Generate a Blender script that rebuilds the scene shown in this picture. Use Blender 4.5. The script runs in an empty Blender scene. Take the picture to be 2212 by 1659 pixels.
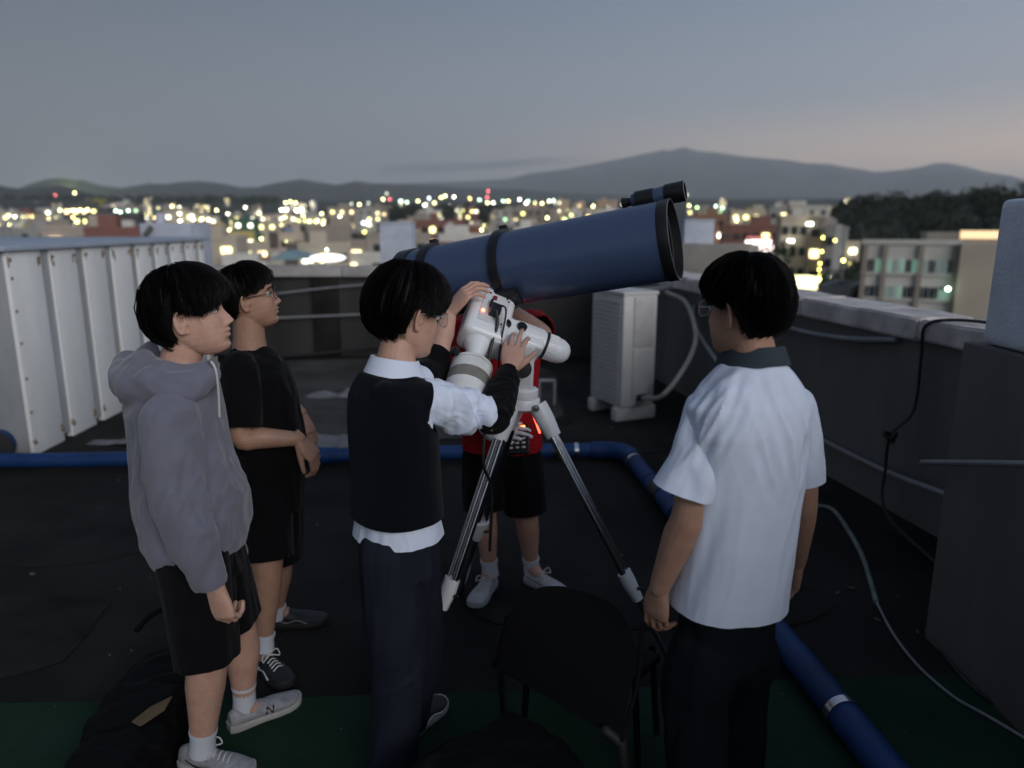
import bpy, bmesh, math, random
import numpy as np
from mathutils import Vector, Matrix, Quaternion, noise as mnoise
V = Vector
R = math.radians
random.seed(7)
sc = bpy.context.scene
C = sc.collection

# ---------------------------------------------------------------- camera
CAM_H, PITCH, FPX = 1.80, R(12.33), 1576.0       # height, tilt down, focal length in 2212-px-wide photo pixels
cam = bpy.data.objects.new('camera', bpy.data.cameras.new('camera'))
C.objects.link(cam)
cam.location = (0, 0, CAM_H)
cam.rotation_euler = (R(90) - PITCH, 0, 0)
cam.data.sensor_width = 36.0
cam.data.lens = 36.0 * FPX / 2212.0
cam.data.clip_start = 0.05
cam.data.clip_end = 60000
cam.data.dof.use_dof = True
cam.data.dof.focus_distance = 2.45
cam.data.dof.aperture_fstop = 1.5
sc.camera = cam

# ---------------------------------------------------------------- dusk sky
w = bpy.data.worlds.new('World')
sc.world = w
w.use_nodes = True
nt = w.node_tree
for n_ in list(nt.nodes):
    nt.nodes.remove(n_)
def wn(t, **k):
    n = nt.nodes.new(t)
    for a, b in k.items():
        setattr(n, a, b)
    return n
wl = nt.links.new
wout = wn('ShaderNodeOutputWorld')
bg = wn('ShaderNodeBackground')
wl(bg.outputs[0], wout.inputs[0])
tc = wn('ShaderNodeTexCoord')
sep = wn('ShaderNodeSeparateXYZ')
wl(tc.outputs['Generated'], sep.inputs[0])
# elevation ramp (sine of elevation): pale grey at the horizon to slate blue overhead
ramp = wn('ShaderNodeValToRGB')
wl(sep.outputs['Z'], ramp.inputs[0])
els = ramp.color_ramp.elements
els[0].position = 0.0; els[0].color = (0.285, 0.288, 0.292, 1)
els[1].position = 1.0; els[1].color = (0.120, 0.165, 0.240, 1)
for p_, c_ in ((0.07, (0.265, 0.277, 0.295)), (0.14, (0.215, 0.248, 0.292)), (0.27, (0.128, 0.176, 0.246)), (0.55, (0.104, 0.150, 0.232))):
    e_ = els.new(p_); e_.color = (*c_, 1)
# afterglow low in the west (right of the view)
gl = wn('ShaderNodeVectorMath', operation='DOT_PRODUCT')
wl(tc.outputs['Generated'], gl.inputs[0])
gl.inputs[1].default_value = V((math.sin(R(52)), math.cos(R(52)), 0.0))
mr = wn('ShaderNodeMapRange', interpolation_type='SMOOTHERSTEP')
mr.inputs[1].default_value = 0.45; mr.inputs[2].default_value = 1.0
wl(gl.outputs['Value'], mr.inputs[0])
lowz = wn('ShaderNodeMapRange', interpolation_type='SMOOTHERSTEP')
lowz.inputs[1].default_value = 0.17; lowz.inputs[2].default_value = 0.0
wl(sep.outputs['Z'], lowz.inputs[0])
mm = wn('ShaderNodeMath', operation='MULTIPLY')
wl(mr.outputs[0], mm.inputs[0]); wl(lowz.outputs[0], mm.inputs[1])
glow = wn('ShaderNodeMix', data_type='RGBA', blend_type='ADD')
wl(mm.outputs[0], glow.inputs[0]); wl(ramp.outputs[0], glow.inputs[6])
glow.inputs[7].default_value = (0.88, 0.52, 0.20, 1)
# the physical twilight sky on top, faint
sky = wn('ShaderNodeTexSky', sky_type='NISHITA')
sky.sun_disc = False
sky.sun_elevation = R(1.0)
sky.sun_rotation = R(52)
sky.dust_density = 3.0
addn = wn('ShaderNodeMix', data_type='RGBA', blend_type='ADD')
addn.inputs[0].default_value = 0.012
wl(glow.outputs[2], addn.inputs[6]); wl(sky.outputs[0], addn.inputs[7])
# one thin dark stratus bank rising to the right along the mountain's left slope
def wmath(op, a_, b_=None):
    n = wn('ShaderNodeMath', operation=op)
    for k_, x_ in ((0, a_), (1, b_)):
        if x_ is None: continue
        if isinstance(x_, (int, float)): n.inputs[k_].default_value = x_
        else: wl(x_, n.inputs[k_])
    return n.outputs[0]
def wrange(x_, a_, b_):
    n = wn('ShaderNodeMapRange', interpolation_type='SMOOTHSTEP')
    n.inputs[1].default_value = a_; n.inputs[2].default_value = b_
    wl(x_, n.inputs[0]); return n.outputs[0]
mp = wn('ShaderNodeMapping')
mp.inputs['Scale'].default_value = (9.0, 9.0, 120.0)
wl(tc.outputs['Generated'], mp.inputs[0])
nz = wn('ShaderNodeTexNoise')
nz.inputs['Scale'].default_value = 1.0; nz.inputs['Detail'].default_value = 5
wl(mp.outputs[0], nz.inputs[0])
mid = wmath('ADD', wmath('MULTIPLY', sep.outputs['X'], 0.055), 0.0775)
off_ = wmath('ADD', wmath('SUBTRACT', sep.outputs['Z'], mid), wmath('MULTIPLY', wmath('SUBTRACT', nz.outputs[0], 0.5), 0.010))
bandv = wrange(wmath('ABSOLUTE', off_), 0.0085, 0.001)
bandv = wmath('MULTIPLY', bandv, wmath('MULTIPLY', wrange(sep.outputs['X'], -0.185, -0.145), wrange(sep.outputs['X'], 0.13, -0.02)))
cm2_out = wmath('MULTIPLY', bandv, 0.9)
cl = wn('ShaderNodeMix', data_type='RGBA')
wl(cm2_out, cl.inputs[0]); wl(addn.outputs[2], cl.inputs[6])
cl.inputs[7].default_value = (0.060, 0.072, 0.092, 1)
ax_ = wn('ShaderNodeMapRange')
ax_.inputs[1].default_value = -0.8; ax_.inputs[2].default_value = 0.8; ax_.inputs[3].default_value = 0.38; ax_.inputs[4].default_value = 1.22
wl(sep.outputs['X'], ax_.inputs[0])
axm = wn('ShaderNodeVectorMath', operation='SCALE')
wl(cl.outputs[2], axm.inputs[0]); wl(ax_.outputs[0], axm.inputs['Scale'])
wl(axm.outputs[0], bg.inputs[0])
bg.inputs[1].default_value = 1.05

# soft low dusk light from the bright western sky, behind the camera and to its right
sun = bpy.data.objects.new('sun', bpy.data.lights.new('sun', 'SUN'))
C.objects.link(sun)
sun.data.energy = 2.2
sun.data.angle = R(40)
sun.data.color = (1.0, 0.975, 0.95)
sun.rotation_euler = V((-0.50, 0.78, -0.25)).to_track_quat('-Z', 'Y').to_euler()

sc.view_settings.view_transform = 'Standard'
sc.view_settings.look = 'None'
sc.view_settings.exposure = 0.5
sc.view_settings.gamma = 1.0
sc.render.engine = 'CYCLES'
sc.cycles.use_denoising = True
sc.cycles.max_bounces = 6
sc.cycles.volume_bounces = 1
sc.cycles.caustics_reflective = False
sc.cycles.caustics_refractive = False
sc.cycles.sample_clamp_indirect = 4.0

# ---------------------------------------------------------------- measuring helper: photo pixel -> place in the world
def at(u, v, Y=None, z=None):
    sp, cp = math.sin(PITCH), math.cos(PITCH)
    a, b = (u - 1106.0) / FPX, (829.5 - v) / FPX
    d = V((a, cp + b * sp, -sp + b * cp))
    t = Y / d.y if Y is not None else (z - CAM_H) / d.z
    return V((0, 0, CAM_H)) + d * t

def proj(p):
    sp, cp = math.sin(PITCH), math.cos(PITCH)
    q = V(p) - V((0, 0, CAM_H))
    f = q.y * cp - q.z * sp
    return (1106 + FPX * q.x / f, 829.5 - FPX * (q.y * sp + q.z * cp) / f)

# ---------------------------------------------------------------- materials
MATS = {}
def mat(name, col, rough=0.7, metal=0.0, var=0.0, vscale=8.0, bump=0.0, bscale=60.0, col2=None, spec=0.5, emit=None, estr=0.0,
        stretch=(1, 1, 1), coat=0.0, sheen=0.0, sss=0.0, trans=0.0, alpha=1.0):
    if name in MATS:
        return MATS[name]
    m = bpy.data.materials.new(name)
    m.use_nodes = True
    t = m.node_tree
    b = t.nodes['Principled BSDF']
    b.inputs['Base Color'].default_value = (*col, 1)
    b.inputs['Roughness'].default_value = rough
    b.inputs['Metallic'].default_value = metal
    b.inputs['Specular IOR Level'].default_value = spec
    b.inputs['Coat Weight'].default_value = coat
    b.inputs['Sheen Weight'].default_value = sheen
    b.inputs['Subsurface Weight'].default_value = sss
    if sss:
        b.inputs['Subsurface Radius'].default_value = (0.012, 0.005, 0.003)
        b.inputs['Subsurface Scale'].default_value = 1.0
    b.inputs['Transmission Weight'].default_value = trans
    b.inputs['Alpha'].default_value = alpha
    if emit:
        b.inputs['Emission Color'].default_value = (*emit, 1)
        b.inputs['Emission Strength'].default_value = estr
    if var or bump:
        tcn = t.nodes.new('ShaderNodeTexCoord')
        mpn = t.nodes.new('ShaderNodeMapping')
        mpn.inputs['Scale'].default_value = stretch
        t.links.new(tcn.outputs['Object'], mpn.inputs[0])
    if var:
        n1 = t.nodes.new('ShaderNodeTexNoise')
        n1.inputs['Scale'].default_value = vscale
        n1.inputs['Detail'].default_value = 6
        n1.inputs['Roughness'].default_value = 0.65
        t.links.new(mpn.outputs[0], n1.inputs[0])
        r = t.nodes.new('ShaderNodeValToRGB')
        r.color_ramp.elements[0].position = 0.32
        r.color_ramp.elements[1].position = 0.70
        c2 = col2 if col2 else tuple(c * (1 - var) for c in col)
        r.color_ramp.elements[0].color = (*c2, 1)
        r.color_ramp.elements[1].color = (*(tuple(min(1, c * (1 + var * 0.4)) for c in col) if not col2 else col), 1)
        t.links.new(n1.outputs[0], r.inputs[0])
        t.links.new(r.outputs[0], b.inputs['Base Color'])
    if bump:
        n2 = t.nodes.new('ShaderNodeTexNoise')
        n2.inputs['Scale'].default_value = bscale
        n2.inputs['Detail'].default_value = 5
        t.links.new(mpn.outputs[0], n2.inputs[0])
        bp = t.nodes.new('ShaderNodeBump')
        bp.inputs['Strength'].default_value = bump
        bp.inputs['Distance'].default_value = 0.01
        t.links.new(n2.outputs[0], bp.inputs['Height'])
        t.links.new(bp.outputs[0], b.inputs['Normal'])
    MATS[name] = m
    return m

# ---------------------------------------------------------------- mesh helpers
def frame(axis, up=None):
    z = V(axis).normalized()
    u = V(up) if up is not None else (V((0, 0, 1)) if abs(z.z) < 0.95 else V((0, 1, 0)))
    x = u.cross(z)
    if x.length < 1e-6:
        x = V((1, 0, 0)).cross(z)
    x.normalize()
    return x, z.cross(x), z          # x, y, axis

class MB:
    def __init__(s):
        s.v, s.f = [], []
    def add(s, vs, fs):
        o = len(s.v)
        s.v += [tuple(p) for p in vs]
        s.f += [tuple(i + o for i in f) for f in fs]
        return s
    def box(s, c, size, M=None):
        hx, hy, hz = (d / 2 for d in size)
        vs = [V((x, y, z)) for x in (-hx, hx) for y in (-hy, hy) for z in (-hz, hz)]
        if M is not None:
            vs = [M @ p for p in vs]
        vs = [p + V(c) for p in vs]
        return s.add(vs, [(0, 1, 3, 2), (4, 6, 7, 5), (0, 4, 5, 1), (2, 3, 7, 6), (0, 2, 6, 4), (1, 5, 7, 3)])
    def hexa(s, p8):                     # bottom four then top four corners
        return s.add(p8, [(3, 2, 1, 0), (4, 5, 6, 7), (0, 1, 5, 4), (1, 2, 6, 5), (2, 3, 7, 6), (3, 0, 4, 7)])
    def rings(s, rings, cap0=True, cap1=True):
        n = len(rings[0])
        vs = [p for r in rings for p in r]
        fs = []
        for i in range(len(rings) - 1):
            for j in range(n):
                k = (j + 1) % n
                fs.append((i * n + j, i * n + k, (i + 1) * n + k, (i + 1) * n + j))
        if cap0:
            fs.append(tuple(range(n - 1, -1, -1)))
        if cap1:
            b = (len(rings) - 1) * n
            fs.append(tuple(b + j for j in range(n)))
        return s.add(vs, fs)
    def tube(s, path, rad, n=12, up=None, cap=True, round_ends=False):
        path = [V(p) for p in path]
        rad = [rad] * len(path) if isinstance(rad, (int, float, tuple)) else list(rad)
        if round_ends:
            d0 = (path[0] - path[1]).normalized(); d1 = (path[-1] - path[-2]).normalized()
            def mx(r): return r if isinstance(r, (int, float)) else max(r)
            def scl(r, k): return r * k if isinstance(r, (int, float)) else (r[0] * k, r[1] * k)
            r0, r1 = mx(rad[0]), mx(rad[-1])
            pre = [(path[0] + d0 * r0 * 0.98, scl(rad[0], 0.2)), (path[0] + d0 * r0 * 0.8, scl(rad[0], 0.6)), (path[0] + d0 * r0 * 0.45, scl(rad[0], 0.89))]
            pos = [(path[-1] + d1 * r1 * 0.45, scl(rad[-1], 0.89)), (path[-1] + d1 * r1 * 0.8, scl(rad[-1], 0.6)), (path[-1] + d1 * r1 * 0.98, scl(rad[-1], 0.2))]
            path = [p for p, _ in pre] + path + [p for p, _ in pos]
            rad = [r for _, r in pre] + rad + [r for _, r in pos]
        rr = []
        x = None
        for i, p in enumerate(path):
            d = (path[min(i + 1, len(path) - 1)] - path[max(i - 1, 0)])
            if d.length < 1e-9:
                d = V((0, 0, 1))
            d.normalize()
            if x is None:
                x, y, _ = frame(d, up)
            else:
                x = (x - d * x.dot(d))
                if x.length < 1e-6:
                    x = frame(d)[0]
                x.normalize()
            y = d.cross(x)
            ra, rb = (rad[i], rad[i]) if isinstance(rad[i], (int, float)) else rad[i]
            rr.append([p + x * (ra * math.cos(2 * math.pi * k / n)) + y * (rb * math.sin(2 * math.pi * k / n)) for k in range(n)])
        return s.rings(rr, cap, cap)
    def ell(s, c, r, M=None, nu=16, nv=10):
        r = (r, r, r) if isinstance(r, (int, float)) else r
        vs, fs = [], []
        for i in range(nv + 1):
            ph = math.pi * i / nv
            for j in range(nu):
                th = 2 * math.pi * j / nu
                p = V((r[0] * math.sin(ph) * math.cos(th), r[1] * math.sin(ph) * math.sin(th), -r[2] * math.cos(ph)))
                vs.append((M @ p if M is not None else p) + V(c))
        for i in range(nv):
            for j in range(nu):
                k = (j + 1) % nu
                fs.append((i * nu + j, i * nu + k, (i + 1) * nu + k, (i + 1) * nu + j))
        return s.add(vs, fs)
    def lathe(s, prof, o, axis, n=32, cap=True):
        x, y, z = frame(axis)
        rr = [[V(o) + z * h + x * (r * math.cos(2 * math.pi * k / n)) + y * (r * math.sin(2 * math.pi * k / n)) for k in range(n)] for r, h in prof]
        return s.rings(rr, cap, cap)
    def sweep_rect(s, path, w, h, up=(0, 0, 1)):
        rr = []
        path = [V(p) for p in path]
        for i, p in enumerate(path):
            d = (path[min(i + 1, len(path) - 1)] - path[max(i - 1, 0)]).normalized()
            x = V(up).cross(d); x.normalize(); y = d.cross(x)
            rr.append([p + x * (a * w / 2) + y * (b * h / 2) for a, b in ((-1, -1), (1, -1), (1, 1), (-1, 1))])
        return s.rings(rr)
    def mesh(s, name):
        me = bpy.data.meshes.new(name)
        me.from_pydata(s.v, [], s.f)
        me.validate()
        bm = bmesh.new(); bm.from_mesh(me)
        bmesh.ops.recalc_face_normals(bm, faces=bm.faces)
        bm.to_mesh(me); bm.free()
        return me
    def build(s, name, m, parent=None, smooth=True, bevel=0.0, seg=2):
        me = s.mesh(name)
        if bevel:
            bm = bmesh.new(); bm.from_mesh(me)
            eds = [e for e in bm.edges if len(e.link_faces) == 2 and e.calc_face_angle(0) > 0.6]
            if eds:
                bmesh.ops.bevel(bm, geom=eds, offset=bevel, segments=seg, profile=0.6, affect='EDGES', clamp_overlap=True)
            bm.to_mesh(me); bm.free()
        return link(name, me, m, parent, smooth)

def link(name, me, m, parent=None, smooth=True):
    o = bpy.data.objects.new(name, me)
    C.objects.link(o)
    if m is not None:
        me.materials.clear()
        me.materials.append(m)
    if smooth:
        me.polygons.foreach_set('use_smooth', np.ones(len(me.polygons), dtype=bool))
        try:
            me.set_sharp_from_angle(angle=R(42))
        except Exception:
            pass
    if parent is not None:
        o.parent = parent
        o.matrix_parent_inverse = parent.matrix_basis.inverted()
    return o

def tag(o, label=None, cat=None, group=None, kind=None):
    if label: o['label'] = label
    if cat: o['category'] = cat
    if group: o['group'] = group
    if kind: o['kind'] = kind
    return o

def empty(name, loc, label=None, cat=None, group=None):
    o = bpy.data.objects.new(name, None)
    C.objects.link(o)
    o.location = loc
    o.empty_display_size = 0.1
    return tag(o, label, cat, group)

_lab = bpy.data.scenes.new('workbench')          # empty side scene in which soft shapes are grown; removed at the end
def remesh(mb, voxel, smooth=3, factor=0.5, name='tmp'):
    me = mb.mesh(name)
    o = bpy.data.objects.new(name, me)
    _lab.collection.objects.link(o)
    r = o.modifiers.new('r', 'REMESH'); r.mode = 'VOXEL'; r.voxel_size = voxel; r.use_smooth_shade = True
    if smooth:
        s_ = o.modifiers.new('s', 'SMOOTH'); s_.factor = factor; s_.iterations = smooth
    vl = _lab.view_layers[0]
    vl.update()
    dg = vl.depsgraph
    dg.update()
    out = bpy.data.meshes.new_from_object(o.evaluated_get(dg))
    bpy.data.objects.remove(o)
    bpy.data.meshes.remove(me)
    return out

def join_meshes(name, meshes):
    cos, loops, starts, totals = [], [], [], []
    vo = lo = 0
    for me in meshes:
        nv, nl, npz = len(me.vertices), len(me.loops), len(me.polygons)
        c = np.empty(nv * 3, np.float32); me.vertices.foreach_get('co', c); cos.append(c)
        l = np.empty(nl, np.int32); me.loops.foreach_get('vertex_index', l); loops.append(l + vo)
        st = np.empty(npz, np.int32); me.polygons.foreach_get('loop_start', st); starts.append(st + lo)
        vo += nv; lo += nl
    out = bpy.data.meshes.new(name)
    out.vertices.add(vo); out.vertices.foreach_set('co', np.concatenate(cos))
    out.loops.add(lo); out.loops.foreach_set('vertex_index', np.concatenate(loops))
    st = np.concatenate(starts)
    out.polygons.add(len(st)); out.polygons.foreach_set('loop_start', st)
    out.update(calc_edges=True)
    out.validate()
    return out

def lerp(a, b, t):
    return a + (b - a) * t
def interp(x, xs, ys):
    return float(np.interp(x, xs, ys))
def smooth_path(pts, sub=6):
    """Catmull-Rom through the points"""
    P = [V(p) for p in pts]
    P = [P[0] * 2 - P[1]] + P + [P[-1] * 2 - P[-2]]
    out = []
    for i in range(1, len(P) - 2):
        for k in range(sub):
            t = k / sub
            a, b, c, d = P[i - 1], P[i], P[i + 1], P[i + 2]
            out.append(0.5 * ((2 * b) + (c - a) * t + (2 * a - 5 * b + 4 * c - d) * t * t + (3 * b - a - 3 * c + d) * t ** 3))
    out.append(P[-2])
    return out
# ================================================================ land, hills, haze
def terr(D, az=0.0):
    z = interp(D, [0, 150, 400, 600, 800, 1300, 2000, 3000, 6000, 20000], [-12, -12, -10, -4, 3, 25, 58, 92, 190, 300])
    return z + 1.2 * math.sin(az * 9 + D * 0.004) * min(1, D / 600)

m_ground = mat('dusk_ground', (0.035, 0.042, 0.030), 0.95, var=0.5, vscale=0.01)
mb = MB()
radii = [14, 40, 80, 150, 260, 400, 500, 600, 700, 800, 1050, 1300, 1650, 2000, 2500, 3000, 4500, 6000, 9000, 13000, 19000, 26000]
NA = 96
vs, fs = [], []
for D in radii:
    for k in range(NA):
        az = 2 * math.pi * k / NA
        fwd = math.cos(az)
        z = terr(D, az) if fwd > -0.2 else min(terr(D, az), -12)
        vs.append((D * math.sin(az), D * math.cos(az), z))
for i in range(len(radii) - 1):
    for k in range(NA):
        k2 = (k + 1) % NA
        fs.append((i * NA + k, i * NA + k2, (i + 1) * NA + k2, (i + 1) * NA + k))
fs.append(tuple(range(NA)))
mb.add(vs, fs)
tag(mb.build('ground', m_ground), kind='structure')

def ridge(name, D, pts, depth, m, rough, seed):
    """a range of hills: pts are (azimuth deg, elevation deg) of its skyline, a real height field around distance D"""
    azs = [a for a, _ in pts]; els_ = [e for _, e in pts]
    na, nd = 640, 23
    vs, fs = [], []
    a0, a1 = azs[0], azs[-1]
    for j in range(nd):
        t = -1 + 2 * j / (nd - 1)
        d = D + t * depth
        for i in range(na):
            a = lerp(a0, a1, i / (na - 1))
            h = D * math.tan(R(interp(a, azs, els_))) + CAM_H
            shape = max(0.0, 1 - abs(t) ** 1.25)
            x, y = d * math.sin(R(a)), d * math.cos(R(a))
            nz_ = mnoise.fractal(V((x, y, seed * 7.7)) * (rough / D), 1.0, 2.0, 5)
            b = terr(d, R(a)) - 30
            spur = 0.16 * (1 - shape) * shape * 4 * nz_
            z = b + (h - b) * max(0, shape + spur) + (nz_ * 0.018 * (h - b) if abs(t) < 0.5 else 0)
            vs.append((x, y, z))
    for j in range(nd - 1):
        for i in range(na - 1):
            fs.append((j * na + i, j * na + i + 1, (j + 1) * na + i + 1, (j + 1) * na + i))
    m_ = MB(); m_.add(vs, fs)
    return tag(m_.build(name, m), kind='structure')

def azel(u, v):
    p = at(u, v, Y=1000.0)
    return (math.degrees(math.atan2(p.x, p.y)), math.degrees(math.atan2(p.z - CAM_H, math.hypot(p.x, p.y))))

m_mount = mat('far_mountain', (0.040, 0.052, 0.046), 1.0, var=0.4, vscale=0.0015)
m_hill = mat('wooded_hill', (0.030, 0.042, 0.030), 1.0, var=0.5, vscale=0.004)
sky_far = [(300, 420), (560, 412), (760, 404), (840, 398), (900, 395), (1000, 392), (1100, 386), (1180, 372), (1300, 352), (1370, 337), (1395, 331), (1415, 328), (1432, 323), (1450, 325), (1466, 321), (1482, 318), (1496, 325), (1515, 329),
           (1540, 330), (1600, 338), (1650, 341), (1700, 345), (1745, 353), (1790, 354), (1830, 361), (1890, 372), (1940, 369), (1985, 362), (2020, 354), (2045, 353), (2080, 358), (2130, 371), (2175, 378), (2230, 394), (2400, 420), (2700, 440)]
ridge('mountain', 13500, [(-46, 1.2)] + [azel(*p) for p in sky_far] + [(56, 2.0)], 5200, m_mount, 14, 1)
sky_mid = [(-160, 402), (-60, 396), (0, 402), (35, 409), (62, 398), (95, 388), (130, 386), (180, 390), (215, 401), (260, 406), (290, 402), (318, 396), (355, 399), (400, 393), (430, 391), (470, 395), (520, 405),
           (560, 404), (600, 394), (650, 387), (690, 394), (728, 399), (768, 391), (800, 396), (838, 398), (870, 397), (930, 402), (1000, 405), (1100, 409), (1250, 418), (1500, 428), (1800, 432)]
ridge('hills', 6200, [(-52, 2.9)] + [azel(*p) for p in sky_mid] + [(36, 1.6), (50, 1.6)], 1500, m_hill, 26, 2)
sky_near = [(-200, 415), (-60, 404), (0, 401), (20, 405), (50, 409), (90, 404), (120, 402), (150, 405), (190, 416), (230, 424), (320, 428), (500, 432), (800, 438)]
ridge('foothills', 3600, [(-50, 2.2)] + [azel(*p) for p in sky_near] + [(-5, 1.5)], 700, m_hill, 30, 3)

# evening haze: one closed box round the camera and the whole land
hz = MB(); hz.box((0, 8000, 780), (64000, 64000, 1860))
m_haze = bpy.data.materials.new('haze'); m_haze.use_nodes = True
ht = m_haze.node_tree
ht.nodes.remove(ht.nodes['Principled BSDF'])
pv = ht.nodes.new('ShaderNodeVolumePrincipled')
pv.inputs['Color'].default_value = (0.95, 0.965, 1.0, 1)
pv.inputs['Density'].default_value = 8.5e-5
pv.inputs['Anisotropy'].default_value = 0.2
ht.links.new(pv.outputs[0], ht.nodes['Material Output'].inputs['Volume'])
hazeo = tag(hz.build('haze', m_haze, smooth=False), kind='stuff')
# ================================================================ the rooftop
WDIR = V((-0.172, 0.985, 0)).normalized()        # the right parapet runs this way
WP = V((2.19, 5.03, 0))
WN = V((0.985, 0.172, 0)).normalized()            # outwards
def wall_pt(Y, off=0.0, z=0.0):
    p = WP + WDIR * ((Y - WP.y) / WDIR.y) + WN * off
    return V((p.x, p.y, z))
BY = 10.05                                        # back parapet inner face
m_asph = mat('roof_membrane', (0.030, 0.027, 0.0245), 0.9, var=0.75, vscale=0.9, bump=0.55, bscale=70, col2=(0.0075, 0.0075, 0.0078), spec=0.12)
m_green = mat('green_urethane', (0.018, 0.042, 0.028), 0.85, var=0.6, vscale=2.2, bump=0.3, bscale=90, col2=(0.008, 0.028, 0.014), spec=0.12)
m_conc = mat('weathered_concrete', (0.76, 0.70, 0.68), 0.95, var=0.55, vscale=5.0, bump=1.0, bscale=22, col2=(0.34, 0.31, 0.30), stretch=(1, 1, 0.6))
m_dwall = mat('dark_painted_wall', (0.165, 0.158, 0.152), 0.9, var=0.55, vscale=1.6, bump=0.35, bscale=40, col2=(0.105, 0.103, 0.102), stretch=(1, 1, 0.35), spec=0.12)
m_pale = mat('pale_plaster', (0.47, 0.50, 0.57), 0.85, var=0.18, vscale=4, bump=0.35, bscale=70)

corner = wall_pt(BY)
near = wall_pt(-5.0)
fl = MB()
poly = [V((-12, -5, 0)), V((near.x + 0.3, -5, 0)), V((corner.x + 0.3, BY + 0.3, 0)), V((-12, BY + 0.3, 0))]
fl.hexa([p + V((0, 0, -12.5)) for p in poly] + poly)
tag(fl.build('roof_floor', m_asph, smooth=False), kind='structure')

# patches of thicker membrane: low uneven sheets (overlapping felt strips)
def sheet(name, pts, m, z=0.004, parent=None):
    s = MB()
    n = len(pts)
    s.add([(p[0], p[1], z) for p in pts] + [(p[0], p[1], z - 0.0035) for p in pts], [tuple(range(n)), tuple(range(2 * n - 1, n - 1, -1))] + [(i, n + i, n + (i + 1) % n, (i + 1) % n) for i in range(n)])
    return s.build(name, m, parent, smooth=False)
gx = []
for k in range(41):
    x = lerp(-12, 2.95, k / 40)
    gx.append((x, interp(x, [-12, -1.97, -0.4, 0.6, 1.69, 3], [2.42, 2.478, 2.53, 2.58, 2.655, 2.73]) + 0.012 * mnoise.noise(V((x * 3, 0, 0)))))
tag(sheet('green_paint_strip', gx + [(2.95, -4.9), (-12, -4.9)], m_green), kind='structure')
m_patch = mat('patched_membrane', (0.027, 0.025, 0.023), 0.9, var=0.6, vscale=2.5, bump=0.4, bscale=60, col2=(0.009, 0.009, 0.009), spec=0.12)
for k, (x0, y0, x1, y1) in enumerate([(-6, 3.6, -2.0, 4.6), (-1.6, 6.3, 0.6, 7.6), (-3.4, 7.4, 0.0, 9.6), (0.1, 5.6, 1.3, 6.0), (-0.2, 3.0, 1.5, 3.7), (-3.6, 2.6, -1.9, 3.3)]):
    pts = []
    for j in range(24):
        a = 2 * math.pi * j / 24
        cx, cy, rx, ry = (x0 + x1) / 2, (y0 + y1) / 2, (x1 - x0) / 2, (y1 - y0) / 2
        sx = math.copysign(abs(math.cos(a)) ** 0.45, math.cos(a)); sy = math.copysign(abs(math.sin(a)) ** 0.45, math.sin(a))
        nn = 1 + 0.07 * mnoise.noise(V((k * 5 + math.cos(a) * 2, math.sin(a) * 2, 0)))
        pts.append((cx + rx * sx * nn, cy + ry * sy * nn))
    tag(sheet('membrane_patch', pts, m_patch, z=0.004 + 0.0005 * k), kind='structure')

# dustier, paler membrane in the far half of the roof
m_dust = mat('dusty_membrane', (0.085, 0.079, 0.073), 0.95, var=0.7, vscale=1.4, bump=0.5, bscale=50, col2=(0.030, 0.029, 0.028), spec=0.12)
dp_ = []
for k in range(36):
    a_ = 2 * math.pi * k / 36
    sx = math.copysign(abs(math.cos(a_)) ** 0.6, math.cos(a_)); sy = math.copysign(abs(math.sin(a_)) ** 0.6, math.sin(a_))
    nn = 1 + 0.10 * mnoise.noise(V((math.cos(a_) * 2.3, math.sin(a_) * 2.3, 4)))
    dp_.append((-1.55 + 2.1 * sx * nn, 7.85 + 1.95 * sy * nn))
tag(sheet('dusty_roof_area', dp_, m_dust, z=0.010), kind='structure')

# ---- right parapet: wall, coping blocks
def wall_box(mb_, y0, y1, o0, o1, z0, z1):
    mb_.hexa([wall_pt(y0, o0, z0), wall_pt(y0, o1, z0), wall_pt(y1, o1, z0), wall_pt(y1, o0, z0), wall_pt(y0, o0, z1), wall_pt(y0, o1, z1), wall_pt(y1, o1, z1), wall_pt(y1, o0, z1)])
rp = empty('parapet_wall', wall_pt(5, 0.1), 'dark painted parapet with grey stone coping on the right roof edge', 'wall')
a = MB(); wall_box(a, -4.9, BY, 0.0, 0.22, 0.0, 1.15); a.build('wall_face', m_dwall, rp, smooth=False)
a = MB()
cove = [wall_pt(y, 0.0, 0.0) for y in np.linspace(3.0, BY, 20)]
rings_ = []
for p in cove:
    rings_.append([p + WN * 0.01 + V((0, 0, 0.0)), p - WN * 0.085 + V((0, 0, 0.002)), p - WN * 0.05 + V((0, 0, 0.02)), p - WN * 0.018 + V((0, 0, 0.06)), p + WN * 0.01 + V((0, 0, 0.085))])
a.rings(rings_); a.build('cove_skirting', m_asph, rp)
ys = [-4.9, 0.2, 1.5, 2.9, 4.12, 5.3, 6.5, 7.7, 8.9, BY]
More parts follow.
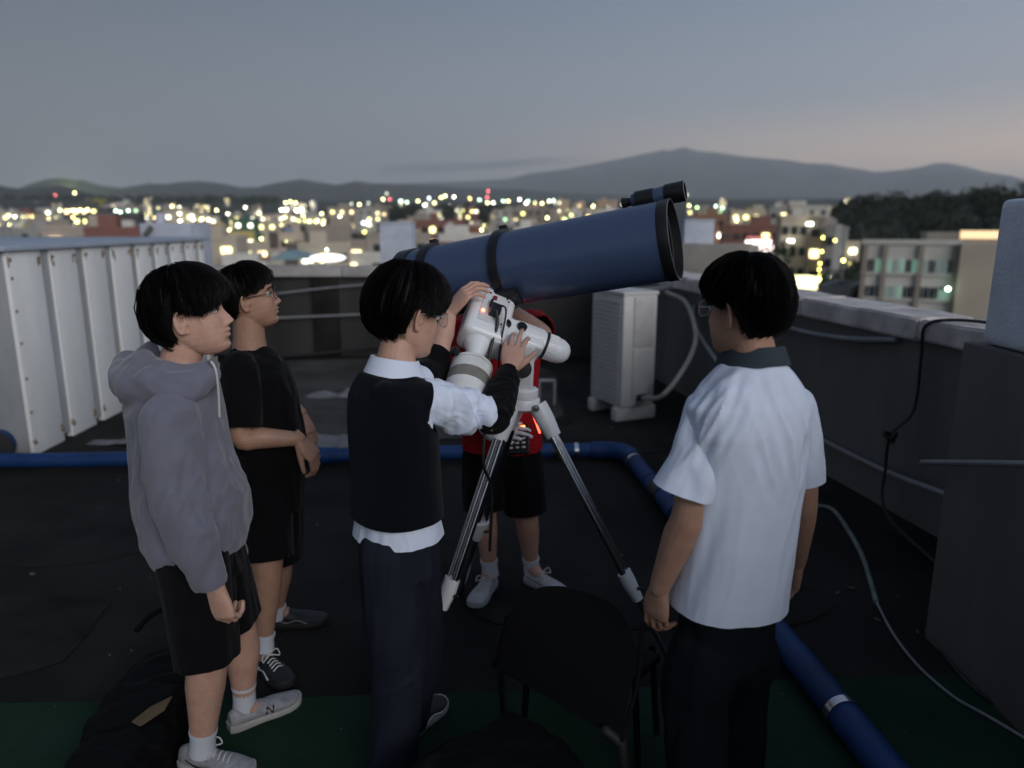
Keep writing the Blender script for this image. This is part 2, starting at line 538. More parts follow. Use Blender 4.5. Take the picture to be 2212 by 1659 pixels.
for i in range(len(ys) - 1):
    a = MB(); wall_box(a, ys[i] + 0.006, ys[i + 1] - 0.006, -0.05, 0.34, 1.15 + 0.003 * (i % 2), 1.278 + 0.004 * (i % 3))
    cs_ = a.build('coping_stone', m_conc, rp)
    bmc = bmesh.new(); bmc.from_mesh(cs_.data)
    bmesh.ops.bevel(bmc, geom=bmc.edges[:], offset=0.014, segments=2, affect='EDGES')
    bmesh.ops.subdivide_edges(bmc, edges=[e_ for e_ in bmc.edges if e_.calc_length() > 0.08], cuts=7, use_grid_fill=True)
    for v_ in bmc.verts:                          # worn, chipped stone
        q_ = v_.co
        v_.co = q_ + V((mnoise.noise(q_ * 9), mnoise.noise(q_ * 9 + V((7, 0, 0))), mnoise.noise(q_ * 7 + V((0, 9, 0))))) * 0.011
    bmc.to_mesh(cs_.data); bmc.free()

# ---- back parapet
bp_ = empty('parapet_wall', (-3, BY, 0), 'low back parapet with pale coping facing the lit city', 'wall')
a = MB(); a.box(((-12 + corner.x) / 2, BY + 0.12, 0.555), (corner.x + 12, 0.22, 1.11)); m_bwall = mat('dark_back_wall', (0.052, 0.050, 0.048), 0.9, var=0.6, vscale=1.3, bump=0.35, bscale=40, col2=(0.026, 0.026, 0.026), stretch=(1, 1, 0.3), spec=0.12); a.build('wall_face', m_bwall, bp_, smooth=False)
xs = [-12, -10, -8.2, -6.6, -5.0, -3.6, -2.3, -1.62]
m_coppale = mat('pale_coping', (0.40, 0.37, 0.36), 0.88, var=0.4, vscale=3, bump=0.4, bscale=30)
for i in range(len(xs) - 1):
    a = MB(); a.box(((xs[i] + xs[i + 1]) / 2, BY + 0.09, 1.175 + 0.002 * (i % 2)), (xs[i + 1] - xs[i] - 0.012, 0.36, 0.135))
    a.build('coping_stone', m_coppale, bp_, bevel=0.012)
xs = [-1.62, -0.6, 0.4, corner.x - 0.06]
for i in range(len(xs) - 1):
    a = MB(); a.box(((xs[i] + xs[i + 1]) / 2, BY + 0.09, 1.15), (xs[i + 1] - xs[i] - 0.012, 0.34, 0.08))
    a.build('coping_stone', m_dwall, bp_, bevel=0.01)
# faint buttresses in the back wall
for x in (-4.6, -2.55, -0.9):
    a = MB(); a.box((x, BY - 0.03, 0.55), (0.34, 0.08, 1.09)); a.build('pilaster', m_patch, bp_, bevel=0.01)

# ---- plastered block standing on the back parapet, and its twin by the corner
def block(name, cx, cy, wx, wy, z0, z1, m, label, cat, rot=0.0, capz=0.03):
    e = empty(name, (cx, cy, z0), label, cat)
    M = Matrix.Rotation(rot, 3, 'Z')
    a = MB(); a.box((cx, cy, (z0 + z1) / 2), (wx, wy, z1 - z0), M); a.build('shaft', m, e, bevel=0.015)
    a = MB(); a.box((cx, cy, z1 + capz / 2 + 0.002), (wx * 1.03, wy * 1.03, capz), M); a.build('cap', m, e, bevel=0.01)
    return e
b0 = at(822, 572, Y=10.6); b1 = at(888, 484, Y=10.6)
block('plaster_pillar', (b0.x + b1.x) / 2, 10.85, b1.x - b0.x, 0.5, -3.0, b1.z, m_pale, 'pale grey pillar rising behind the back parapet beside the red brick building', 'pillar')
b0 = at(1478, 540, Y=11.6); b1 = at(1546, 478, Y=11.6)
block('plaster_pillar', (b0.x + b1.x) / 2, 11.9, b1.x - b0.x, 0.5, -3.0, b1.z, m_pale, 'pale grey pillar seen just beyond the open end of the telescope', 'pillar')
# taupe concrete vent housing over the corner with a folded sloping front
m_taupe = mat('taupe_render', (0.34, 0.31, 0.28), 0.9, var=0.2, vscale=3, bump=0.25, bscale=40)
e = empty('vent_housing', (2.05, 9.2, 0.9), 'taupe concrete vent housing behind the dark haired head on the right', 'vent housing')
p = [at(1450, 597, Y=9.0), at(1600, 597, Y=8.6), at(1628, 592, Y=9.1), at(1490, 592, Y=9.6)]
q = [at(1450, 528, Y=9.0), at(1622, 525, Y=8.6), at(1640, 531, Y=9.1), at(1490, 525, Y=9.6)]
zb = 1.0
a = MB(); a.hexa([V((v_.x, v_.y, p[0].z)) for v_ in p] + q); a.build('hood', m_taupe, e, bevel=0.02)
a = MB(); a.hexa([V((lerp(v_.x, 1.95, .25), lerp(v_.y, 9.2, .25), 0.0)) for v_ in p] + [V((lerp(v_.x, 1.95, .25), lerp(v_.y, 9.2, .25), p[0].z - 0.004)) for v_ in p]); a.build('base', m_dwall, e, bevel=0.01)
# pale pier against the camera's right; unseen run behind it added for shade
e = empty('wall_pier', (2.2, 2.0, 0), 'thick wall pier at the right edge, dark below and pale grey above', 'pillar')
pf = V((1.838, 2.94, 0)); pn = V((1.83, -4.8, 0))
a = MB(); a.hexa([pn, V((3.6, -4.8, 0)), V((2.75, 2.94, 0)), pf] + [v_ + V((0, 0, 1.335)) for v_ in (pn, V((3.6, -4.8, 0)), V((2.75, 2.94, 0)), pf)])
a.build('pier_base', m_dwall, e, bevel=0.01)
ins = [V((1.86, -4.75, 0)), V((3.55, -4.75, 0)), V((2.72, 2.88, 0)), V((1.868, 2.88, 0))]
a = MB(); a.hexa([v_ + V((0, 0, 1.337)) for v_ in ins] + [v_ + V((0, 0, 1.895)) for v_ in ins]); a.build('pier_top', mat('pier_plaster', (0.70, 0.75, 0.86), 0.85, var=0.2, vscale=4, bump=0.5, bscale=60), e, bevel=0.035, seg=3)

# ---- steel sheet enclosure on the left
m_sheet = mat('white_steel_sheet', (0.78, 0.78, 0.76), 0.5, var=0.16, vscale=2.0, bump=0.08, bscale=30, stretch=(1, 1, 0.25))
m_groove = mat('galvanised_joint', (0.40, 0.43, 0.46), 0.5, var=0.35, vscale=5, col2=(0.30, 0.29, 0.27), stretch=(1, 1, 0.3))
m_rust = mat('rust', (0.16, 0.085, 0.045), 0.9, var=0.5, vscale=30, col2=(0.30, 0.24, 0.18))
ce = empty('steel_enclosure', (-4.8, 7.5, 0), 'white ribbed steel tank enclosure with rusty rivets on the left', 'enclosure')
cx0, cy0, cy1, ctop = -3.80, 5.55, 9.55, 1.60
def cside(y, off=0.0):
    return -3.80 - 0.033 * (y - 5.55) + off
core = MB(); core.hexa([V((-7.5, 5.62, 0.05)), V((cside(5.62, -0.016), 5.62, 0.05)), V((cside(9.5, -0.016), 9.5, 0.05)), V((-7.5, 9.5, 0.05)), V((-7.5, 5.62, ctop)), V((cside(5.62, -0.016), 5.62, ctop)), V((cside(9.5, -0.016), 9.5, ctop)), V((-7.5, 9.5, ctop))])
core.build('core', m_groove, ce, smooth=False)
riv = MB()
seams = [5.56, 6.05, 6.57, 7.06, 7.57, 8.02, 8.42, 8.85, 9.25, 9.52]
for i in range(len(seams) - 1):
    y0, y1 = seams[i] + (0.065 if i else 0.0), seams[i + 1] - 0.065
    a = MB(); a.hexa([V((cside(y0, -0.06), y0, 0.0)), V((cside(y0, 0.0), y0, 0.0)), V((cside(y1, 0.0), y1, 0.0)), V((cside(y1, -0.06), y1, 0.0)),
                      V((cside(y0, -0.06), y0, ctop)), V((cside(y0, 0.0), y0, ctop)), V((cside(y1, 0.0), y1, ctop)), V((cside(y1, -0.06), y1, ctop))])
    a.build('panel', m_sheet, ce, bevel=0.005)
    for z in (0.10, 1.54):
        for yy in (y0 + 0.03, y1 - 0.03):
            riv.ell((cside(yy, 0.004), yy, z), (0.008, 0.016, 0.016), None, 8, 6)
            for q_ in range(3):
                riv.ell((cside(yy, 0.001), yy + random.uniform(-0.03, 0.03), z - random.uniform(0.0, 0.06) * (1 if z > 1 else -0.6)), (0.002, 0.006 + random.random() * 0.008, 0.015 + random.random() * 0.03), None, 8, 6)
for z in (0.35, 0.62, 0.9, 1.15, 1.4):
    riv.ell((cside(5.58, 0.004), 5.585, z), (0.007, 0.013, 0.013), None, 8, 6)
riv.build('rusty_rivets', m_rust, ce)['kind'] = 'stuff'
a = MB(); a.hexa([V((-7.5, 5.55, 0.0)), V((-3.83, 5.55, 0.0)), V((-3.83, 5.60, 0.0)), V((-7.5, 5.60, 0.0)), V((-7.5, 5.55, ctop)), V((-3.83, 5.55, ctop)), V((-3.83, 5.60, ctop)), V((-7.5, 5.60, ctop))])
a.build('end_panel', mat('grey_end_sheet', (0.27, 0.28, 0.29), 0.6, var=0.25, vscale=3, stretch=(1, 1, 0.3)), ce, bevel=0.008)
m_lid = mat('blue_grey_lid', (0.36, 0.41, 0.50), 0.45, var=0.2, vscale=2)
a = MB(); a.hexa([V((-7.6, 5.48, ctop + 0.003)), V((cside(5.5, 0.04), 5.48, ctop + 0.003)), V((cside(9.6, 0.04), 9.6, ctop + 0.003)), V((-7.6, 9.6, ctop + 0.003)),
                  V((-7.6, 5.48, ctop + 0.045)), V((cside(5.5, 0.04), 5.48, ctop + 0.045)), V((cside(9.6, 0.04), 9.6, ctop + 0.045)), V((-7.6, 9.6, ctop + 0.045))])
a.build('lid', m_lid, ce, bevel=0.01)
# small lit lamp and valve on the lid
e = empty('rooftop_box', (-4.9, 10.6, 1.0), 'blue grey utility box with a sloping strut behind the steel enclosure', 'utility box')
b0 = at(304, 518, Y=10.4); b1 = at(410, 482, Y=10.4)
a = MB(); a.box(((b0.x + b1.x) / 2, 10.75, b1.z / 2 - 1.0), (b1.x - b0.x, 0.7, b1.z + 2.0)); a.build('body', m_pale, e, bevel=0.02)
a = MB(); a.tube([at(312, 510, Y=10.35), at(327, 490, Y=10.35)], 0.035, 8); a.build('strut', m_dwall, e)
a = MB(); a.tube([at(345, 482, Y=10.6), at(345, 460, Y=10.6)], 0.06, 10); a.build('flue', m_pale, e)

# round blue drum end left edge
e = empty('blue_drum', at(2, 968, z=0.0), 'blue plastic pipe end lying against the enclosure at the left edge', 'pipe')
m_bpipe = mat('blue_pvc', (0.008, 0.042, 0.150), 0.55, var=0.4, vscale=5, spec=0.3, bump=0.05, bscale=40)
m_black = mat('black_rubber', (0.012, 0.012, 0.013), 0.6)
c_ = at(-12, 968, Y=5.42)
a = MB(); a.lathe([(0.115, -0.6), (0.115, 0.0)], c_ + V((-0.0, 0, 0)), V((0.25, -1, 0)), 24); a.build('pipe_body', m_bpipe, e)
a = MB(); a.lathe([(0.10, 0.004), (0.135, 0.004), (0.135, 0.03), (0.10, 0.03)], c_, V((0.25, -1, 0)), 24); a.build('rubber_ring', m_black, e)

# ---- blue water pipe across the roof
pz = 0.075
pipe_px = [(-1700, 1012), (-400, 1010), (150, 1010), (700, 1003), (1170, 994), (1280, 992)]
pe = empty('water_pipe', at(800, 1010, z=0), 'blue pipe running across the roof and bending towards the camera', 'pipe')
far = [V((-9.0, 5.10, pz)), V((-3.4, 5.22, pz)), V((-1.5, 5.33, pz)), V((0.2, 5.45, pz)), V((0.72, 5.47, pz))]
nearp = [V((0.90, 5.34, pz)), V((0.94, 4.9, pz)), V((1.0, 4.3, pz)), V((1.09, 3.4, pz)), V((1.17, 2.6, pz)), V((1.22, 2.0, pz)), V((1.30, 1.0, pz)), V((1.4, -2, pz))]
a = MB(); a.tube(far, 0.056, 20); a.build('pipe_run', m_bpipe, pe)
a = MB(); a.tube(nearp, 0.060, 20); a.build('pipe_run', m_bpipe, pe)
a = MB(); a.tube(smooth_path([V((0.62, 5.468, pz)), V((0.74, 5.468, pz)), V((0.84, 5.43, pz)), V((0.897, 5.34, pz)), V((0.91, 5.22, pz))], 6), 0.068, 20); a.build('elbow', m_bpipe, pe)
m_steel = mat('bright_band', (0.62, 0.62, 0.64), 0.25, 1.0)
m_tape = mat('black_tape', (0.014, 0.014, 0.015), 0.5)
def band(p0, d, r, w_, m, nm):
    a = MB(); a.lathe([(r - 0.006, -w_ / 2), (r, -w_ / 2), (r, w_ / 2), (r - 0.006, w_ / 2)], p0, d, 28); a.build(nm, m, pe)
band(V((0.50, 5.462, pz)), V((1, 0.03, 0)), 0.062, 0.03, m_steel, 'hose_clamp')
band(V((0.36, 5.459, pz)), V((1, 0.03, 0)), 0.060, 0.09, m_tape, 'tape_wrap')
band(V((0.915, 5.16, pz)), V((0.09, -1, 0)), 0.071, 0.035, m_steel, 'hose_clamp')
d_ = (nearp[5] - nearp[4]).normalized()
band(lerp(nearp[4], nearp[5], 0.47), d_, 0.066, 0.035, m_steel, 'hose_clamp')
for t_ in (4.75, 4.55, 4.25, 3.95, 3.75):
    p_ = V((interp(-t_, [-5.34, -4.9, -4.3, -3.4], [0.90, 0.94, 1.0, 1.09]), t_, pz))
    band(p_, V((0.09, -1, 0)), 0.0655 + random.uniform(0, 0.004), random.choice((0.02, 0.05, 0.16)), m_tape if t_ in (4.55, 3.95) else m_bpipe, 'tape_wrap' if t_ in (4.55, 3.95) else 'coupling')
for x_ in (-2.1, -1.45):
    band(V((x_, interp(x_, [-3.4, -1.5, 0.2], [5.22, 5.33, 5.45]), pz)), V((1, 0.06, 0)), 0.0635, 0.22, m_bpipe, 'coupling')

# ---- crumpled pale tarpaulin behind the pipe
def cloth(name, c, sx, sy, h, seed, m, label):
    n1, n2 = 40, 18
    vs, fs = [], []
    for j in range(n2):
        for i in range(n1):
            x = (i / (n1 - 1) - 0.5) * sx; y = (j / (n2 - 1) - 0.5) * sy
            ed = min(i, n1 - 1 - i) / (n1 / 2) * min(j, n2 - 1 - j) / (n2 / 2)
            z = 0.006 + h * (0.25 + 0.75 * min(1, ed * 3)) * abs(mnoise.fractal(V((x * 2.2, y * 6, seed)), 1.0, 2.0, 4)) * 1.3
            vs.append((c[0] + x + 0.05 * mnoise.noise(V((x * 3, y * 3, seed + 5))), c[1] + y * (1 + 0.3 * mnoise.noise(V((x * 2, 0, seed)))), z))
    for j in range(n2 - 1):
        for i in range(n1 - 1):
            fs.append((j * n1 + i, j * n1 + i + 1, (j + 1) * n1 + i + 1, (j + 1) * n1 + i))
    a = MB(); a.add(vs, fs)
    o = a.build(name, m)
    return tag(o, label, 'tarpaulin')
m_tarp = mat('dirty_tarp', (0.17, 0.17, 0.18), 0.7, var=0.5, vscale=6)
cloth('tarpaulin', (-1.75, 5.85, 0), 1.5, 0.45, 0.14, 2.0, m_tarp, 'crumpled grey white tarpaulin lying behind the blue pipe')
cloth('tarpaulin', (-3.0, 5.9, 0), 1.1, 0.16, 0.08, 6.0, m_tarp, 'narrow strip of pale tarpaulin lying beside the steel enclosure')
cloth('tarpaulin', (-1.9, 7.6, 0), 0.6, 0.2, 0.07, 9.0, m_tarp, 'small pale rag lying far back on the dark roof')

# ---- outdoor air conditioner unit
m_ac = mat('aircon_white', (0.50, 0.49, 0.48), 0.5, var=0.12, vscale=4)
m_ac2 = mat('aircon_panel', (0.46, 0.45, 0.45), 0.55, var=0.18, vscale=6)
m_dark = mat('dark_plastic', (0.02, 0.02, 0.022), 0.55)
e = empty('air_conditioner', (1.05, 6.75, 0), 'white outdoor air conditioner unit standing on two feet under the telescope', 'air conditioner')
rz = Matrix.Rotation(R(24), 3, 'Z')
ac0 = V((1.06, 6.90, 0))
def acb(dx, dy, z, sx, sy, sz, m, nm, bev=0.008):
    a = MB(); a.box(ac0 + rz @ V((dx, dy, 0)) + V((0, 0, z)), (sx, sy, sz), rz); return a.build(nm, m, e, bevel=bev)
acb(0, 0, 0.655, 0.36, 0.56, 1.04, m_ac, 'casing', 0.012)
acb(0, 0, 1.19, 0.38, 0.58, 0.03, m_ac, 'top_cover')
acb(0.04, -0.286, 0.93, 0.22, 0.012, 0.46, m_ac2, 'service_panel', 0.003)
acb(0.04, -0.286, 0.44, 0.22, 0.012, 0.46, m_ac2, 'service_panel', 0.003)
acb(0.03, -0.296, 0.22, 0.10, 0.02, 0.06, m_dark, 'valve_recess', 0.003)
for k in range(22):
    acb(-0.186, 0.0, 0.22 + k * 0.042, 0.012, 0.46, 0.012, m_ac2, 'grille_slat', 0.0)
acb(0.0, -0.22, 0.065, 0.44, 0.10, 0.13, m_ac, 'foot', 0.02)
acb(0.0, 0.22, 0.065, 0.44, 0.10, 0.13, m_ac, 'foot', 0.02)
# ---- hoses, cables and rods
def cable(name, pts, r, m, label, cat='cable', sub=8, n=8):
    a = MB(); a.tube(smooth_path(pts, sub), r, n)
    return tag(a.build(name, m), label, cat)
m_hose = mat('pale_hose', (0.36, 0.35, 0.31), 0.7, var=0.3, vscale=14)
m_rod = mat('grey_conduit', (0.24, 0.245, 0.26), 0.55, var=0.2, vscale=8)
m_cab = mat('black_cable', (0.010, 0.010, 0.011), 0.55)
cable('insulated_hose', [ac0 + V((0.16, -0.30, 0.22)), at(1430, 855, Y=6.2), at(1475, 800, Y=6.3), at(1502, 740, Y=6.5), at(1497, 690, Y=6.8), at(1478, 650, Y=7.2), at(1440, 632, Y=7.6)], 0.022, m_hose, 'pale insulated hose curving up from the air conditioner to the wall', 'hose')
cable('insulated_hose', [at(1505, 640, Y=7.4), at(1497, 690, Y=7.0), at(1515, 730, Y=6.6), at(1545, 775, Y=6.2), at(1580, 830, Y=5.9)], 0.017, m_rod, 'grey hose hanging down the wall behind the white shirted person', 'hose')
cable('wall_conduit', [at(1500, 618, Y=7.6), at(1380, 628, Y=7.9), at(1290, 640, Y=8.2)], 0.03, m_rod, 'pale flat conduit passing under the open end of the telescope', 'conduit')
cable('wall_conduit', [wall_pt(5.75, -0.04, 1.06), wall_pt(5.2, -0.05, 1.045), wall_pt(4.7, -0.05, 1.075), wall_pt(4.3, -0.03, 1.13)], 0.018, m_rod, 'grey flexible conduit sagging below the right coping', 'conduit')
cable('wall_rod', [wall_pt(5.1, -0.06, 0.34), wall_pt(4.3, -0.05, 0.33), at(2046, 1069, Y=3.5)], 0.016, m_rod, 'long grey rod sloping down across the dark right wall', 'rod', 4)
cable('wall_rod', [at(1992, 999, Y=3.05), at(2100, 1000, Y=2.6), at(2240, 1003, Y=2.2)], 0.012, m_rod, 'short level grey pipe running off the right edge of the frame', 'rod', 4)
cable('black_cable', [wall_pt(2.80, 0.30, 1.30), wall_pt(3.25, 0.27, 1.296), wall_pt(3.65, 0.14, 1.297), wall_pt(3.92, 0.01, 1.296), wall_pt(4.04, -0.066, 1.25), wall_pt(4.07, -0.045, 1.08), wall_pt(4.09, -0.035, 0.75), at(1924, 940, Y=4.07), at(1912, 1020, Y=4.1), at(1906, 1080, Y=4.08), at(1930, 1130, Y=3.95), at(2020, 1215, Y=3.55)], 0.009, m_cab, 'black cable draped over the right coping and down the wall')
a = MB(); pk = at(1924, 938, Y=4.07)
a.tube(smooth_path([pk, pk + V((-0.045, -0.01, 0.012)), pk + V((-0.02, -0.03, -0.02)), pk + V((0.02, -0.02, 0.012)), pk + V((0.008, -0.01, -0.05))], 6), 0.011, 8)
tag(a.build('cable_knot', m_cab), 'dark knot of cable tied halfway down the right wall', 'cable')
fz = 0.014
def flo(u, v): return at(u, v, z=fz)
cable('garden_hose', [flo(1765, 1092), flo(1800, 1102), flo(1835, 1150), flo(1862, 1200), flo(1880, 1255), flo(1893, 1300)], 0.013, mat('green_white_hose', (0.22, 0.25, 0.22), 0.5, var=0.6, vscale=9), 'pale green hose curling on the floor by the right wall', 'hose')
cable('floor_cable', [flo(1893, 1300), flo(1930, 1370), flo(1985, 1440), flo(2060, 1505), flo(2130, 1545), flo(2240, 1610)], 0.006, m_rod, 'thin grey cable running along the floor at the lower right')
cable('floor_cable', [flo(2000, 1360), flo(2060, 1440), flo(2120, 1500), flo(2250, 1580)], 0.008, m_cab, 'black cable lying at the foot of the right wall pier')
cable('wall_wire', [V((-5.4, BY - 0.09, 0.38)), V((-4.2, BY - 0.1, 0.52)), V((-3.0, BY - 0.1, 0.56)), V((-1.7, BY - 0.1, 0.62)), V((-0.6, BY - 0.09, 0.70))], 0.014, m_rod, 'pale wire sagging along the lower back wall', 'wire')
cable('wall_wire', [V((-5.2, BY - 0.09, 0.62)), V((-4.0, BY - 0.1, 0.78)), V((-2.6, BY - 0.1, 0.95)), V((-1.3, BY - 0.1, 1.06))], 0.012, m_rod, 'pale wire rising along the back wall towards the coping', 'wire')
cable('wall_wire', [V((-4.6, BY - 0.06, 0.06)), V((-3.2, BY - 0.3, 0.05)), V((-2.0, BY - 0.25, 0.16)), V((-1.2, BY - 0.1, 0.30))], 0.02, m_cab, 'dark hose drooping at the foot of the back wall', 'hose')
# small corner bracket rail by the air conditioner and specks of debris
e = empty('pipe_rail', at(1170, 830, z=0.4), 'small pale pipe rail standing on the roof behind the tripod', 'rail')
r0 = at(1165, 822, Y=7.2); r1 = at(1198, 822, Y=7.2)
a = MB(); a.tube([r0, r1], 0.016, 8); a.build('crossbar', m_rod, e)
a = MB(); a.tube([r1, V((r1.x, r1.y, 0.0))], 0.014, 8); a.build('post', m_rod, e)
a = MB(); a.tube([r0, V((r0.x, r0.y, 0.0))], 0.014, 8); a.build('post', m_rod, e)
deb = MB()
for k in range(90):
    x, y = random.uniform(-3.2, 2.1), random.uniform(2.2, 7.5)
    s_ = random.choice((0.004, 0.005, 0.006, 0.009))
    deb.ell((x, y, s_ * 0.7), (s_ * random.uniform(0.8, 2), s_, s_), Matrix.Rotation(random.random() * 3, 3, 'Z'), 6, 4)
for u, v in ((1810, 1280), (1892, 1305), (1895, 1338), (1716, 1218), (1840, 1270), (862, 1345), (870, 1440), (1340, 1200)):
    p_ = at(u, v, z=0.006)
    deb.ell(p_, (0.022, 0.009, 0.005), Matrix.Rotation(random.random() * 3, 3, 'Z'), 6, 4)
tag(deb.build('grit', mat('grit', (0.10, 0.09, 0.08), 0.9, var=0.5, vscale=20)), 'loose grit and scraps on the roof', 'grit', kind='stuff')
# ================================================================ the city below
rc = random.Random(21)
def em(name, col, s):
    return mat(name, (0.4, 0.4, 0.38), 0.6, emit=col, estr=s)
E_WARM = em('lit_window_warm', (1.0, 0.78, 0.36), 2.8)
E_WHITE = em('lit_window_white', (1.0, 0.98, 0.74), 3.2)
E_YEL = em('lit_window_yellow', (1.0, 0.92, 0.32), 3.0)
E_GREEN = em('lit_window_green', (0.40, 0.9, 0.62), 0.17)
E_GREEN2 = em('lit_green_bright', (0.55, 1.0, 0.55), 2.2)
M_GLASS = mat('dark_glass', (0.02, 0.028, 0.03), 0.15)
M_FRAME = mat('window_frame', (0.35, 0.35, 0.35), 0.6)
WALLS = dict(beige=(0.46, 0.40, 0.32), taupe=(0.30, 0.26, 0.22), grey=(0.31, 0.305, 0.29), white=(0.58, 0.555, 0.51), brick=(0.23, 0.105, 0.085), tan=(0.56, 0.41, 0.28), orange=(0.29, 0.16, 0.105),
             dark=(0.085, 0.085, 0.09), yellow=(0.46, 0.36, 0.13), pink=(0.42, 0.35, 0.30), blue=(0.18, 0.23, 0.30), green=(0.06, 0.13, 0.10), teal=(0.20, 0.30, 0.32))  # warm glow of the city lights is mixed into these wall colours
WM = {k: mat('wall_' + k, c, 0.9, var=0.15, vscale=0.35, bump=0.1, bscale=6) for k, c in WALLS.items()}
_box_cache = {}
FOOT = []
def unit_box(sx, sy, sz, m):
    k = (round(sx, 2), round(sy, 2), round(sz, 2), m.name)
    if k not in _box_cache:
        b = MB(); b.box((0, 0, 0), (sx, sy, sz))
        me = b.mesh('box'); me.materials.append(m)
        _box_cache[k] = me
    return _box_cache[k]
def part(name, parent, loc, size, m):
    o = bpy.data.objects.new(name, unit_box(*size, m))
    C.objects.link(o); o.parent = parent; o.location = loc
    return o
def building(u0, u1, vtop, D, wall='beige', label=None, cat='building', yaw=0.0, depth=None, rows=None, cols=None, lit=0.35, lits=(E_WARM, E_WHITE, E_YEL), ww=1.3, wh=1.3, roof=None, group=None, vmin=640, name='building', st=3.3, top_unit=True, seed=0, ledge=None):
    r_ = random.Random(seed + int(u0 * 7 + D))
    a0, a1 = at(u0, vtop, Y=D), at(u1, vtop, Y=D)
    W_ = a1.x - a0.x; zt = a0.z
    az = math.atan2((a0.x + a1.x) / 2, D)
    zb = terr(D, az) - 1.5
    H_ = max(3.0, zt - zb)
    dp = depth or max(6.0, min(W_ * 0.8, 16.0))
    e = empty(name, ((a0.x + a1.x) / 2, D + dp / 2, zb), label, cat, group)
    e.location = ((a0.x + a1.x) / 2 + math.sin(az) * dp / 2, D + math.cos(az) * dp / 2, zb)
    e.rotation_euler = (0, 0, -az + R(yaw))
    FOOT.append((u0, u1, vtop, D, name))
    m = WM[wall]
    part('wall', e, (0, 0, H_ / 2), (W_, dp, H_), m)
    rm = WM[roof] if roof else m
    for sx, sy, lx, ly in ((W_, 0.25, 0, -dp / 2 + 0.06), (W_, 0.25, 0, dp / 2 - 0.06), (0.25, dp - 0.6, -W_ / 2 + 0.06, 0), (0.25, dp - 0.6, W_ / 2 - 0.06, 0)):
        part('roof_parapet', e, (lx, ly, H_ + 0.35), (sx + 0.1, sy + 0.1, 0.7), rm)
    if top_unit and W_ > 5:
        tw = W_ * r_.uniform(0.22, 0.4)
        part('stair_house', e, (r_.uniform(-0.25, 0.25) * W_, r_.uniform(-0.1, 0.2) * dp, H_ + 1.2), (tw, min(dp * 0.5, 5), 2.4), m)
        if r_.random() < 0.5:
            part('water_tank', e, (r_.uniform(-0.35, 0.35) * W_, -0.1 * dp, H_ + 0.9), (1.6, 1.6, 1.6), WM[r_.choice(('yellow', 'blue', 'white'))])
    zlow = at((u0 + u1) / 2, vmin, Y=D).z - zb
    nr = rows or max(1, min(7, int(H_ / st)))
    ncol = cols or max(2, min(7, int(W_ / 2.9)))
    for i in range(nr):
        z = H_ - 1.75 - i * st
        if z < 1.0 or z < zlow:
            break
        if ledge:
            part('floor_band', e, (0, -dp / 2 - 0.06, z - wh / 2 - 0.35), (W_ + 0.2, 0.2, 0.25), WM[ledge])
        for j in range(ncol):
            x = -W_ / 2 + W_ * (j + 0.5) / ncol
            islit = r_.random() < lit * 1.5 + 0.03
            part('window', e, (x, -dp / 2 - 0.05, z), (min(ww, W_ / ncol * 0.7), 0.14, wh), r_.choice(lits) if islit else M_GLASS)
    return e

# ---- school block at the right, near
sb = empty('school_building', (0, 0, 0), 'long pale school building with green lit windows at the right behind the parapet', 'building')
D0 = 46.0
A = at(1866, 527, Y=D0)
zt, zb = A.z, -12.5
SAZ = math.atan2(A.x, A.y)
SE, SN = V((math.cos(SAZ), -math.sin(SAZ), 0)), V((math.sin(SAZ), math.cos(SAZ), 0))     # along the front, into the building
sb.location = (A.x, A.y, zb); sb.rotation_euler = (0, 0, -SAZ)
def fx(u, off=0.0):                               # place along the front seen at column u
    k = (at(u, 560, Y=1.0).x)
    b0 = A + SN * off
    return (k * b0.y - b0.x) / (SE.x - k * SE.y)
def fzz(u, v, off=0.0):
    p_ = A + SN * off + SE * fx(u, off)
    return at(u, v, Y=p_.y).z
def sp_(nm, x0, x1, y0, y1, z0, z1, m):
    return part(nm, sb, ((x0 + x1) / 2, (y0 + y1) / 2, (z0 + z1) / 2 - zb), (x1 - x0, y1 - y0, z1 - z0), m)
LW = fx(2071)
sp_('wall', 0, LW, 0, 10, zb, zt, WM['white'])
sp_('end_wall', LW + 0.01, LW + 4.2, -0.5, 10, zb, zt + 0.1, WM['beige'])
sp_('roof_parapet', -0.1, LW + 0.1, -0.12, 0.25, zt + 0.004, zt + 0.28, WM['white'])
sp_('upper_storey', fx(1997, 4), fx(2160, 4), 4, 10, zt - 0.3, fzz(2080, 503, 4), WM['taupe'])
for k in range(4):
    x_ = lerp(fx(2078, 3.9), fx(2140, 3.9), k / 3)
    sp_('window', x_ - 0.26, x_ + 0.26, 3.9, 4.02, zt + 0.30, zt + 0.80, em('lit_orange_soft', (1.0, 0.70, 0.34), 0.8))
for u_ in (1868, 1911, 1989, 2066):
    x_ = fx(u_)
    sp_('pilaster', x_ - 0.14, x_ + 0.14, -0.22, -0.01, zb, zt - 0.05, WM['taupe'])
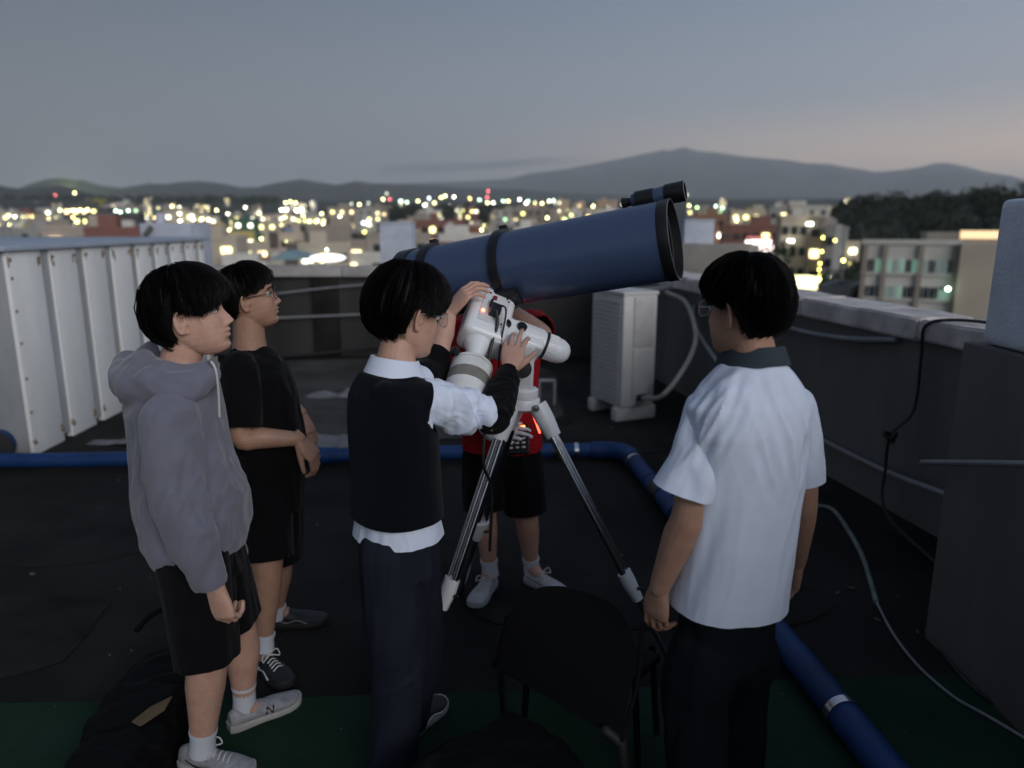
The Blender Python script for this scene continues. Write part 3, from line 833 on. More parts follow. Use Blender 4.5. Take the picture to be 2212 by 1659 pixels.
for vt, vb in ((561, 588), (619, 643), (678, 702)):
    z1, z0 = fzz(1960, vt), fzz(1960, vb)
    for ua, ub, n_ in ((1876, 1905, 2), (1915, 1985, 5), (1994, 2062, 5)):
        xa, xb = fx(ua), fx(ub)
        for k in range(n_):
            x0_, x1_ = lerp(xa, xb, (k + 0.1) / n_), lerp(xa, xb, (k + 0.9) / n_)
            fr_w = sp_('window', x0_, x1_, -0.07, -0.012, z0, z1, rc.choice((M_GLASS, M_GLASS, em('dim_green', (0.25, 0.6, 0.5), 0.07), E_GREEN, em('dim_green', (0.25, 0.6, 0.5), 0.07))))
            part('mullion', sb, (fr_w.location.x, fr_w.location.y - 0.04, fr_w.location.z), (0.05, 0.04, z1 - z0), M_FRAME)
    sp_('sill_band', 0, LW, -0.15, -0.011, z0 - 0.18, z0 - 0.02, WM['white'])
FOOT.append((1866, 2160, 527, 44.5, 'school'))

# ---- buildings one can tell apart, right to left
NB = [
    # u0, u1, vtop, D, wall, label, kwargs
    (1684, 1758, 474, 120, 'beige', 'beige mid-rise with two bright white wall lamps left of the dark wood', dict(cols=4, rows=5, lit=0.15, ww=1.1)),
    (1760, 1790, 478, 118, 'taupe', 'narrow taupe tower between the beige mid-rise and the grey slab', dict(cols=1, rows=5, lit=0.1, top_unit=False)),
    (1792, 1812, 495, 112, 'grey', 'slim grey slab with dark windows beside the yellow lit stairwell', dict(cols=1, rows=5, lit=0.0, top_unit=False)),
    (1660, 1700, 452, 210, 'grey', 'grey block with roof tower behind the beige mid-rise', dict(lit=0.2)),
    (1700, 1790, 448, 260, 'white', 'long pale flat roofed block just left of the wooded hill', dict(rows=3, lit=0.12)),
    (1790, 1850, 640, 50, 'grey', 'low grey annex roof beside the school building', dict(lit=0.0, rows=1, vmin=900)),
    (1558, 1700, 492, 150, 'brick', 'red brick block with pale pilasters behind the white lit sign', dict(cols=7, rows=4, lit=0.2, lits=(E_WARM, E_YEL))),
    (1500, 1570, 468, 210, 'orange', 'orange brick house behind the pale pillar at the telescope mouth', dict(lit=0.25)),
    (1575, 1660, 458, 260, 'beige', 'beige low block with warm windows under the green floodlights', dict(lit=0.4)),
    (1490, 1555, 452, 420, 'grey', 'grey hall under the green floodlights', dict(lit=0.2, rows=2)),
    (1291, 1331, 434, 640, 'tan', 'tan tower block rightmost of the towers above the telescope tube', dict(lit=0.06, cols=4)),
    (1237, 1264, 440, 640, 'tan', 'short tan tower second from the right above the telescope tube', dict(lit=0.06, cols=3)),
    (1202, 1229, 434, 640, 'tan', 'tallest tan tower third from the right above the telescope tube', dict(lit=0.06, cols=3)),
    (1145, 1167, 443, 640, 'tan', 'slender tan tower leftmost of the towers above the telescope tube', dict(lit=0.06, cols=2)),
    (1269, 1334, 455, 430, 'white', 'broad pale block below the rightmost tan tower', dict(lit=0.4)),
    (1225, 1262, 458, 430, 'white', 'pale block below the short tan tower', dict(lit=0.35)),
    (1159, 1200, 458, 430, 'pink', 'pinkish block between two tan towers', dict(lit=0.5)),
    (1107, 1146, 461, 430, 'white', 'pale block left of the slender tan tower', dict(lit=0.45)),
    (1069, 1098, 467, 400, 'white', 'small white tower with a tall green lit window', dict(lit=0.3, lits=(E_GREEN2,), cols=2)),
    (1080, 1180, 486, 300, 'beige', 'long beige building with a lit front behind the rear tube ring', dict(lit=0.6, rows=3)),
    (1000, 1062, 492, 280, 'beige', 'beige house between the red brick building and the white tower', dict(lit=0.35)),
    (893, 962, 481, 190, 'brick', 'red brick apartment building behind the rear of the telescope', dict(lit=0.12, cols=4, ledge='white')),
    (955, 1040, 494, 200, 'brick', 'lower red brick wing right of the red apartment building', dict(lit=0.15, cols=5, ledge='white')),
    (880, 945, 470, 330, 'taupe', 'taupe flat roofed building behind the pale pillar', dict(lit=0.3)),
    (760, 823, 524, 130, 'pink', 'pale low house with a blue grey roof left of the pillar', dict(lit=0.0, rows=2, roof='blue', top_unit=False)),
    (653, 754, 492, 170, 'taupe', 'taupe building with one dark window above the white lit canopy', dict(lit=0.05, cols=5, rows=2)),
    (708, 769, 450, 360, 'taupe', 'tall taupe block with small dark antenna behind the taupe building', dict(lit=0.3, cols=3)),
    (553, 640, 466, 420, 'pink', 'pinkish apartment block with two rows of bright lamps', dict(lit=0.5)),
    (640, 705, 470, 420, 'grey', 'grey low block right of the bright lamp rows', dict(lit=0.35)),
    (555, 600, 480, 280, 'beige', 'narrow beige house with a yellow lamp left of the tent roofs', dict(lit=0.3)),
    (450, 541, 507, 150, 'yellow', 'yellow apartment house with bright white windows beside the black haired head', dict(lit=0.55, cols=4, rows=3, lits=(E_WHITE, E_YEL))),
    (505, 556, 476, 260, 'green', 'house with a dark green roof screen', dict(lit=0.3)),
    (415, 470, 470, 330, 'beige', 'beige block with a column of bright windows', dict(lit=0.6, cols=2)),
    (352, 405, 462, 380, 'pink', 'pinkish house on the slope left of the bright column', dict(lit=0.35)),
    (252, 303, 448, 420, 'taupe', 'taupe block behind the unfinished dark building', dict(lit=0.35, lits=(E_GREEN2, E_WHITE))),
    (200, 302, 464, 240, 'dark', 'dark unfinished building with empty window openings', dict(lit=0.05, cols=7, rows=4, ledge='taupe')),
    (202, 300, 496, 190, 'orange', 'long low orange brick house above the steel enclosure', dict(lit=0.0, rows=1)),
    (138, 205, 446, 260, 'dark', 'dark apartment block with a column of glowing windows', dict(lit=0.35, cols=4, rows=5)),
    (62, 142, 480, 210, 'taupe', 'taupe house with a red ground floor at the far left', dict(lit=0.05, rows=2)),
    (85, 140, 452, 420, 'grey', 'grey block on the slope left of the dark apartment block', dict(lit=0.3)),
    (-20, 45, 462, 360, 'grey', 'small grey block at the left edge of the city', dict(lit=0.5)),
]
SHORT = ['beige mid-rise', 'narrow taupe tower', 'slim grey slab', 'grey block with roof tower', 'long pale flat block', 'low grey annex', 'red block with pilasters', 'orange brick house', 'beige block under floodlights', 'grey floodlit hall',
         'rightmost tan tower', 'short tan tower', 'tallest tan tower', 'slender tan tower', 'broad pale block', 'pale block by short tower', 'pinkish block between towers', 'pale block by slender tower', 'small white tower', 'long beige building',
         'beige house by red bricks', 'red brick apartment building', 'lower red brick wing', 'taupe building behind pillar', 'pale house with blue roof', 'taupe building above canopy', 'tall taupe antenna block', 'pinkish block with lamp rows', 'grey low block', 'narrow beige house',
         'yellow apartment house', 'green screened house', 'beige block with bright column', 'pinkish slope house', 'taupe block behind scaffold', 'dark unfinished building', 'long orange brick house', 'dark apartment block', 'taupe red floored house', 'grey slope block', 'small grey edge block']
def near_named(u):
    k = min(range(len(NB)), key=lambda q: abs((NB[q][0] + NB[q][1]) / 2 - u))
    d = u - (NB[k][0] + NB[k][1]) / 2
    rel = 'below' if abs(d) < (NB[k][1] - NB[k][0]) * 0.4 else ('left of' if d < 0 else 'right of')
    return rel, SHORT[k]
ORD = ['', 'second', 'third', 'fourth', 'fifth', 'sixth', 'seventh', 'eighth', 'ninth', 'tenth', 'eleventh', 'twelfth']
def relabel(items, fmt):
    """items: (u, object, kind words): give each its own words by the building it stands beside"""
    seen = {}
    for u, o, kind in sorted(items, key=lambda t: t[0]):
        rel, sh = near_named(u)
        key = (kind, rel, sh)
        n = seen.get(key, 0); seen[key] = n + 1
        o['label'] = fmt.format(kind=kind, rel=rel, sh=sh) + ('' if n == 0 else ', ' + ORD[min(n, 11)] + ' from left')
for k, (u0, u1, vt, D, wl_, lab, kw) in enumerate(NB):
    building(u0, u1, vt, D, wl_, lab, seed=k, yaw=rc.uniform(-14, 14), **kw)
# crane over the unfinished building
e = empty('tower_crane', at(222, 500, Y=270), 'slim yellow green tower crane above the dark unfinished building', 'crane')
m_crane = mat('crane_paint', (0.30, 0.26, 0.08), 0.6)
p0, p1_ = at(222, 505, Y=270), at(222, 432, Y=270)
a = MB(); a.box(lerp(p0, p1_, .5), (0.9, 0.9, (p1_ - p0).length)); a.build('mast', m_crane, e, smooth=False)
a = MB(); a.box(at(210, 433, Y=270), (6.5, 0.8, 0.9)); a.build('jib', m_crane, e, smooth=False)
# roofs seen from above: tents, lit canopy, sign
e = empty('tent_roof', at(622, 560, Y=95), 'low pitched tent roof with a blue slope left of the white lit canopy', 'roof')
q0, q1, q2 = at(580, 563, Y=95), at(668, 560, Y=95), at(628, 540, Y=99)
a = MB(); zb_ = q0.z - 0.2
a.add([q0, q1, V((q1.x, 103, q1.z)), V((q0.x, 103, q0.z)), V((q2.x, 96.5, q2.z)), V((q2.x, 101.5, q2.z))], [(0, 1, 4), (1, 2, 5, 4), (2, 3, 5), (3, 0, 4, 5), (0, 3, 2, 1)]); a.build('canopy', WM['teal'], e, smooth=False)
for x_, y_ in ((q0.x, 95.2), (q1.x, 95.2), (q0.x, 102.8), (q1.x, 102.8)):
    a = MB(); a.tube([V((x_, y_, -13)), V((x_, y_, q1.z - 0.05))], 0.12, 8); a.build('post', M_FRAME, e)
e = empty('lit_canopy', at(708, 560, Y=85), 'glowing white oval canopy with a round green light above it', 'canopy')
cc_ = at(708, 557, Y=85); w_ = (at(746, 557, Y=85).x - at(670, 557, Y=85).x) / 2
a = MB(); a.ell(cc_, (w_, 2.2, 0.42), None, 28, 12); a.build('canopy', em('canopy_glow', (1.0, 0.98, 0.92), 1.6), e)
a = MB(); a.tube([V((cc_.x, 85, -13)), V((cc_.x, 85, cc_.z - 0.3))], 0.3, 10); a.build('column', M_FRAME, e)
e = empty('lit_sign', at(1640, 525, Y=100), 'large overexposed white and pink shop sign on the red brick block', 'sign')
for (ua, ub, va, vb, m_) in ((1612, 1664, 519, 528, em('sign_white', (1.0, 0.93, 0.88), 3.0)), (1632, 1667, 530, 562, em('sign_pink', (1.0, 0.80, 0.76), 2.6)), (1614, 1666, 511, 516, em('sign_red', (0.9, 0.10, 0.08), 0.5))):
    c0_, c1_ = at(ua, va, Y=100), at(ub, vb, Y=100)
    part('sign_panel', e, ((c0_.x + c1_.x) / 2 - e.location.x, 0, (c0_.z + c1_.z) / 2 - e.location.z), (c1_.x - c0_.x, 0.4, c0_.z - c1_.z), m_)
c0_ = at(1640, 560, Y=100.4); part('sign_post', e, (c0_.x - e.location.x, 0.5, (-13 + c0_.z) / 2 - e.location.z), (0.6, 0.5, c0_.z + 13), M_FRAME)
e = empty('lit_shopfront', at(1702, 600, Y=80), 'bright yellow shopfront box just above the right coping', 'shop')
c0_, c1_ = at(1727, 597, Y=80), at(1757, 623, Y=80)
part('glowing_front', e, ((c0_.x + c1_.x) / 2 - e.location.x, 0, (c0_.z + c1_.z) / 2 - e.location.z), (c1_.x - c0_.x, 3.0, c0_.z - c1_.z), em('shop_yellow', (1.0, 0.90, 0.42), 1.9))
part('shop_body', e, ((c0_.x + c1_.x) / 2 - e.location.x, 2.4, (c1_.z - 12) / 2 - e.location.z), (c1_.x - c0_.x + 2, 4.0, c1_.z + 12 - 0.1), WM['taupe'])

# ---- low-rise fill between them
fills = [('beige', 'small beige low-rise house in the blurred city'), ('taupe', 'small taupe low-rise house in the blurred city'), ('grey', 'small grey low-rise house in the blurred city'), ('white', 'small white low-rise house in the blurred city'),
         ('pink', 'small pinkish low-rise house in the blurred city'), ('brick', 'small red brick low-rise house in the blurred city')]
def v_of(D, z): return proj(V((0, D, z)))[1]
HOUSES = []
for k in range(230):
    D = rc.choice((120, 150, 180, 220, 260, 310, 370, 440, 520, 620, 740, 880, 1050, 1300)) * rc.uniform(0.92, 1.08)
    u = rc.uniform(-60, 1820 if D < 600 else 2000)
    if 1680 < u < 2000 and D < 130: continue
    hgt = rc.uniform(5, 13) if D < 300 else rc.uniform(8, 20)
    wid = rc.uniform(7, 15)
    du = wid * FPX / D / 2
    vt = v_of(D, terr(D, math.atan2((u - 1106) / FPX, 1)) + hgt)
    wl_, lab = rc.choice(fills)
    hs_ = building(u - du, u + du, vt, D, wl_, lab, group='low-rise houses of the ' + wl_ + ' kind', seed=500 + k, yaw=rc.uniform(-20, 20), lit=rc.choice((0.15, 0.3, 0.5)), rows=2 if D < 400 else 3, cols=3, ww=1.6, name='house')
    HOUSES.append((u, hs_, lab.split(' low-rise')[0] + ' low-rise house'))
relabel(HOUSES, '{kind} {rel} the {sh}')

# ---- street and flood lamps: each stands on the land
LC = dict(w=((1.0, 0.98, 0.78), 1), y=((1.0, 0.95, 0.42), 1), Y=((1.0, 0.92, 0.20), 1.1), o=((1.0, 0.66, 0.26), 0.9), g=((0.66, 1.0, 0.74), 0.8), G=((0.55, 1.0, 0.35), 0.9), r=((1.0, 0.16, 0.18), 0.55), b=((0.72, 0.88, 1.0), 0.8), d=((0.9, 0.9, 0.7), 0.28), W=((1.0, 1.0, 0.86), 1.5))
LN = dict(w='white', y='pale yellow', Y='strong yellow', o='orange', g='pale green', G='lime green', r='red', b='bluish white', d='dim', W='very bright white')
lampmat = {k: em('lamp_' + LN[k].replace(' ', '_'), c, 12.0 * s) for k, (c, s) in LC.items()}
M_POLE = mat('lamp_pole', (0.12, 0.12, 0.12), 0.6)
L1 = '12,390,w 62,398,y 75,360,r 127,383,r 475,360,r 645,340,y 100,480,o 125,500,w 128,545,w 75,535,y 190,480,o 415,512,w 520,490,y 528,550,y 610,490,y 635,490,y 692,487,y 755,485,y 600,550,o 630,550,o 610,620,w 640,625,g 885,508,w 1000,495,g 1040,505,g 1108,493,g 1305,445,y 1305,385,d 1330,555,o 1485,455,y 1550,465,w 1555,580,w 1550,520,w 1685,472,y 1660,540,w 1670,570,w 1788,485,y 1745,565,y 1800,570,w 1872,490,y 1970,520,w 2120,465,w 1885,640,g 1980,660,y 1645,632,w 85,612,y 220,625,y 55,675,Y 1725,755,d 2180,725,y'
L2 = '255,425,y 298,415,y 342,425,y 220,485,W 260,485,W 350,490,W 395,490,W 30,520,y 250,550,y 345,570,y 410,535,y 455,520,o 465,585,y 517,585,Y 568,520,y 580,605,y 155,583,w 725,545,w 740,610,y 825,435,d 893,440,y 970,430,d 1097,395,y 1130,345,d 1155,395,r 1160,468,y 1250,410,g 1250,455,w 1305,420,g 1400,410,y 1455,445,w 1495,385,b 1540,425,y 1600,380,y 1635,365,y 1710,375,w 1672,450,w 1848,388,o 1930,400,g 2005,325,r 1998,378,r 1920,450,y 2000,425,y 2050,425,w 2135,410,g 2180,410,y 925,600,b 965,600,W 938,680,Y 612,830,g 305,650,y 315,700,y 262,765,y 302,785,y 365,770,Y 132,780,G 45,735,y 1365,780,o 1970,625,y 1950,660,y'
L3 = '65,395,w 140,410,g 120,430,w 200,425,y 260,430,y 320,410,w 360,405,g 285,480,b 305,555,y 460,570,G 100,600,y 700,455,y 960,435,w 1037,393,w 1510,355,d 1530,450,y 1520,500,y 1640,530,o 1600,465,G 1640,475,G 1690,460,g 1730,480,G 1770,500,G 1800,510,G 1820,470,g 1760,455,g 1700,490,G 2065,495,g 1940,580,y 1932,630,y 2065,585,y 1785,715,w'
L4 = '380,550,y 345,608,W 375,608,W 180,755,W 210,755,W 475,725,Y 465,845,Y 450,950,Y 442,1000,Y 440,1045,Y 440,1085,Y 580,750,Y 720,845,Y 650,925,Y 875,765,w 530,1070,w 570,415,d 600,415,w 665,415,w 690,425,y 787,415,w 670,450,y 1140,588,d 1760,555,w 1748,605,y 1820,595,w 1838,650,W 1850,590,w 1555,1170,g'
lamp_mesh = {}
LAMPS = []
def lamp(u, v, c):
    # distance at which a lamp of ordinary height stands on the land and is seen at row v
    best, bd = None, 1e9
    for D in (60, 75, 95, 120, 150, 185, 225, 270, 320, 380, 440, 500, 560, 640, 720, 820, 940, 1080, 1250, 1450, 1700, 2000, 2350, 2700):
        z = terr(D, math.atan2((u - 1106) / FPX, 1)) + 6.5
        dv = abs(v_of(D, z) - v)
        if dv < bd: best, bd = D, dv
    D = best
    onwall = False
    for (fu0, fu1, fvt, fD, fn) in FOOT:                  # lamps seen against a facade hang on it
        if fu0 - 2 < u < fu1 + 2 and v > fvt - 1 and fD - 1.2 < D:
            D = fD - 1.2; onwall = True
    if v > 560 and not onwall: D = min(D, 62)
    p = at(u, v, Y=D)
    az = math.atan2(p.x, p.y)
    zb = terr(D, az)
    k = (c, round(D))
    rad = max(0.12, D * 0.00125) * (1.25 if c == 'W' else 1.0)
    if k not in lamp_mesh:
        b = MB(); b.ell((0, 0, 0), (rad, rad, rad * 0.9), None, 12, 8)
        me = b.mesh('lamp_head'); me.materials.append(lampmat[c]); lamp_mesh[k] = me
        for q in me.polygons: q.use_smooth = True
    e = empty('street_lamp', (p.x, p.y, zb), f'{LN[c]} lamp glowing as a soft disc in the city', 'lamp', f'{LN[c]} lamps of the city')
    LAMPS.append((u, e, LN[c] + (' wall lamp' if onwall else ' street lamp')))
    o = bpy.data.objects.new('lamp_head', lamp_mesh[k]); C.objects.link(o); o.parent = e; o.location = (0, 0, p.z - zb)
    hh = max(1.0, p.z - zb - rad)
    if onwall:
        part('bracket', e, (0, 0.65, p.z - zb), (0.12, 1.3, 0.12), M_POLE)
        return
    part('pole', e, (0, 0, hh / 2 - 0.02), (round(max(0.14, D * 0.0004), 2), round(max(0.14, D * 0.0004), 2), round(hh)), M_POLE)
for s_, off in ((L1, 0.0), (L2, 553.0), (L3, 1106.0), (L4, 1659.0)):
    for t_ in s_.split():
        cx_, cy_, cc = t_.split(',')
        lamp(off + int(cx_) / 4.0, 331.8 + int(cy_) / 4.0, cc)
relabel(LAMPS, '{kind} glowing {rel} the {sh}')

# floodlit ground behind the dark foothill at the left: its lamps wash the slope yellow green
e = empty('floodlight_mast', at(150, 420, Y=4300), 'yellow green floodlights washing the hillside at the far left', 'floodlight')
fl_p = at(150, 410, Y=4300)
part('mast', e, (fl_p.x - e.location.x, 0, fl_p.z - e.location.z - 30), (2.0, 2.0, 60.0), M_POLE)
fll = bpy.data.objects.new('flood_lamp', bpy.data.lights.new('flood_lamp', 'POINT')); C.objects.link(fll)
fll.data.energy = 1.6e6; fll.data.color = (0.85, 1.0, 0.40); fll.data.shadow_soft_size = 12.0
fll.parent = e; fll.location = (fl_p.x - e.location.x, 0, fl_p.z - e.location.z + 4)

# ---- trees and woods
def crown_np(n, rx, rz, size, seed):
    g = np.random.default_rng(seed)
    d = g.normal(size=(n, 3)); d /= np.linalg.norm(d, axis=1)[:, None]
    rr = g.uniform(0.45, 1.0, n) ** 0.5
    lob = 1 + 0.28 * np.sin(d[:, 0] * 5 + seed) * np.cos(d[:, 1] * 4 + seed * 2) + 0.15 * np.sin(d[:, 2] * 9 + seed)
    c = d * (rr * lob)[:, None] * np.array([rx, rx, rz])
    a_ = g.normal(size=(n, 3)); a_ /= np.linalg.norm(a_, axis=1)[:, None]
    b_ = np.cross(a_, g.normal(size=(n, 3))); b_ /= np.linalg.norm(b_, axis=1)[:, None]
    s = g.uniform(0.6, 1.3, n)[:, None] * size
    return np.stack([c - a_ * s, c + b_ * s * 0.7, c + a_ * s, c - b_ * s * 0.7], 1).reshape(-1, 3)
m_leaf = mat('dark_foliage', (0.030, 0.045, 0.024), 0.9, var=0.5, vscale=0.4, col2=(0.016, 0.026, 0.014))
m_bark = mat('bark', (0.06, 0.045, 0.035), 0.95)
def wood(name, spots, n, size, label):
    allv = []
    for k, (x, y, z, r_) in enumerate(spots):
        v_ = crown_np(n, r_, r_ * 1.15, size * r_, k)
        allv.append(v_ + np.array([x, y, z + r_ * 0.9]))
    vv = np.concatenate(allv)
    nf = len(vv) // 4
    me = bpy.data.meshes.new(name)
    me.from_pydata(vv.tolist(), [], np.arange(nf * 4).reshape(nf, 4).tolist())
    return tag(link(name, me, m_leaf, smooth=False), label, 'trees', kind='stuff')
sky_wood = [(1780, 480), (1815, 448), (1850, 442), (1900, 440), (1960, 437), (2030, 433), (2100, 428), (2160, 424), (2212, 421), (2320, 418), (2500, 424)]
ridge('wooded_rise', 330, [(22, -1.4)] + [azel(*p) for p in sky_wood] + [(50, 0.5)], 130, m_hill, 30, 9)
spots = []
azs_ = [azel(*p)[0] for p in sky_wood]; els2 = [azel(*p)[1] for p in sky_wood]
for k in range(620):
    az = rc.uniform(azs_[0] + 0.3, azs_[-1]); t = rc.uniform(-0.62, 0.12)
    D = 330 + t * 130
    h = 330 * math.tan(R(interp(az, azs_, els2))) + CAM_H
    b = terr(D, R(az)) - 30
    z = b + (h - b) * max(0, 1 - abs(t) ** 1.25)
    spots.append((D * math.sin(R(az)), D * math.cos(R(az)), z - 2.4, rc.uniform(1.8, 3.6)))
wood('woods', spots, 150, 0.16, 'dark evergreen wood covering the rise at the right')
spots = []
for k in range(260):
    u = rc.uniform(845, 1110); D = rc.uniform(820, 1050); az = math.atan2((u - 1106) / FPX, 1)
    spots.append((D * (u - 1106) / FPX, D, terr(D, az) - 1, rc.uniform(5, 9)))
for k in range(240):
    u = rc.uniform(-120, 620); D = rc.uniform(1500, 2100); az = math.atan2((u - 1106) / FPX, 1)
    spots.append((D * (u - 1106) / FPX, D, terr(D, az) - 2, rc.uniform(7, 13)))
wood('woods', spots, 90, 0.2, 'dark belts of trees on the far slope below the hills')
tv = crown_np(1100, 3.0, 3.6, 0.24, 77); nf = len(tv) // 4
tree_me = bpy.data.meshes.new('crown'); tree_me.from_pydata((tv + np.array([0, 0, 6.2])).tolist(), [], np.arange(nf * 4).reshape(nf, 4).tolist()); tree_me.materials.append(m_leaf)
tb = MB(); tb.tube([(0, 0, 0), (0.1, 0, 2.5), (0, 0.1, 5.5)], [0.32, 0.24, 0.12], 8); tb.tube([(0.05, 0, 2.6), (0.9, 0.4, 5)], [0.14, 0.06], 6); tb.tube([(0.05, 0, 3.0), (-0.9, -0.3, 5.4)], [0.13, 0.06], 6)
trunk_me = tb.mesh('trunk'); trunk_me.materials.append(m_bark)
TREES = []
for k in range(46):
    D = rc.choice((90, 120, 160, 200, 260, 330, 420, 520)) * rc.uniform(0.9, 1.1)
    u = rc.uniform(-40, 1820)
    if k < 8: u, D = rc.uniform(1795, 1870), rc.uniform(75, 120)
    az = math.atan2((u - 1106) / FPX, 1)
    e = empty('city_tree', (D * (u - 1106) / FPX, D, terr(D, az) - 0.2), 'dark leafy tree standing among the city houses', 'tree', 'trees among the houses')
    e.scale = (1, 1, 1)
    s_ = rc.uniform(0.75, 1.25)
    TREES.append((u, e, 'dark leafy tree'))
    for nm, me in (('trunk', trunk_me), ('crown', tree_me)):
        o = bpy.data.objects.new(nm, me); C.objects.link(o); o.parent = e; o.scale = (s_, s_, s_); o.rotation_euler = (0, 0, rc.uniform(0, 6))
relabel(TREES, '{kind} standing {rel} the {sh}')
# ================================================================ people: library
SKIN = mat('skin', (0.58, 0.36, 0.275), 0.5, var=0.10, vscale=26, col2=(0.50, 0.275, 0.205), bump=0.08, bscale=300, sss=0.12, spec=0.35)
SKIN_TAN = mat('skin_tanned', (0.43, 0.255, 0.18), 0.5, var=0.10, vscale=26, col2=(0.37, 0.20, 0.14), bump=0.08, bscale=300, sss=0.10, spec=0.35)
M_HAIR = mat('black_hair', (0.0045, 0.0042, 0.0048), 0.6, spec=0.16)
M_EYE = mat('eye_white', (0.62, 0.60, 0.58), 0.2)
M_IRIS = mat('eye_iris', (0.012, 0.008, 0.006), 0.15)
M_LIP = mat('lip', (0.36, 0.17, 0.14), 0.5)

HZ = [-0.120, -0.113, -0.100, -0.080, -0.060, -0.040, -0.020, 0.0, 0.03, 0.06, 0.08, 0.098, 0.108, 0.113]
HF = [0.047, 0.067, 0.077, 0.078, 0.082, 0.082, 0.081, 0.079, 0.087, 0.081, 0.068, 0.043, 0.018, 0.0]      # front
HB = [0.020, -0.005, -0.030, -0.052, -0.070, -0.084, -0.092, -0.097, -0.099, -0.092, -0.078, -0.050, -0.024, 0.0]  # back
HW = [0.014, 0.027, 0.040, 0.053, 0.0605, 0.0645, 0.067, 0.0695, 0.0735, 0.069, 0.0575, 0.038, 0.018, 0.0]
def head_mb(M, ears=True):
    a = MB()
    nz, nt = 74, 84
    zs = [lerp(HZ[0], HZ[-1], 0.5 - 0.5 * math.cos(math.pi * i / (nz - 1))) for i in range(nz)]
    rr = []
    for z in zs:
        f, b, w_ = interp(z, HZ, HF), interp(z, HZ, HB), interp(z, HZ, HW)
        yc = lerp(b, f, 0.42)
        ring = []
        for k in range(nt):
            t = 2 * math.pi * k / nt
            c, s = math.cos(t), math.sin(t)
            n = 2.35 if s > 0 else 2.05
            x = w_ * math.copysign(abs(c) ** (2 / n), c)
            y = yc + (f - yc if s > 0 else yc - b) * math.copysign(abs(s) ** (2 / n), s)
            if s > 0.1:
                g = lambda z0, sz, x0, sx: math.exp(-((z - z0) / sz) ** 2 - ((abs(x) - x0) / sx) ** 2)
                y -= 0.0075 * g(0.002, 0.013, 0.031, 0.016)                     # eye sockets
                y += 0.003 * g(0.020, 0.009, 0.028, 0.022)                      # brows
                y += 0.005 * g(-0.030, 0.018, 0.046, 0.016)                     # cheekbones
                y += 0.0085 * g(-0.060, 0.0055, 0.0, 0.019)                     # upper lip
                y += 0.0080 * g(-0.0745, 0.0055, 0.0, 0.017)                    # lower lip
                y -= 0.003 * g(-0.0672, 0.0018, 0.0, 0.022)                     # mouth line
                y -= 0.0035 * g(-0.088, 0.006, 0.0, 0.022)
                y += 0.0050 * g(-0.106, 0.010, 0.0, 0.020)                      # chin
                nosew = interp(z, [-0.048, -0.036, -0.01, 0.01], [0.0125, 0.0115, 0.0075, 0.007])
                nose = interp(z, [-0.052, -0.047, -0.041, -0.035, -0.028, -0.015, 0.0, 0.012, 0.02], [0, 0.010, 0.0215, 0.0245, 0.021, 0.0145, 0.0075, 0.002, 0])
                y += nose * math.exp(-(x / nosew) ** 2)
                y += 0.008 * g(-0.0425, 0.006, 0.0125, 0.006)                   # nostril wings
            ring.append(V((x, y, z)))
        rr.append([M @ p for p in ring])
    a.rings(rr)
    if ears:
        for sd in (-1, 1):
            E = Matrix.Rotation(sd * R(24), 4, 'Z') @ Matrix.Rotation(R(-12), 4, 'X')
            T = M @ Matrix.Translation((sd * 0.0695, -0.012, -0.010)) @ E
            loop = [(0.000, 0.010, -0.030), (0.002, -0.004, -0.031), (0.004, -0.014, -0.020), (0.006, -0.020, 0.0), (0.008, -0.019, 0.016), (0.008, -0.010, 0.028), (0.006, 0.004, 0.029), (0.003, 0.013, 0.020), (0.001, 0.015, 0.008)]
            path = smooth_path([T @ V((sd * x, y, z)) for x, y, z in loop], 4)
            a.tube(path, 0.0042, 8, round_ends=True)
            a.ell(T @ V((sd * 0.0005, -0.003, 0.0)), (0.0045, 0.017, 0.029), (T.to_3x3().normalized() if True else None), 14, 10)
            a.tube(smooth_path([T @ V((sd * 0.005, 0.004, 0.019)), T @ V((sd * 0.006, -0.008, 0.012)), T @ V((sd * 0.006, -0.011, -0.002)), T @ V((sd * 0.004, -0.004, -0.014))], 4), 0.0030, 7, round_ends=True)
            a.ell(T @ V((sd * 0.004, 0.012, -0.004)), (0.004, 0.005, 0.008), None, 8, 6)
            a.ell(T @ V((sd * 0.002, 0.004, -0.027)), (0.004, 0.009, 0.009), None, 8, 6)
    return a

def head_matrix(pos, face, up, scale=1.0):
    y = V(face).normalized()
    x = y.cross(V(up)); x.normalize()
    z = x.cross(y)
    M = Matrix(((x.x, y.x, z.x, pos[0]), (x.y, y.y, z.y, pos[1]), (x.z, y.z, z.z, pos[2]), (0, 0, 0, 1)))
    return M @ Matrix.Scale(scale, 4)

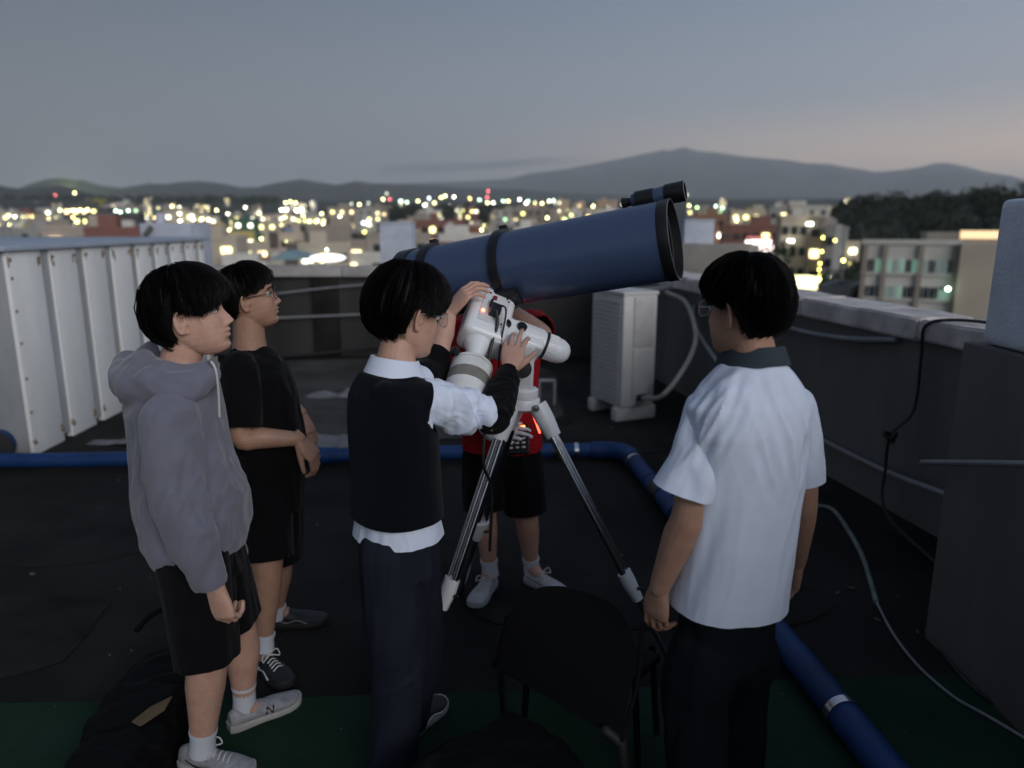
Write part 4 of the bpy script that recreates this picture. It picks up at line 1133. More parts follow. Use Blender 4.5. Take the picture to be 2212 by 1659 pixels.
def hair_fn(style):
    """returns hair(theta, s) -> local point; theta 0 = face, s 0 = crown .. 1 = hair end"""
    ce, ra = V((0, -0.007, 0.016)), V((0.0735, 0.0985, 0.0975))
    ths = [0, 35, 62, 84, 100, 118, 140, 180]
    line = style['line']; thick = style['thick']
    crown = style.get('crown', (-0.035))
    def fn(th, s, extra=0.0):
        a = abs(((math.degrees(th) + 180) % 360) - 180)
        zl = interp(a, ths, line)                      # hair end height
        cosend = max(-0.985, min(0.9, (zl - ce.z) / (ra.z + 0.010)))
        phi = s * math.acos(cosend)
        d = V((math.sin(th) * math.sin(phi), math.cos(th) * math.sin(phi), math.cos(phi)))
        tside = interp(a, ths, thick)
        ttop = style['top']
        k = min(1, s * 1.25)
        tk = lerp(ttop, tside, k * k * (3 - 2 * k))
        tk *= interp(s, [0, 0.80, 1.0], [1, 1, style.get('endthin', 0.55)])
        p = V((ce.x + (ra.x + tk) * d.x, ce.y + (ra.y + tk) * d.y + crown * 0.25 * math.cos(phi) ** 4, ce.z + (ra.z + tk) * d.z))
        if p.z < -0.035 and a > 112:                   # follow the nape inwards
            p.y += (-(p.z + 0.035)) * 0.42
        return p + d * extra
    return fn

def make_hair(M, style, parent, name='hair', strands=1500, seed=1):
    rnd = random.Random(seed)
    fn = hair_fn(style)
    a = MB()
    nth, ns = 132, 30
    rings_o = []
    for i in range(ns):
        s = i / (ns - 1)
        ring = []
        for k in range(nth):
            th = 2 * math.pi * k / nth
            rag = 1 + style.get('rag', 0.11) * (mnoise.noise(V((math.cos(th) * 6, math.sin(th) * 6, seed))) + 0.7 * mnoise.noise(V((math.cos(th) * 19, math.sin(th) * 19, seed)))) * s * s
            g = 0.0030 * mnoise.fractal(V((math.cos(th) * 11, math.sin(th) * 11, s * 1.4 + seed)), 1.0, 2.0, 3) * min(1, s * 3)
            g += 0.0085 * mnoise.noise(V((math.cos(th) * 3.2, math.sin(th) * 3.2, s * 2.2 + seed))) * min(1, s * 2) + 0.0045 * mnoise.noise(V((math.cos(th) * 9, math.sin(th) * 9, s * 3 + seed))) * min(1, s * 2)
            ring.append(M @ fn(th, min(1.06, s * rag), g))
        rings_o.append(ring)
    # inner return so that the hair has thickness
    inner = []
    for i in range(ns - 1, 3, -2):
        s = i / (ns - 1)
        inner.append([M @ (fn(2 * math.pi * k / nth, s * 0.985) * 0.0 + V((0, -0.007, 0.016)) + (fn(2 * math.pi * k / nth, s * 0.985) - V((0, -0.007, 0.016))) * 0.87) for k in range(nth)])
    a.rings(rings_o + inner)
    o = a.build(name, M_HAIR, parent)
    # strands lying over the shell, their tips breaking up the outline
    b = MB()
    vs, fs = [], []
    for q in range(strands):
        th = rnd.uniform(0, 2 * math.pi)
        s0 = rnd.uniform(0.0, 0.75); s1 = min(1.18, max(s0 + 0.22, rnd.uniform(0.74, 1.16)))
        if abs(((math.degrees(th) + 180) % 360) - 180) < 75: s1 = min(s1, 1.03)
        sw = rnd.gauss(0, 0.20) + style.get('swirl', 0.12)
        wd = rnd.uniform(0.0008, 0.0022)
        lift = rnd.uniform(0.001, 0.005) if rnd.random() < 0.72 else rnd.uniform(0.005, 0.013)
        n = 7
        base = len(vs)
        ok = True
        for j in range(n):
            t = j / (n - 1); s = lerp(s0, s1, t)
            tt = th + sw * t * t
            p = fn(tt, s, lift * (0.4 + math.sin(math.pi * min(1, t * 1.1)) * 0.8))
            p2 = fn(tt + 0.02, s, lift * 0.4)
            side = (p2 - p); side = side.normalized() if side.length > 1e-6 else V((1, 0, 0))
            w_ = wd * (1 - t ** 2.2) * (0.4 + 0.6 * min(1, t * 5)) + 0.0001
            vs.append(tuple(M @ (p - side * w_))); vs.append(tuple(M @ (p + side * w_)))
        for j in range(n - 1):
            fs.append((base + 2 * j, base + 2 * j + 1, base + 2 * j + 3, base + 2 * j + 2))
    b.add(vs, fs)
    me = bpy.data.meshes.new('hair_strands'); me.from_pydata(b.v, [], b.f)
    st = link('hair_strands', me, M_HAIR, o)
    st['kind'] = 'stuff'
    return o

def limb(a, pts, rad, n=18, sub=5):
    """smooth tapered limb through joints"""
    P = smooth_path(pts, sub)
    xs = np.linspace(0, 1, len(rad)); rs = [interp(k / (len(P) - 1), xs, rad) for k in range(len(P))]
    a.tube(P, rs, n, round_ends=True)

def hand_mb(a, wrist, fdir, back, side, curls=(25, 35, 25), thumb=(35, 20), scale=1.0, spread=4.0, fingers=None):
    """side +1: thumb towards (back x fdir). curls: degrees at the three joints of each finger (or 4 lists)"""
    x = V(fdir).normalized()
    z = V(back) - x * V(back).dot(x); z.normalize()
    y = z.cross(x) * side
    S = scale
    def L(p): return V(wrist) + (x * p[0] + y * p[1] + z * p[2]) * S
    rr = []
    n = 20
    for px, hw, hh, cy in ((-0.03, 0.026, 0.020, 0), (0.0, 0.027, 0.019, 0), (0.02, 0.033, 0.0185, 0.002), (0.05, 0.041, 0.0165, 0.002), (0.075, 0.0425, 0.0150, 0.0), (0.092, 0.040, 0.012, -0.001), (0.098, 0.034, 0.008, -0.001)):
        rr.append([L((px, cy + hw * math.copysign(abs(math.cos(t)) ** 0.8, math.cos(t)), hh * math.sin(t))) for t in [2 * math.pi * k / n for k in range(n)]])
    a.rings(rr)
    fl_ = [(0.090, 0.0300, [0.043, 0.026, 0.021], 0.0094), (0.095, 0.0100, [0.047, 0.030, 0.022], 0.0096), (0.091, -0.0105, [0.044, 0.028, 0.021], 0.0092), (0.083, -0.0295, [0.034, 0.021, 0.019], 0.0082)]
    for i, (bx, by, ph, r) in enumerate(fl_):
        cu = curls[i] if isinstance(curls[0], (list, tuple)) else curls
        ang = 0.0
        yaw = R((1.5 - i) * spread)
        p = (bx - 0.012, by, 0.0)
        pts = [L(p)]
        q = V((bx, by, 0.0)); pts.append(L(q))
        rads = [r * 1.02, r * 1.05]
        for j in range(3):
            ang += R(cu[j])
            d = V((math.cos(ang) * math.cos(yaw), math.sin(yaw) * math.cos(ang), -math.sin(ang)))
            mid = q + d * ph[j] * 0.5
            q = q + d * ph[j]
            pts += [L(mid), L(q)]
            rads += [r * (0.93 - 0.06 * j), r * (0.97 - 0.08 * j)]
        a.tube(pts, [k * S for k in rads], 10, round_ends=True)
    # thumb
    t0, t1 = thumb
    q = V((0.022, 0.022, -0.006))
    d = V((math.cos(R(t0)), math.sin(R(t0)), -0.35)).normalized()
    pts = [L(q)]; rads = [0.0150]
    q = q + d * 0.046; pts.append(L(q)); rads.append(0.0125)
    d2 = V((math.cos(R(t0 - t1)), math.sin(R(t0 - t1)), -0.45)).normalized()
    q = q + d2 * 0.032; pts.append(L(q)); rads.append(0.0105)
    d3 = V((math.cos(R(t0 - 1.7 * t1)), math.sin(R(t0 - 1.7 * t1)), -0.5)).normalized()
    q = q + d3 * 0.026; pts.append(L(q)); rads.append(0.0085)
    a.tube(pts, [k * S for k in rads], 10, round_ends=True)

def ringsec(c, right, fwd, rx, ry, n=28, e=2.4):
    out = []
    for k in range(n):
        t = 2 * math.pi * k / n
        x = rx * math.copysign(abs(math.cos(t)) ** (2 / e), math.cos(t))
        y = ry * math.copysign(abs(math.sin(t)) ** (2 / e), math.sin(t))
        out.append(V(c) + V(right) * x + V(fwd) * y)
    return out

def torso_loft(a, secs, n=28, e=2.3):
    """secs: (centre, right, fwd, rx, ry)"""
    # densify
    rr = []
    for i in range(len(secs) - 1):
        for k in range(5):
            t = k / 5
            t2 = t * t * (3 - 2 * t) if False else t
            c = lerp(V(secs[i][0]), V(secs[i + 1][0]), t2)
            r = lerp(V(secs[i][1]), V(secs[i + 1][1]), t2).normalized()
            f = lerp(V(secs[i][2]), V(secs[i + 1][2]), t2).normalized()
            rr.append(ringsec(c, r, f, lerp(secs[i][3], secs[i + 1][3], t2), lerp(secs[i][4], secs[i + 1][4], t2), n, e))
    s = secs[-1]
    rr.append(ringsec(s[0], s[1], s[2], s[3], s[4], n, e))
    a.rings(rr)

def folds(me, fields, seed=0):
    """push vertices along their normals: fields = (axis, freq_along, freq_across, amp, centre, radius, ridged)"""
    co = [v.co.copy() for v in me.vertices]
    no = [v.normal.copy() for v in me.vertices]
    for ax, fa, fc, amp, cen, rad, ridged in fields:
        ax = V(ax).normalized()
        cen = V(cen) if cen is not None else None
        for i, p in enumerate(co):
            wgt = 1.0
            if cen is not None:
                d = (p - cen).length / rad
                if d > 1: continue
                wgt = (1 - d * d) ** 2
            al = ax * p.dot(ax)
            q = al * fa + (p - al) * fc + V((seed * 3.1, seed * 1.7, seed))
            nv = mnoise.fractal(q, 0.9, 2.0, 3)
            if ridged:
                nv = (0.5 - abs(nv)) * 1.6 - 0.5
            me.vertices[i].co = me.vertices[i].co + no[i] * (nv * amp * wgt)

def garment(name, pieces, voxel, smooth, m, parent, fields=(), seed=0, label=None):
    """pieces: list of (MB, [(hem point, outward direction), ...]); each piece is grown, folded and cut to a crisp hem, then joined"""
    if isinstance(pieces, MB):
        pieces = [(pieces, [])]
    out = []
    for mb_, cuts, *local in pieces:
        me = remesh(mb_, voxel, smooth)
        if fields:
            folds(me, fields, seed)
        if cuts:
            bm = bmesh.new(); bm.from_mesh(me)
            for co, no, rad in (local[0] if local else []):       # an armhole: cut only round the limb's axis
                co, no = V(co), V(no).normalized()
                fs_ = []
                for f in bm.faces:
                    q = f.calc_center_median() - co
                    al = q.dot(no)
                    if -0.03 < al and (q - no * al).length < rad: fs_.append(f)
                es_ = {e for f in fs_ for e in f.edges}; vs_ = {v for f in fs_ for v in f.verts}
                bmesh.ops.bisect_plane(bm, geom=fs_ + list(es_) + list(vs_), plane_co=co, plane_no=no, clear_outer=True)
                cuts = list(cuts) + [(co, no)]
            for co, no in cuts[:len(cuts) - (len(local[0]) if local else 0)]:
                bmesh.ops.bisect_plane(bm, geom=bm.faces[:] + bm.edges[:] + bm.verts[:], plane_co=V(co), plane_no=V(no).normalized(), clear_outer=True)
            # a narrow turned-in hem gives the cloth edge some thickness
            be = [e for e in bm.edges if e.is_boundary]
            if be:
                r_ = bmesh.ops.extrude_edge_only(bm, edges=be)
                nv = [v for v in r_['geom'] if isinstance(v, bmesh.types.BMVert)]
                bm.normal_update()
                cen = V((0, 0, 0))
                for v in nv: cen += v.co
                for v in nv:
                    k = min(range(len(cuts)), key=lambda q: abs((v.co - V(cuts[q][0])).dot(V(cuts[q][1]).normalized())))
                    v.co = v.co - V(cuts[k][1]).normalized() * 0.004 + (V(cuts[k][0]) - v.co).normalized() * 0.006
            bm.to_mesh(me); bm.free()
        out.append(me)
    me = join_meshes(name, out)
    o = link(name, me, m, parent)
    if label: o['label'] = label
    return o

def shoe(parent, heel, toe, up=V((0, 0, 1)), width=0.096, m_up=None, m_sole=None, m_lace=None, name='shoe', label=None, collar=0.085, tongue=True, accent=None, logo=None):
    """heel/toe: sole points on the ground"""
    x = (V(toe) - V(heel)); Lg = x.length; x.normalize()
    z = V(up).normalized(); y = z.cross(x).normalized(); z = x.cross(y)
    def L(a_, b_, c_): return V(heel) + x * (a_ * Lg) + y * b_ + z * c_
    hw = width / 2
    prof_w = lambda t: hw * interp(t, [0, 0.06, 0.2, 0.4, 0.62, 0.78, 0.9, 0.97, 1.0], [0.45, 0.66, 0.74, 0.74, 0.95, 1.0, 0.86, 0.60, 0.25])
    topz = lambda t: interp(t, [0, 0.08, 0.25, 0.36, 0.5, 0.65, 0.8, 0.92, 1.0], [collar * 0.86, collar * 0.98, collar * 0.98, collar * 1.0, collar * 0.80, 0.062, 0.05, 0.042, 0.03])
    a = MB(); rr = []
    for k in range(26):
        t = k / 25
        w_ = prof_w(t); tz = topz(t); lift = 0.008 * max(0, (t - 0.75) / 0.25) ** 2
        sec = []
        for j in range(18):
            an = 2 * math.pi * j / 18
            cy = math.copysign(abs(math.cos(an)) ** 0.75, math.cos(an)); sz = math.copysign(abs(math.sin(an)) ** 0.8, math.sin(an))
            nar = 1 - 0.40 * max(0, sz) * interp(t, [0, 0.4, 0.7, 1], [0.9, 1, 0.7, 0.5])
            sec.append(L(t, w_ * cy * nar, lift + 0.018 + (tz - 0.018) * (0.5 + 0.5 * sz)))
        rr.append(sec)
    a.rings(rr)
    me = remesh(a, 0.004, 3)
    s = link(name, me, m_up, parent)
    if label: s['label'] = label
    a = MB(); rr = []
    for zz, k_ in ((0.0, 0.94), (0.006, 1.05), (0.020, 1.08), (0.028, 1.04)):
        ring = []
        ts = [i / 22 for i in range(23)]
        for t in ts: ring.append((t, 1))
        for t in reversed(ts): ring.append((t, -1))
        rr.append([L(lerp(-0.015, 1.012, t), prof_w(t) * k_ * sg, zz + 0.010 * max(0, (t - 0.75) / 0.25) ** 2 + (0.004 if t < 0.4 and zz > 0.01 else 0)) for t, sg in ring])
    a.rings(rr); a.build('sole', m_sole, s)
    if m_lace:
        for k in range(5):
            t = 0.42 + 0.065 * k
            w_ = prof_w(t) * 0.50; tz = topz(t) + 0.004
            a = MB(); a.tube(smooth_path([L(t + 0.02, -w_, tz - 0.008), L(t + 0.01, 0, tz + 0.003), L(t - 0.015, w_, tz - 0.008)], 4), 0.003, 6); a.build('lace', m_lace, s)
        a = MB(); t = 0.40; tz = topz(t) + 0.005
        a.tube(smooth_path([L(t, 0, tz), L(t + 0.05, 0.03, tz + 0.02), L(t + 0.10, 0.035, tz - 0.005), L(t + 0.03, 0.01, tz), L(t, 0, tz)], 5), 0.0025, 6)
        a.tube(smooth_path([L(t, 0, tz), L(t + 0.05, -0.03, tz + 0.015), L(t + 0.10, -0.038, tz - 0.008), L(t + 0.03, -0.01, tz), L(t, 0, tz)], 5), 0.0025, 6)
        a.build('lace', m_lace, s)
    if accent:
        for sg in (-1, 1):
            a = MB()
            pts = [(0.14, 0.052), (0.34, 0.030), (0.52, 0.040), (0.70, 0.028)]
            pp = [L(t, sg * (prof_w(t) * (1.0 - 0.16 * (zz - 0.03) / 0.03) + 0.0015), zz) for t, zz in pts]
            a.tube(smooth_path(pp, 5), (0.0045, 0.0025), 8); a.build('stripe', accent, s)
    if logo:
        for sg in (-1, 1):
            a = MB()
            def q(t, zz): return L(t, sg * (prof_w(t) * (0.93 - 0.30 * (zz - 0.03) / 0.04) + 0.003), zz)
            for p0, p1 in (((0.46, 0.032), (0.48, 0.056)), ((0.48, 0.056), (0.545, 0.032)), ((0.545, 0.032), (0.565, 0.056))):
                a.tube([q(*p0), q(*p1)], 0.0035, 6)
            a.build('letter_mark', logo, s)
    return s

def sock(parent, ankle, knee, m, r=0.043, h=0.07, name='sock'):
    d = (V(knee) - V(ankle)).normalized()
    a = MB(); P = [V(ankle) - d * 0.035, V(ankle), V(ankle) + d * h * 0.5, V(ankle) + d * h]
    a.tube(P, [r * 1.08, r, r * 1.0, r * 1.05], 18)
    a.tube([V(ankle) + d * (h - 0.012), V(ankle) + d * (h + 0.002)], r * 1.10, 18)
    return a.build(name, m, parent)

def leg(a, hip, knee, ankle, k=1.0):
    hip, knee, ankle = V(hip), V(knee), V(ankle)
    fw = V((0, 0, 0))
    pts = [hip, lerp(hip, knee, 0.5), knee, lerp(knee, ankle, 0.28), lerp(knee, ankle, 0.65), ankle]
    limb(a, pts, [0.088 * k, 0.078 * k, 0.060 * k, 0.059 * k, 0.046 * k, 0.036 * k])

def arm(a, sh, el, wr, k=1.0):
    sh, el, wr = V(sh), V(el), V(wr)
    limb(a, [sh, lerp(sh, el, 0.5), el, lerp(el, wr, 0.3), lerp(el, wr, 0.7), wr], [0.044 * k, 0.046 * k, 0.041 * k, 0.043 * k, 0.034 * k, 0.027 * k])

def foot(a, ankle, heel, toe):
    d = (V(toe) - V(heel)).normalized()
    a.tube([V(ankle), V(heel) + d * 0.075 + V((0, 0, 0.06)), V(heel) + d * 0.12 + V((0, 0, 0.042)), V(heel) + d * 0.19 + V((0, 0, 0.034))], [0.036, 0.034, 0.028, 0.018], 12, round_ends=True)

def eyes(M, parent):
    for sd in (-1, 1):
        a = MB(); c = V((sd * 0.031, 0.0665, 0.001))
        a.ell(M @ c, (0.0125, 0.0125, 0.0085), M.to_3x3().normalized(), 14, 10); e_ = a.build('eye', M_EYE, parent)
        a = MB(); a.ell(M @ (c + V((0, 0.0085, 0.0))), (0.0062, 0.0045, 0.0058), M.to_3x3().normalized(), 12, 8); a.build('iris', M_IRIS, e_)
        a = MB(); P = smooth_path([M @ V((sd * (0.031 + dx), yy, zz)) for dx, yy, zz in ((-0.014, 0.0775, 0.0), (-0.006, 0.080, 0.0062), (0.004, 0.079, 0.0066), (0.014, 0.073, 0.001))], 4)
        a.tube(P, 0.0014, 6); a.build('eyelid_line', M_HAIR, parent)
        a = MB(); P = smooth_path([M @ V((sd * x_, yy, zz)) for x_, yy, zz in ((0.014, 0.088, 0.020), (0.028, 0.0875, 0.0245), (0.040, 0.081, 0.0235), (0.051, 0.071, 0.018))], 4)
        a.tube(P, [0.0022, 0.0035, 0.0032, 0.0015][0:1] * len(P), 6); a.build('eyebrow', M_HAIR, parent)

def glasses(M, parent, m_frame, m_lens, label):
    g = None
    for sd in (-1, 1):
        a = MB(); c = V((sd * 0.033, 0.096, -0.003))
        P = [M @ (c + V((0.024 * math.copysign(abs(math.cos(t)) ** 0.7, math.cos(t)), -0.006 * abs(math.cos(t)) * (1 if math.cos(t) * sd > 0 else 0.0), 0.019 * math.copysign(abs(math.sin(t)) ** 0.7, math.sin(t))))) for t in [2 * math.pi * k / 28 for k in range(29)]]
        a.tube(P, 0.0016, 6)
        if g is None:
            a.tube([M @ V((-0.010, 0.096, 0.002)), M @ V((0, 0.099, 0.005)), M @ V((0.010, 0.096, 0.002))], 0.0015, 6)
        o = a.build('glasses' if g is None else 'rim', m_frame, parent if g is None else g)
        if g is None:
            g = o; g['label'] = label
        a = MB(); a.add(P[:-1] + [M @ c], [(i, (i + 1) % 28, 28) for i in range(28)]); a.build('lens', m_lens, g)
        a = MB(); a.tube(smooth_path([M @ V((sd * 0.057, 0.090, 0.004)), M @ V((sd * 0.071, 0.070, 0.005)), M @ V((sd * 0.075, 0.0, 0.006)), M @ V((sd * 0.073, -0.022, -0.004))], 4), 0.0017, 6); a.build('temple', m_frame, g)
    return g
# ================================================================ the five people
m_white = mat('white_cotton', (0.70, 0.76, 0.90), 0.85, var=0.05, vscale=20, bump=0.12, bscale=350, sheen=0.2)
m_grey = mat('grey_lilac_fleece', (0.165, 0.165, 0.210), 0.95, var=0.08, vscale=12, bump=0.25, bscale=260, sheen=0.3, spec=0.1)
m_blk = mat('black_cotton', (0.0055, 0.0055, 0.0065), 0.95, var=0.2, vscale=10, bump=0.25, bscale=300, sheen=0.05, spec=0.1)
m_vest = mat('navy_black_knit', (0.0045, 0.0050, 0.0085), 0.95, var=0.15, vscale=14, bump=0.4, bscale=420, sheen=0.05, spec=0.1)
m_slack = mat('slate_trousers', (0.017, 0.021, 0.031), 0.9, var=0.2, vscale=9, bump=0.2, bscale=300, spec=0.1)
m_slack2 = mat('dark_trousers', (0.009, 0.011, 0.015), 0.9, var=0.2, vscale=9, bump=0.2, bscale=300, spec=0.1)
m_red = mat('red_jersey', (0.30, 0.010, 0.014), 0.75, var=0.12, vscale=10, bump=0.15, bscale=300, spec=0.1)
m_collar = mat('slate_collar', (0.045, 0.058, 0.072), 0.9, bump=0.2, bscale=300, spec=0.1)
m_shoe_w = mat('white_shoe', (0.50, 0.50, 0.53), 0.7, var=0.25, vscale=25)
m_shoe_g = mat('grey_mesh_shoe', (0.34, 0.34, 0.36), 0.8, var=0.35, vscale=30, bump=0.3, bscale=200)
m_shoe_b = mat('black_shoe', (0.014, 0.014, 0.016), 0.6, var=0.3, vscale=20)
m_sole_w = mat('pale_sole', (0.46, 0.45, 0.43), 0.7, var=0.2, vscale=20)
m_sole_b = mat('black_sole', (0.02, 0.02, 0.02), 0.7)
m_lace_w = mat('white_lace', (0.58, 0.58, 0.56), 0.8)
m_sock = mat('white_sock', (0.58, 0.60, 0.66), 0.9, bump=0.2, bscale=300)
m_frame_b = mat('black_frame', (0.01, 0.01, 0.011), 0.3)
m_frame_c = mat('clear_frame', (0.45, 0.46, 0.48), 0.15, 0.3)
m_lens = mat('lens_glass', (0.9, 0.95, 0.95), 0.02, trans=1.0, alpha=0.25)
UP = V((0, 0, 1))
def dirs(yaw):                      # yaw: degrees from +X towards +Y (away from the camera)
    f = V((math.cos(R(yaw)), math.sin(R(yaw)), 0)); r = f.cross(UP)
    return f, r
def J(u, v, Y): return at(u, v, Y=Y)
def body_of(parent, skin, heads, others, seedname='body'):
    o = link('body', join_meshes('body', heads + others), skin, parent)
    return o
def neck(a, base, M, r=0.056):
    top = M @ V((0, -0.022, -0.045))
    a.tube([V(base) - UP * 0.03, lerp(V(base), top, 0.35), lerp(V(base), top, 0.7), top], [r * 1.25, r * 1.02, r * 0.97, r * 1.0], 22)

# ---------------------------------------------------------------- 1: grey hooded top
p1 = empty('person', at(440, 1620, z=0), 'young person in a grey hooded jacket, black shorts and pale sneakers, standing leftmost', 'person')
f1, r1 = dirs(12)
M1 = head_matrix(J(415, 680, 2.20), (0.96, 0.16, 0.19), (-0.19, -0.04, 1), 1.08)
cx1 = -0.93
Y1 = 2.20
hb = head_mb(M1); neck(hb, J(385, 795, Y1 + 0.0), M1, 0.058)
head1 = remesh(hb, 0.0028, 2)
shR, elR, wrR = J(362, 905, 2.03), J(388, 1090, 2.00), J(463, 1262, 2.03)
shL, elL, wrL = J(395, 900, 2.38), J(430, 1085, 2.44), J(500, 1190, 2.42)
ab = MB(); arm(ab, elR, lerp(elR, wrR, 0.5), wrR, 0.9)
hand_mb(ab, wrR, J(482, 1345, 2.03) - wrR, V((-0.25, -0.9, 0.15)), -1, (48, 62, 40), (22, 24), 1.16)
arm1 = remesh(ab, 0.0028, 1)
bb = MB()
hpR, knR, anR = J(420, 1215, 2.10), J(446, 1432, 2.10), J(438, 1604, 2.12)
hpL, knL, anL = J(455, 1215, 2.29), J(522, 1385, 2.36), J(528, 1512, 2.37)
leg(bb, hpR, knR, anR, 1.06); leg(bb, hpL, knL, anL, 1.0)
s1a = (at(395, 1652, z=0.0), at(395, 1652, z=0.0) + V((0.262, -0.055, 0))); s1b = (at(497, 1580, z=0.0), at(497, 1580, z=0.0) + V((0.205, 0.175, 0)))
foot(bb, anR, *s1a); foot(bb, anL, *s1b)
torso_loft(bb, [(lerp(hpR, hpL, .5), r1, f1, 0.15, 0.10), (J(395, 1050, Y1), r1, f1, 0.14, 0.09), (J(375, 900, Y1), r1, f1, 0.16, 0.10), (J(378, 820, Y1), r1, f1, 0.08, 0.07)])
body1 = body_of(p1, SKIN, [head1, arm1], [remesh(bb, 0.007, 3)])
make_hair(M1, dict(rag=0.07, line=[0.026, 0.014, -0.006, 0.010, 0.020, -0.05, -0.088, -0.092], thick=[0.024, 0.028, 0.030, 0.027, 0.025, 0.030, 0.026, 0.014], top=0.030, endthin=0.45, swirl=0.15), p1, seed=3)
eyes(M1, p1)
g = MB()
cs = [(J(437, 1185, Y1), 0.19, 0.145), (J(432, 1150, Y1), 0.215, 0.165), (J(418, 1090, Y1), 0.215, 0.168), (J(402, 1020, Y1), 0.205, 0.160), (J(390, 950, Y1), 0.200, 0.150), (J(382, 880, Y1), 0.195, 0.138), (J(384, 825, Y1), 0.150, 0.115), (J(388, 795, Y1), 0.095, 0.09)]
torso_loft(g, [(c, r1, f1, a_, b_) for c, a_, b_ in cs])
g2 = MB(); limb(g2, [shR, lerp(shR, elR, .5), elR, lerp(elR, wrR, .5), lerp(elR, wrR, 1.1)], [0.086, 0.084, 0.080, 0.080, 0.052])
limb(g, [shL, lerp(shL, elL, .5), elL, lerp(elL, wrL, .5), wrL], [0.085, 0.08, 0.078, 0.075, 0.055])
# hood bunched behind the neck and round the collar
hc = J(370, 800, Y1)
limb(g, [J(455, 812, Y1 - 0.10), J(405, 835, Y1 - 0.135), J(340, 838, Y1 - 0.12), J(285, 822, Y1 - 0.02), J(283, 800, Y1 + 0.08), J(330, 790, Y1 + 0.16), J(400, 785, Y1 + 0.13)], [0.030, 0.045, 0.066, 0.070, 0.066, 0.055, 0.040], 18, 6)
limb(g, [J(458, 792, Y1 - 0.075), J(405, 806, Y1 - 0.105), J(335, 795, Y1 - 0.08), J(290, 785, Y1), J(320, 765, Y1 + 0.09)], [0.018, 0.026, 0.042, 0.050, 0.040], 16, 6)
jk = garment('hooded_jacket', [(g, []), (g2, [(lerp(elR, wrR, 0.97), wrR - elR)])], 0.0066, 6, m_grey, p1, [((0.28, -0.1, 1), 0.9, 4.5, 0.024, None, 1, True), ((0.45, 0.0, 1), 1.6, 9, 0.020, J(420, 1080, 2.05), 0.40, True), ((1, 0, -0.35), 1.5, 9, 0.013, J(340, 820, 2.1), 0.22, True), ((0.5, 0, 1), 2, 12, 0.008, J(440, 1230, 2.0), 0.2, True)], 2, 'grey hooded jacket')
a = MB(); a.tube(smooth_path([J(452, 775, Y1 - 0.11), J(466, 800, Y1 - 0.12), J(472, 850, Y1 - 0.10), J(474, 900, Y1 - 0.08)], 5), 0.0035, 6); a.build('drawstring', m_lace_w, jk)
a = MB(); a.hexa([J(462, 840, 2.11), J(474, 838, 2.12), J(474, 838, 2.14), J(462, 840, 2.13), J(452, 775, 2.08), J(470, 768, 2.09), J(470, 768, 2.11), J(452, 775, 2.10)]); a.build('inner_flap', mat('grey_lining', (0.16, 0.16, 0.16), 0.9), jk)
g = MB()
g2 = MB(); limb(g2, [hpR + UP * 0.03, lerp(hpR, knR, .5), lerp(hpR, knR, 1.1)], [0.115, 0.108, 0.104]); g3 = MB(); limb(g3, [hpL + UP * 0.03, lerp(hpL, knL, .5), lerp(hpL, knL, 0.95)], [0.112, 0.106, 0.100])
torso_loft(g, [(lerp(hpR, hpL, .5) + UP * -0.02, r1, f1, 0.165, 0.13), (J(425, 1165, Y1), r1, f1, 0.165, 0.125)])
garment('shorts', [(g, []), (g2, [(lerp(hpR, knR, 0.93), knR - hpR)]), (g3, [(lerp(hpL, knL, 0.72), knL - hpL)])], 0.007, 4, m_blk, p1, [((0, 0, 1), 1.2, 7, 0.014, None, 1, True)], 4, 'black knee length shorts')
sock(p1, anR, knR, m_sock, 0.041, 0.055); sock(p1, anL, knL, m_sock, 0.040, 0.07)
shoe(p1, *s1a, m_up=m_shoe_g, m_sole=m_sole_w, m_lace=m_lace_w, accent=m_shoe_b, label='pale laced sneaker on the near foot')
shoe(p1, *s1b, m_up=m_shoe_g, m_sole=m_sole_w, logo=m_shoe_b, label='pale sneaker with a dark letter N on its side')

# ---------------------------------------------------------------- 2: black T-shirt
p2 = empty('person', at(600, 1400, z=0), 'young person with black glasses, black T-shirt and black shorts, hands held in front', 'person')
f2, r2 = dirs(18)
Y2 = 2.85
M2 = head_matrix(J(541, 643, Y2), (0.94, 0.24, 0.21), (-0.21, -0.06, 1), 1.03)
hb = head_mb(M2); neck(hb, J(540, 765, Y2), M2, 0.060); head2 = remesh(hb, 0.0028, 2)
shR, elR, wrR = J(520, 800, 2.68), J(520, 945, 2.64), J(645, 948, 2.70)
shL, elL, wrL = J(545, 795, 3.02), J(575, 895, 3.06), J(648, 892, 2.92)
ab = MB(); arm(ab, shR, elR, wrR, 1.0)
hand_mb(ab, wrR, V((0.55, 0.1, -0.75)), V((0.75, -0.35, 0.5)), -1, (30, 38, 25), (25, 10), 1.0)
arm2 = remesh(ab, 0.003, 1)
ab = MB(); arm(ab, shL, elL, wrL, 1.0)
hand_mb(ab, wrL, V((0.50, -0.25, -0.80)), V((0.80, -0.1, 0.5)), 1, (25, 35, 25), (25, 10), 1.0)
arm2b = remesh(ab, 0.003, 1)
bb = MB()
hpR, knR, anR = J(570, 1090, 2.77), J(577, 1240, 2.72), J(570, 1385, 2.70)
hpL, knL, anL = J(600, 1085, 2.95), J(603, 1220, 3.00), J(595, 1318, 3.02)
leg(bb, hpR, knR, anR, 0.98); leg(bb, hpL, knL, anL, 0.98)
h_ = at(556, 1432, z=0); s2a = (h_, h_ + V((0.19, -0.18, 0))); h_ = at(578, 1352, z=0); s2b = (h_, h_ + V((0.265, 0.03, 0)))
foot(bb, anR, *s2a); foot(bb, anL, *s2b)
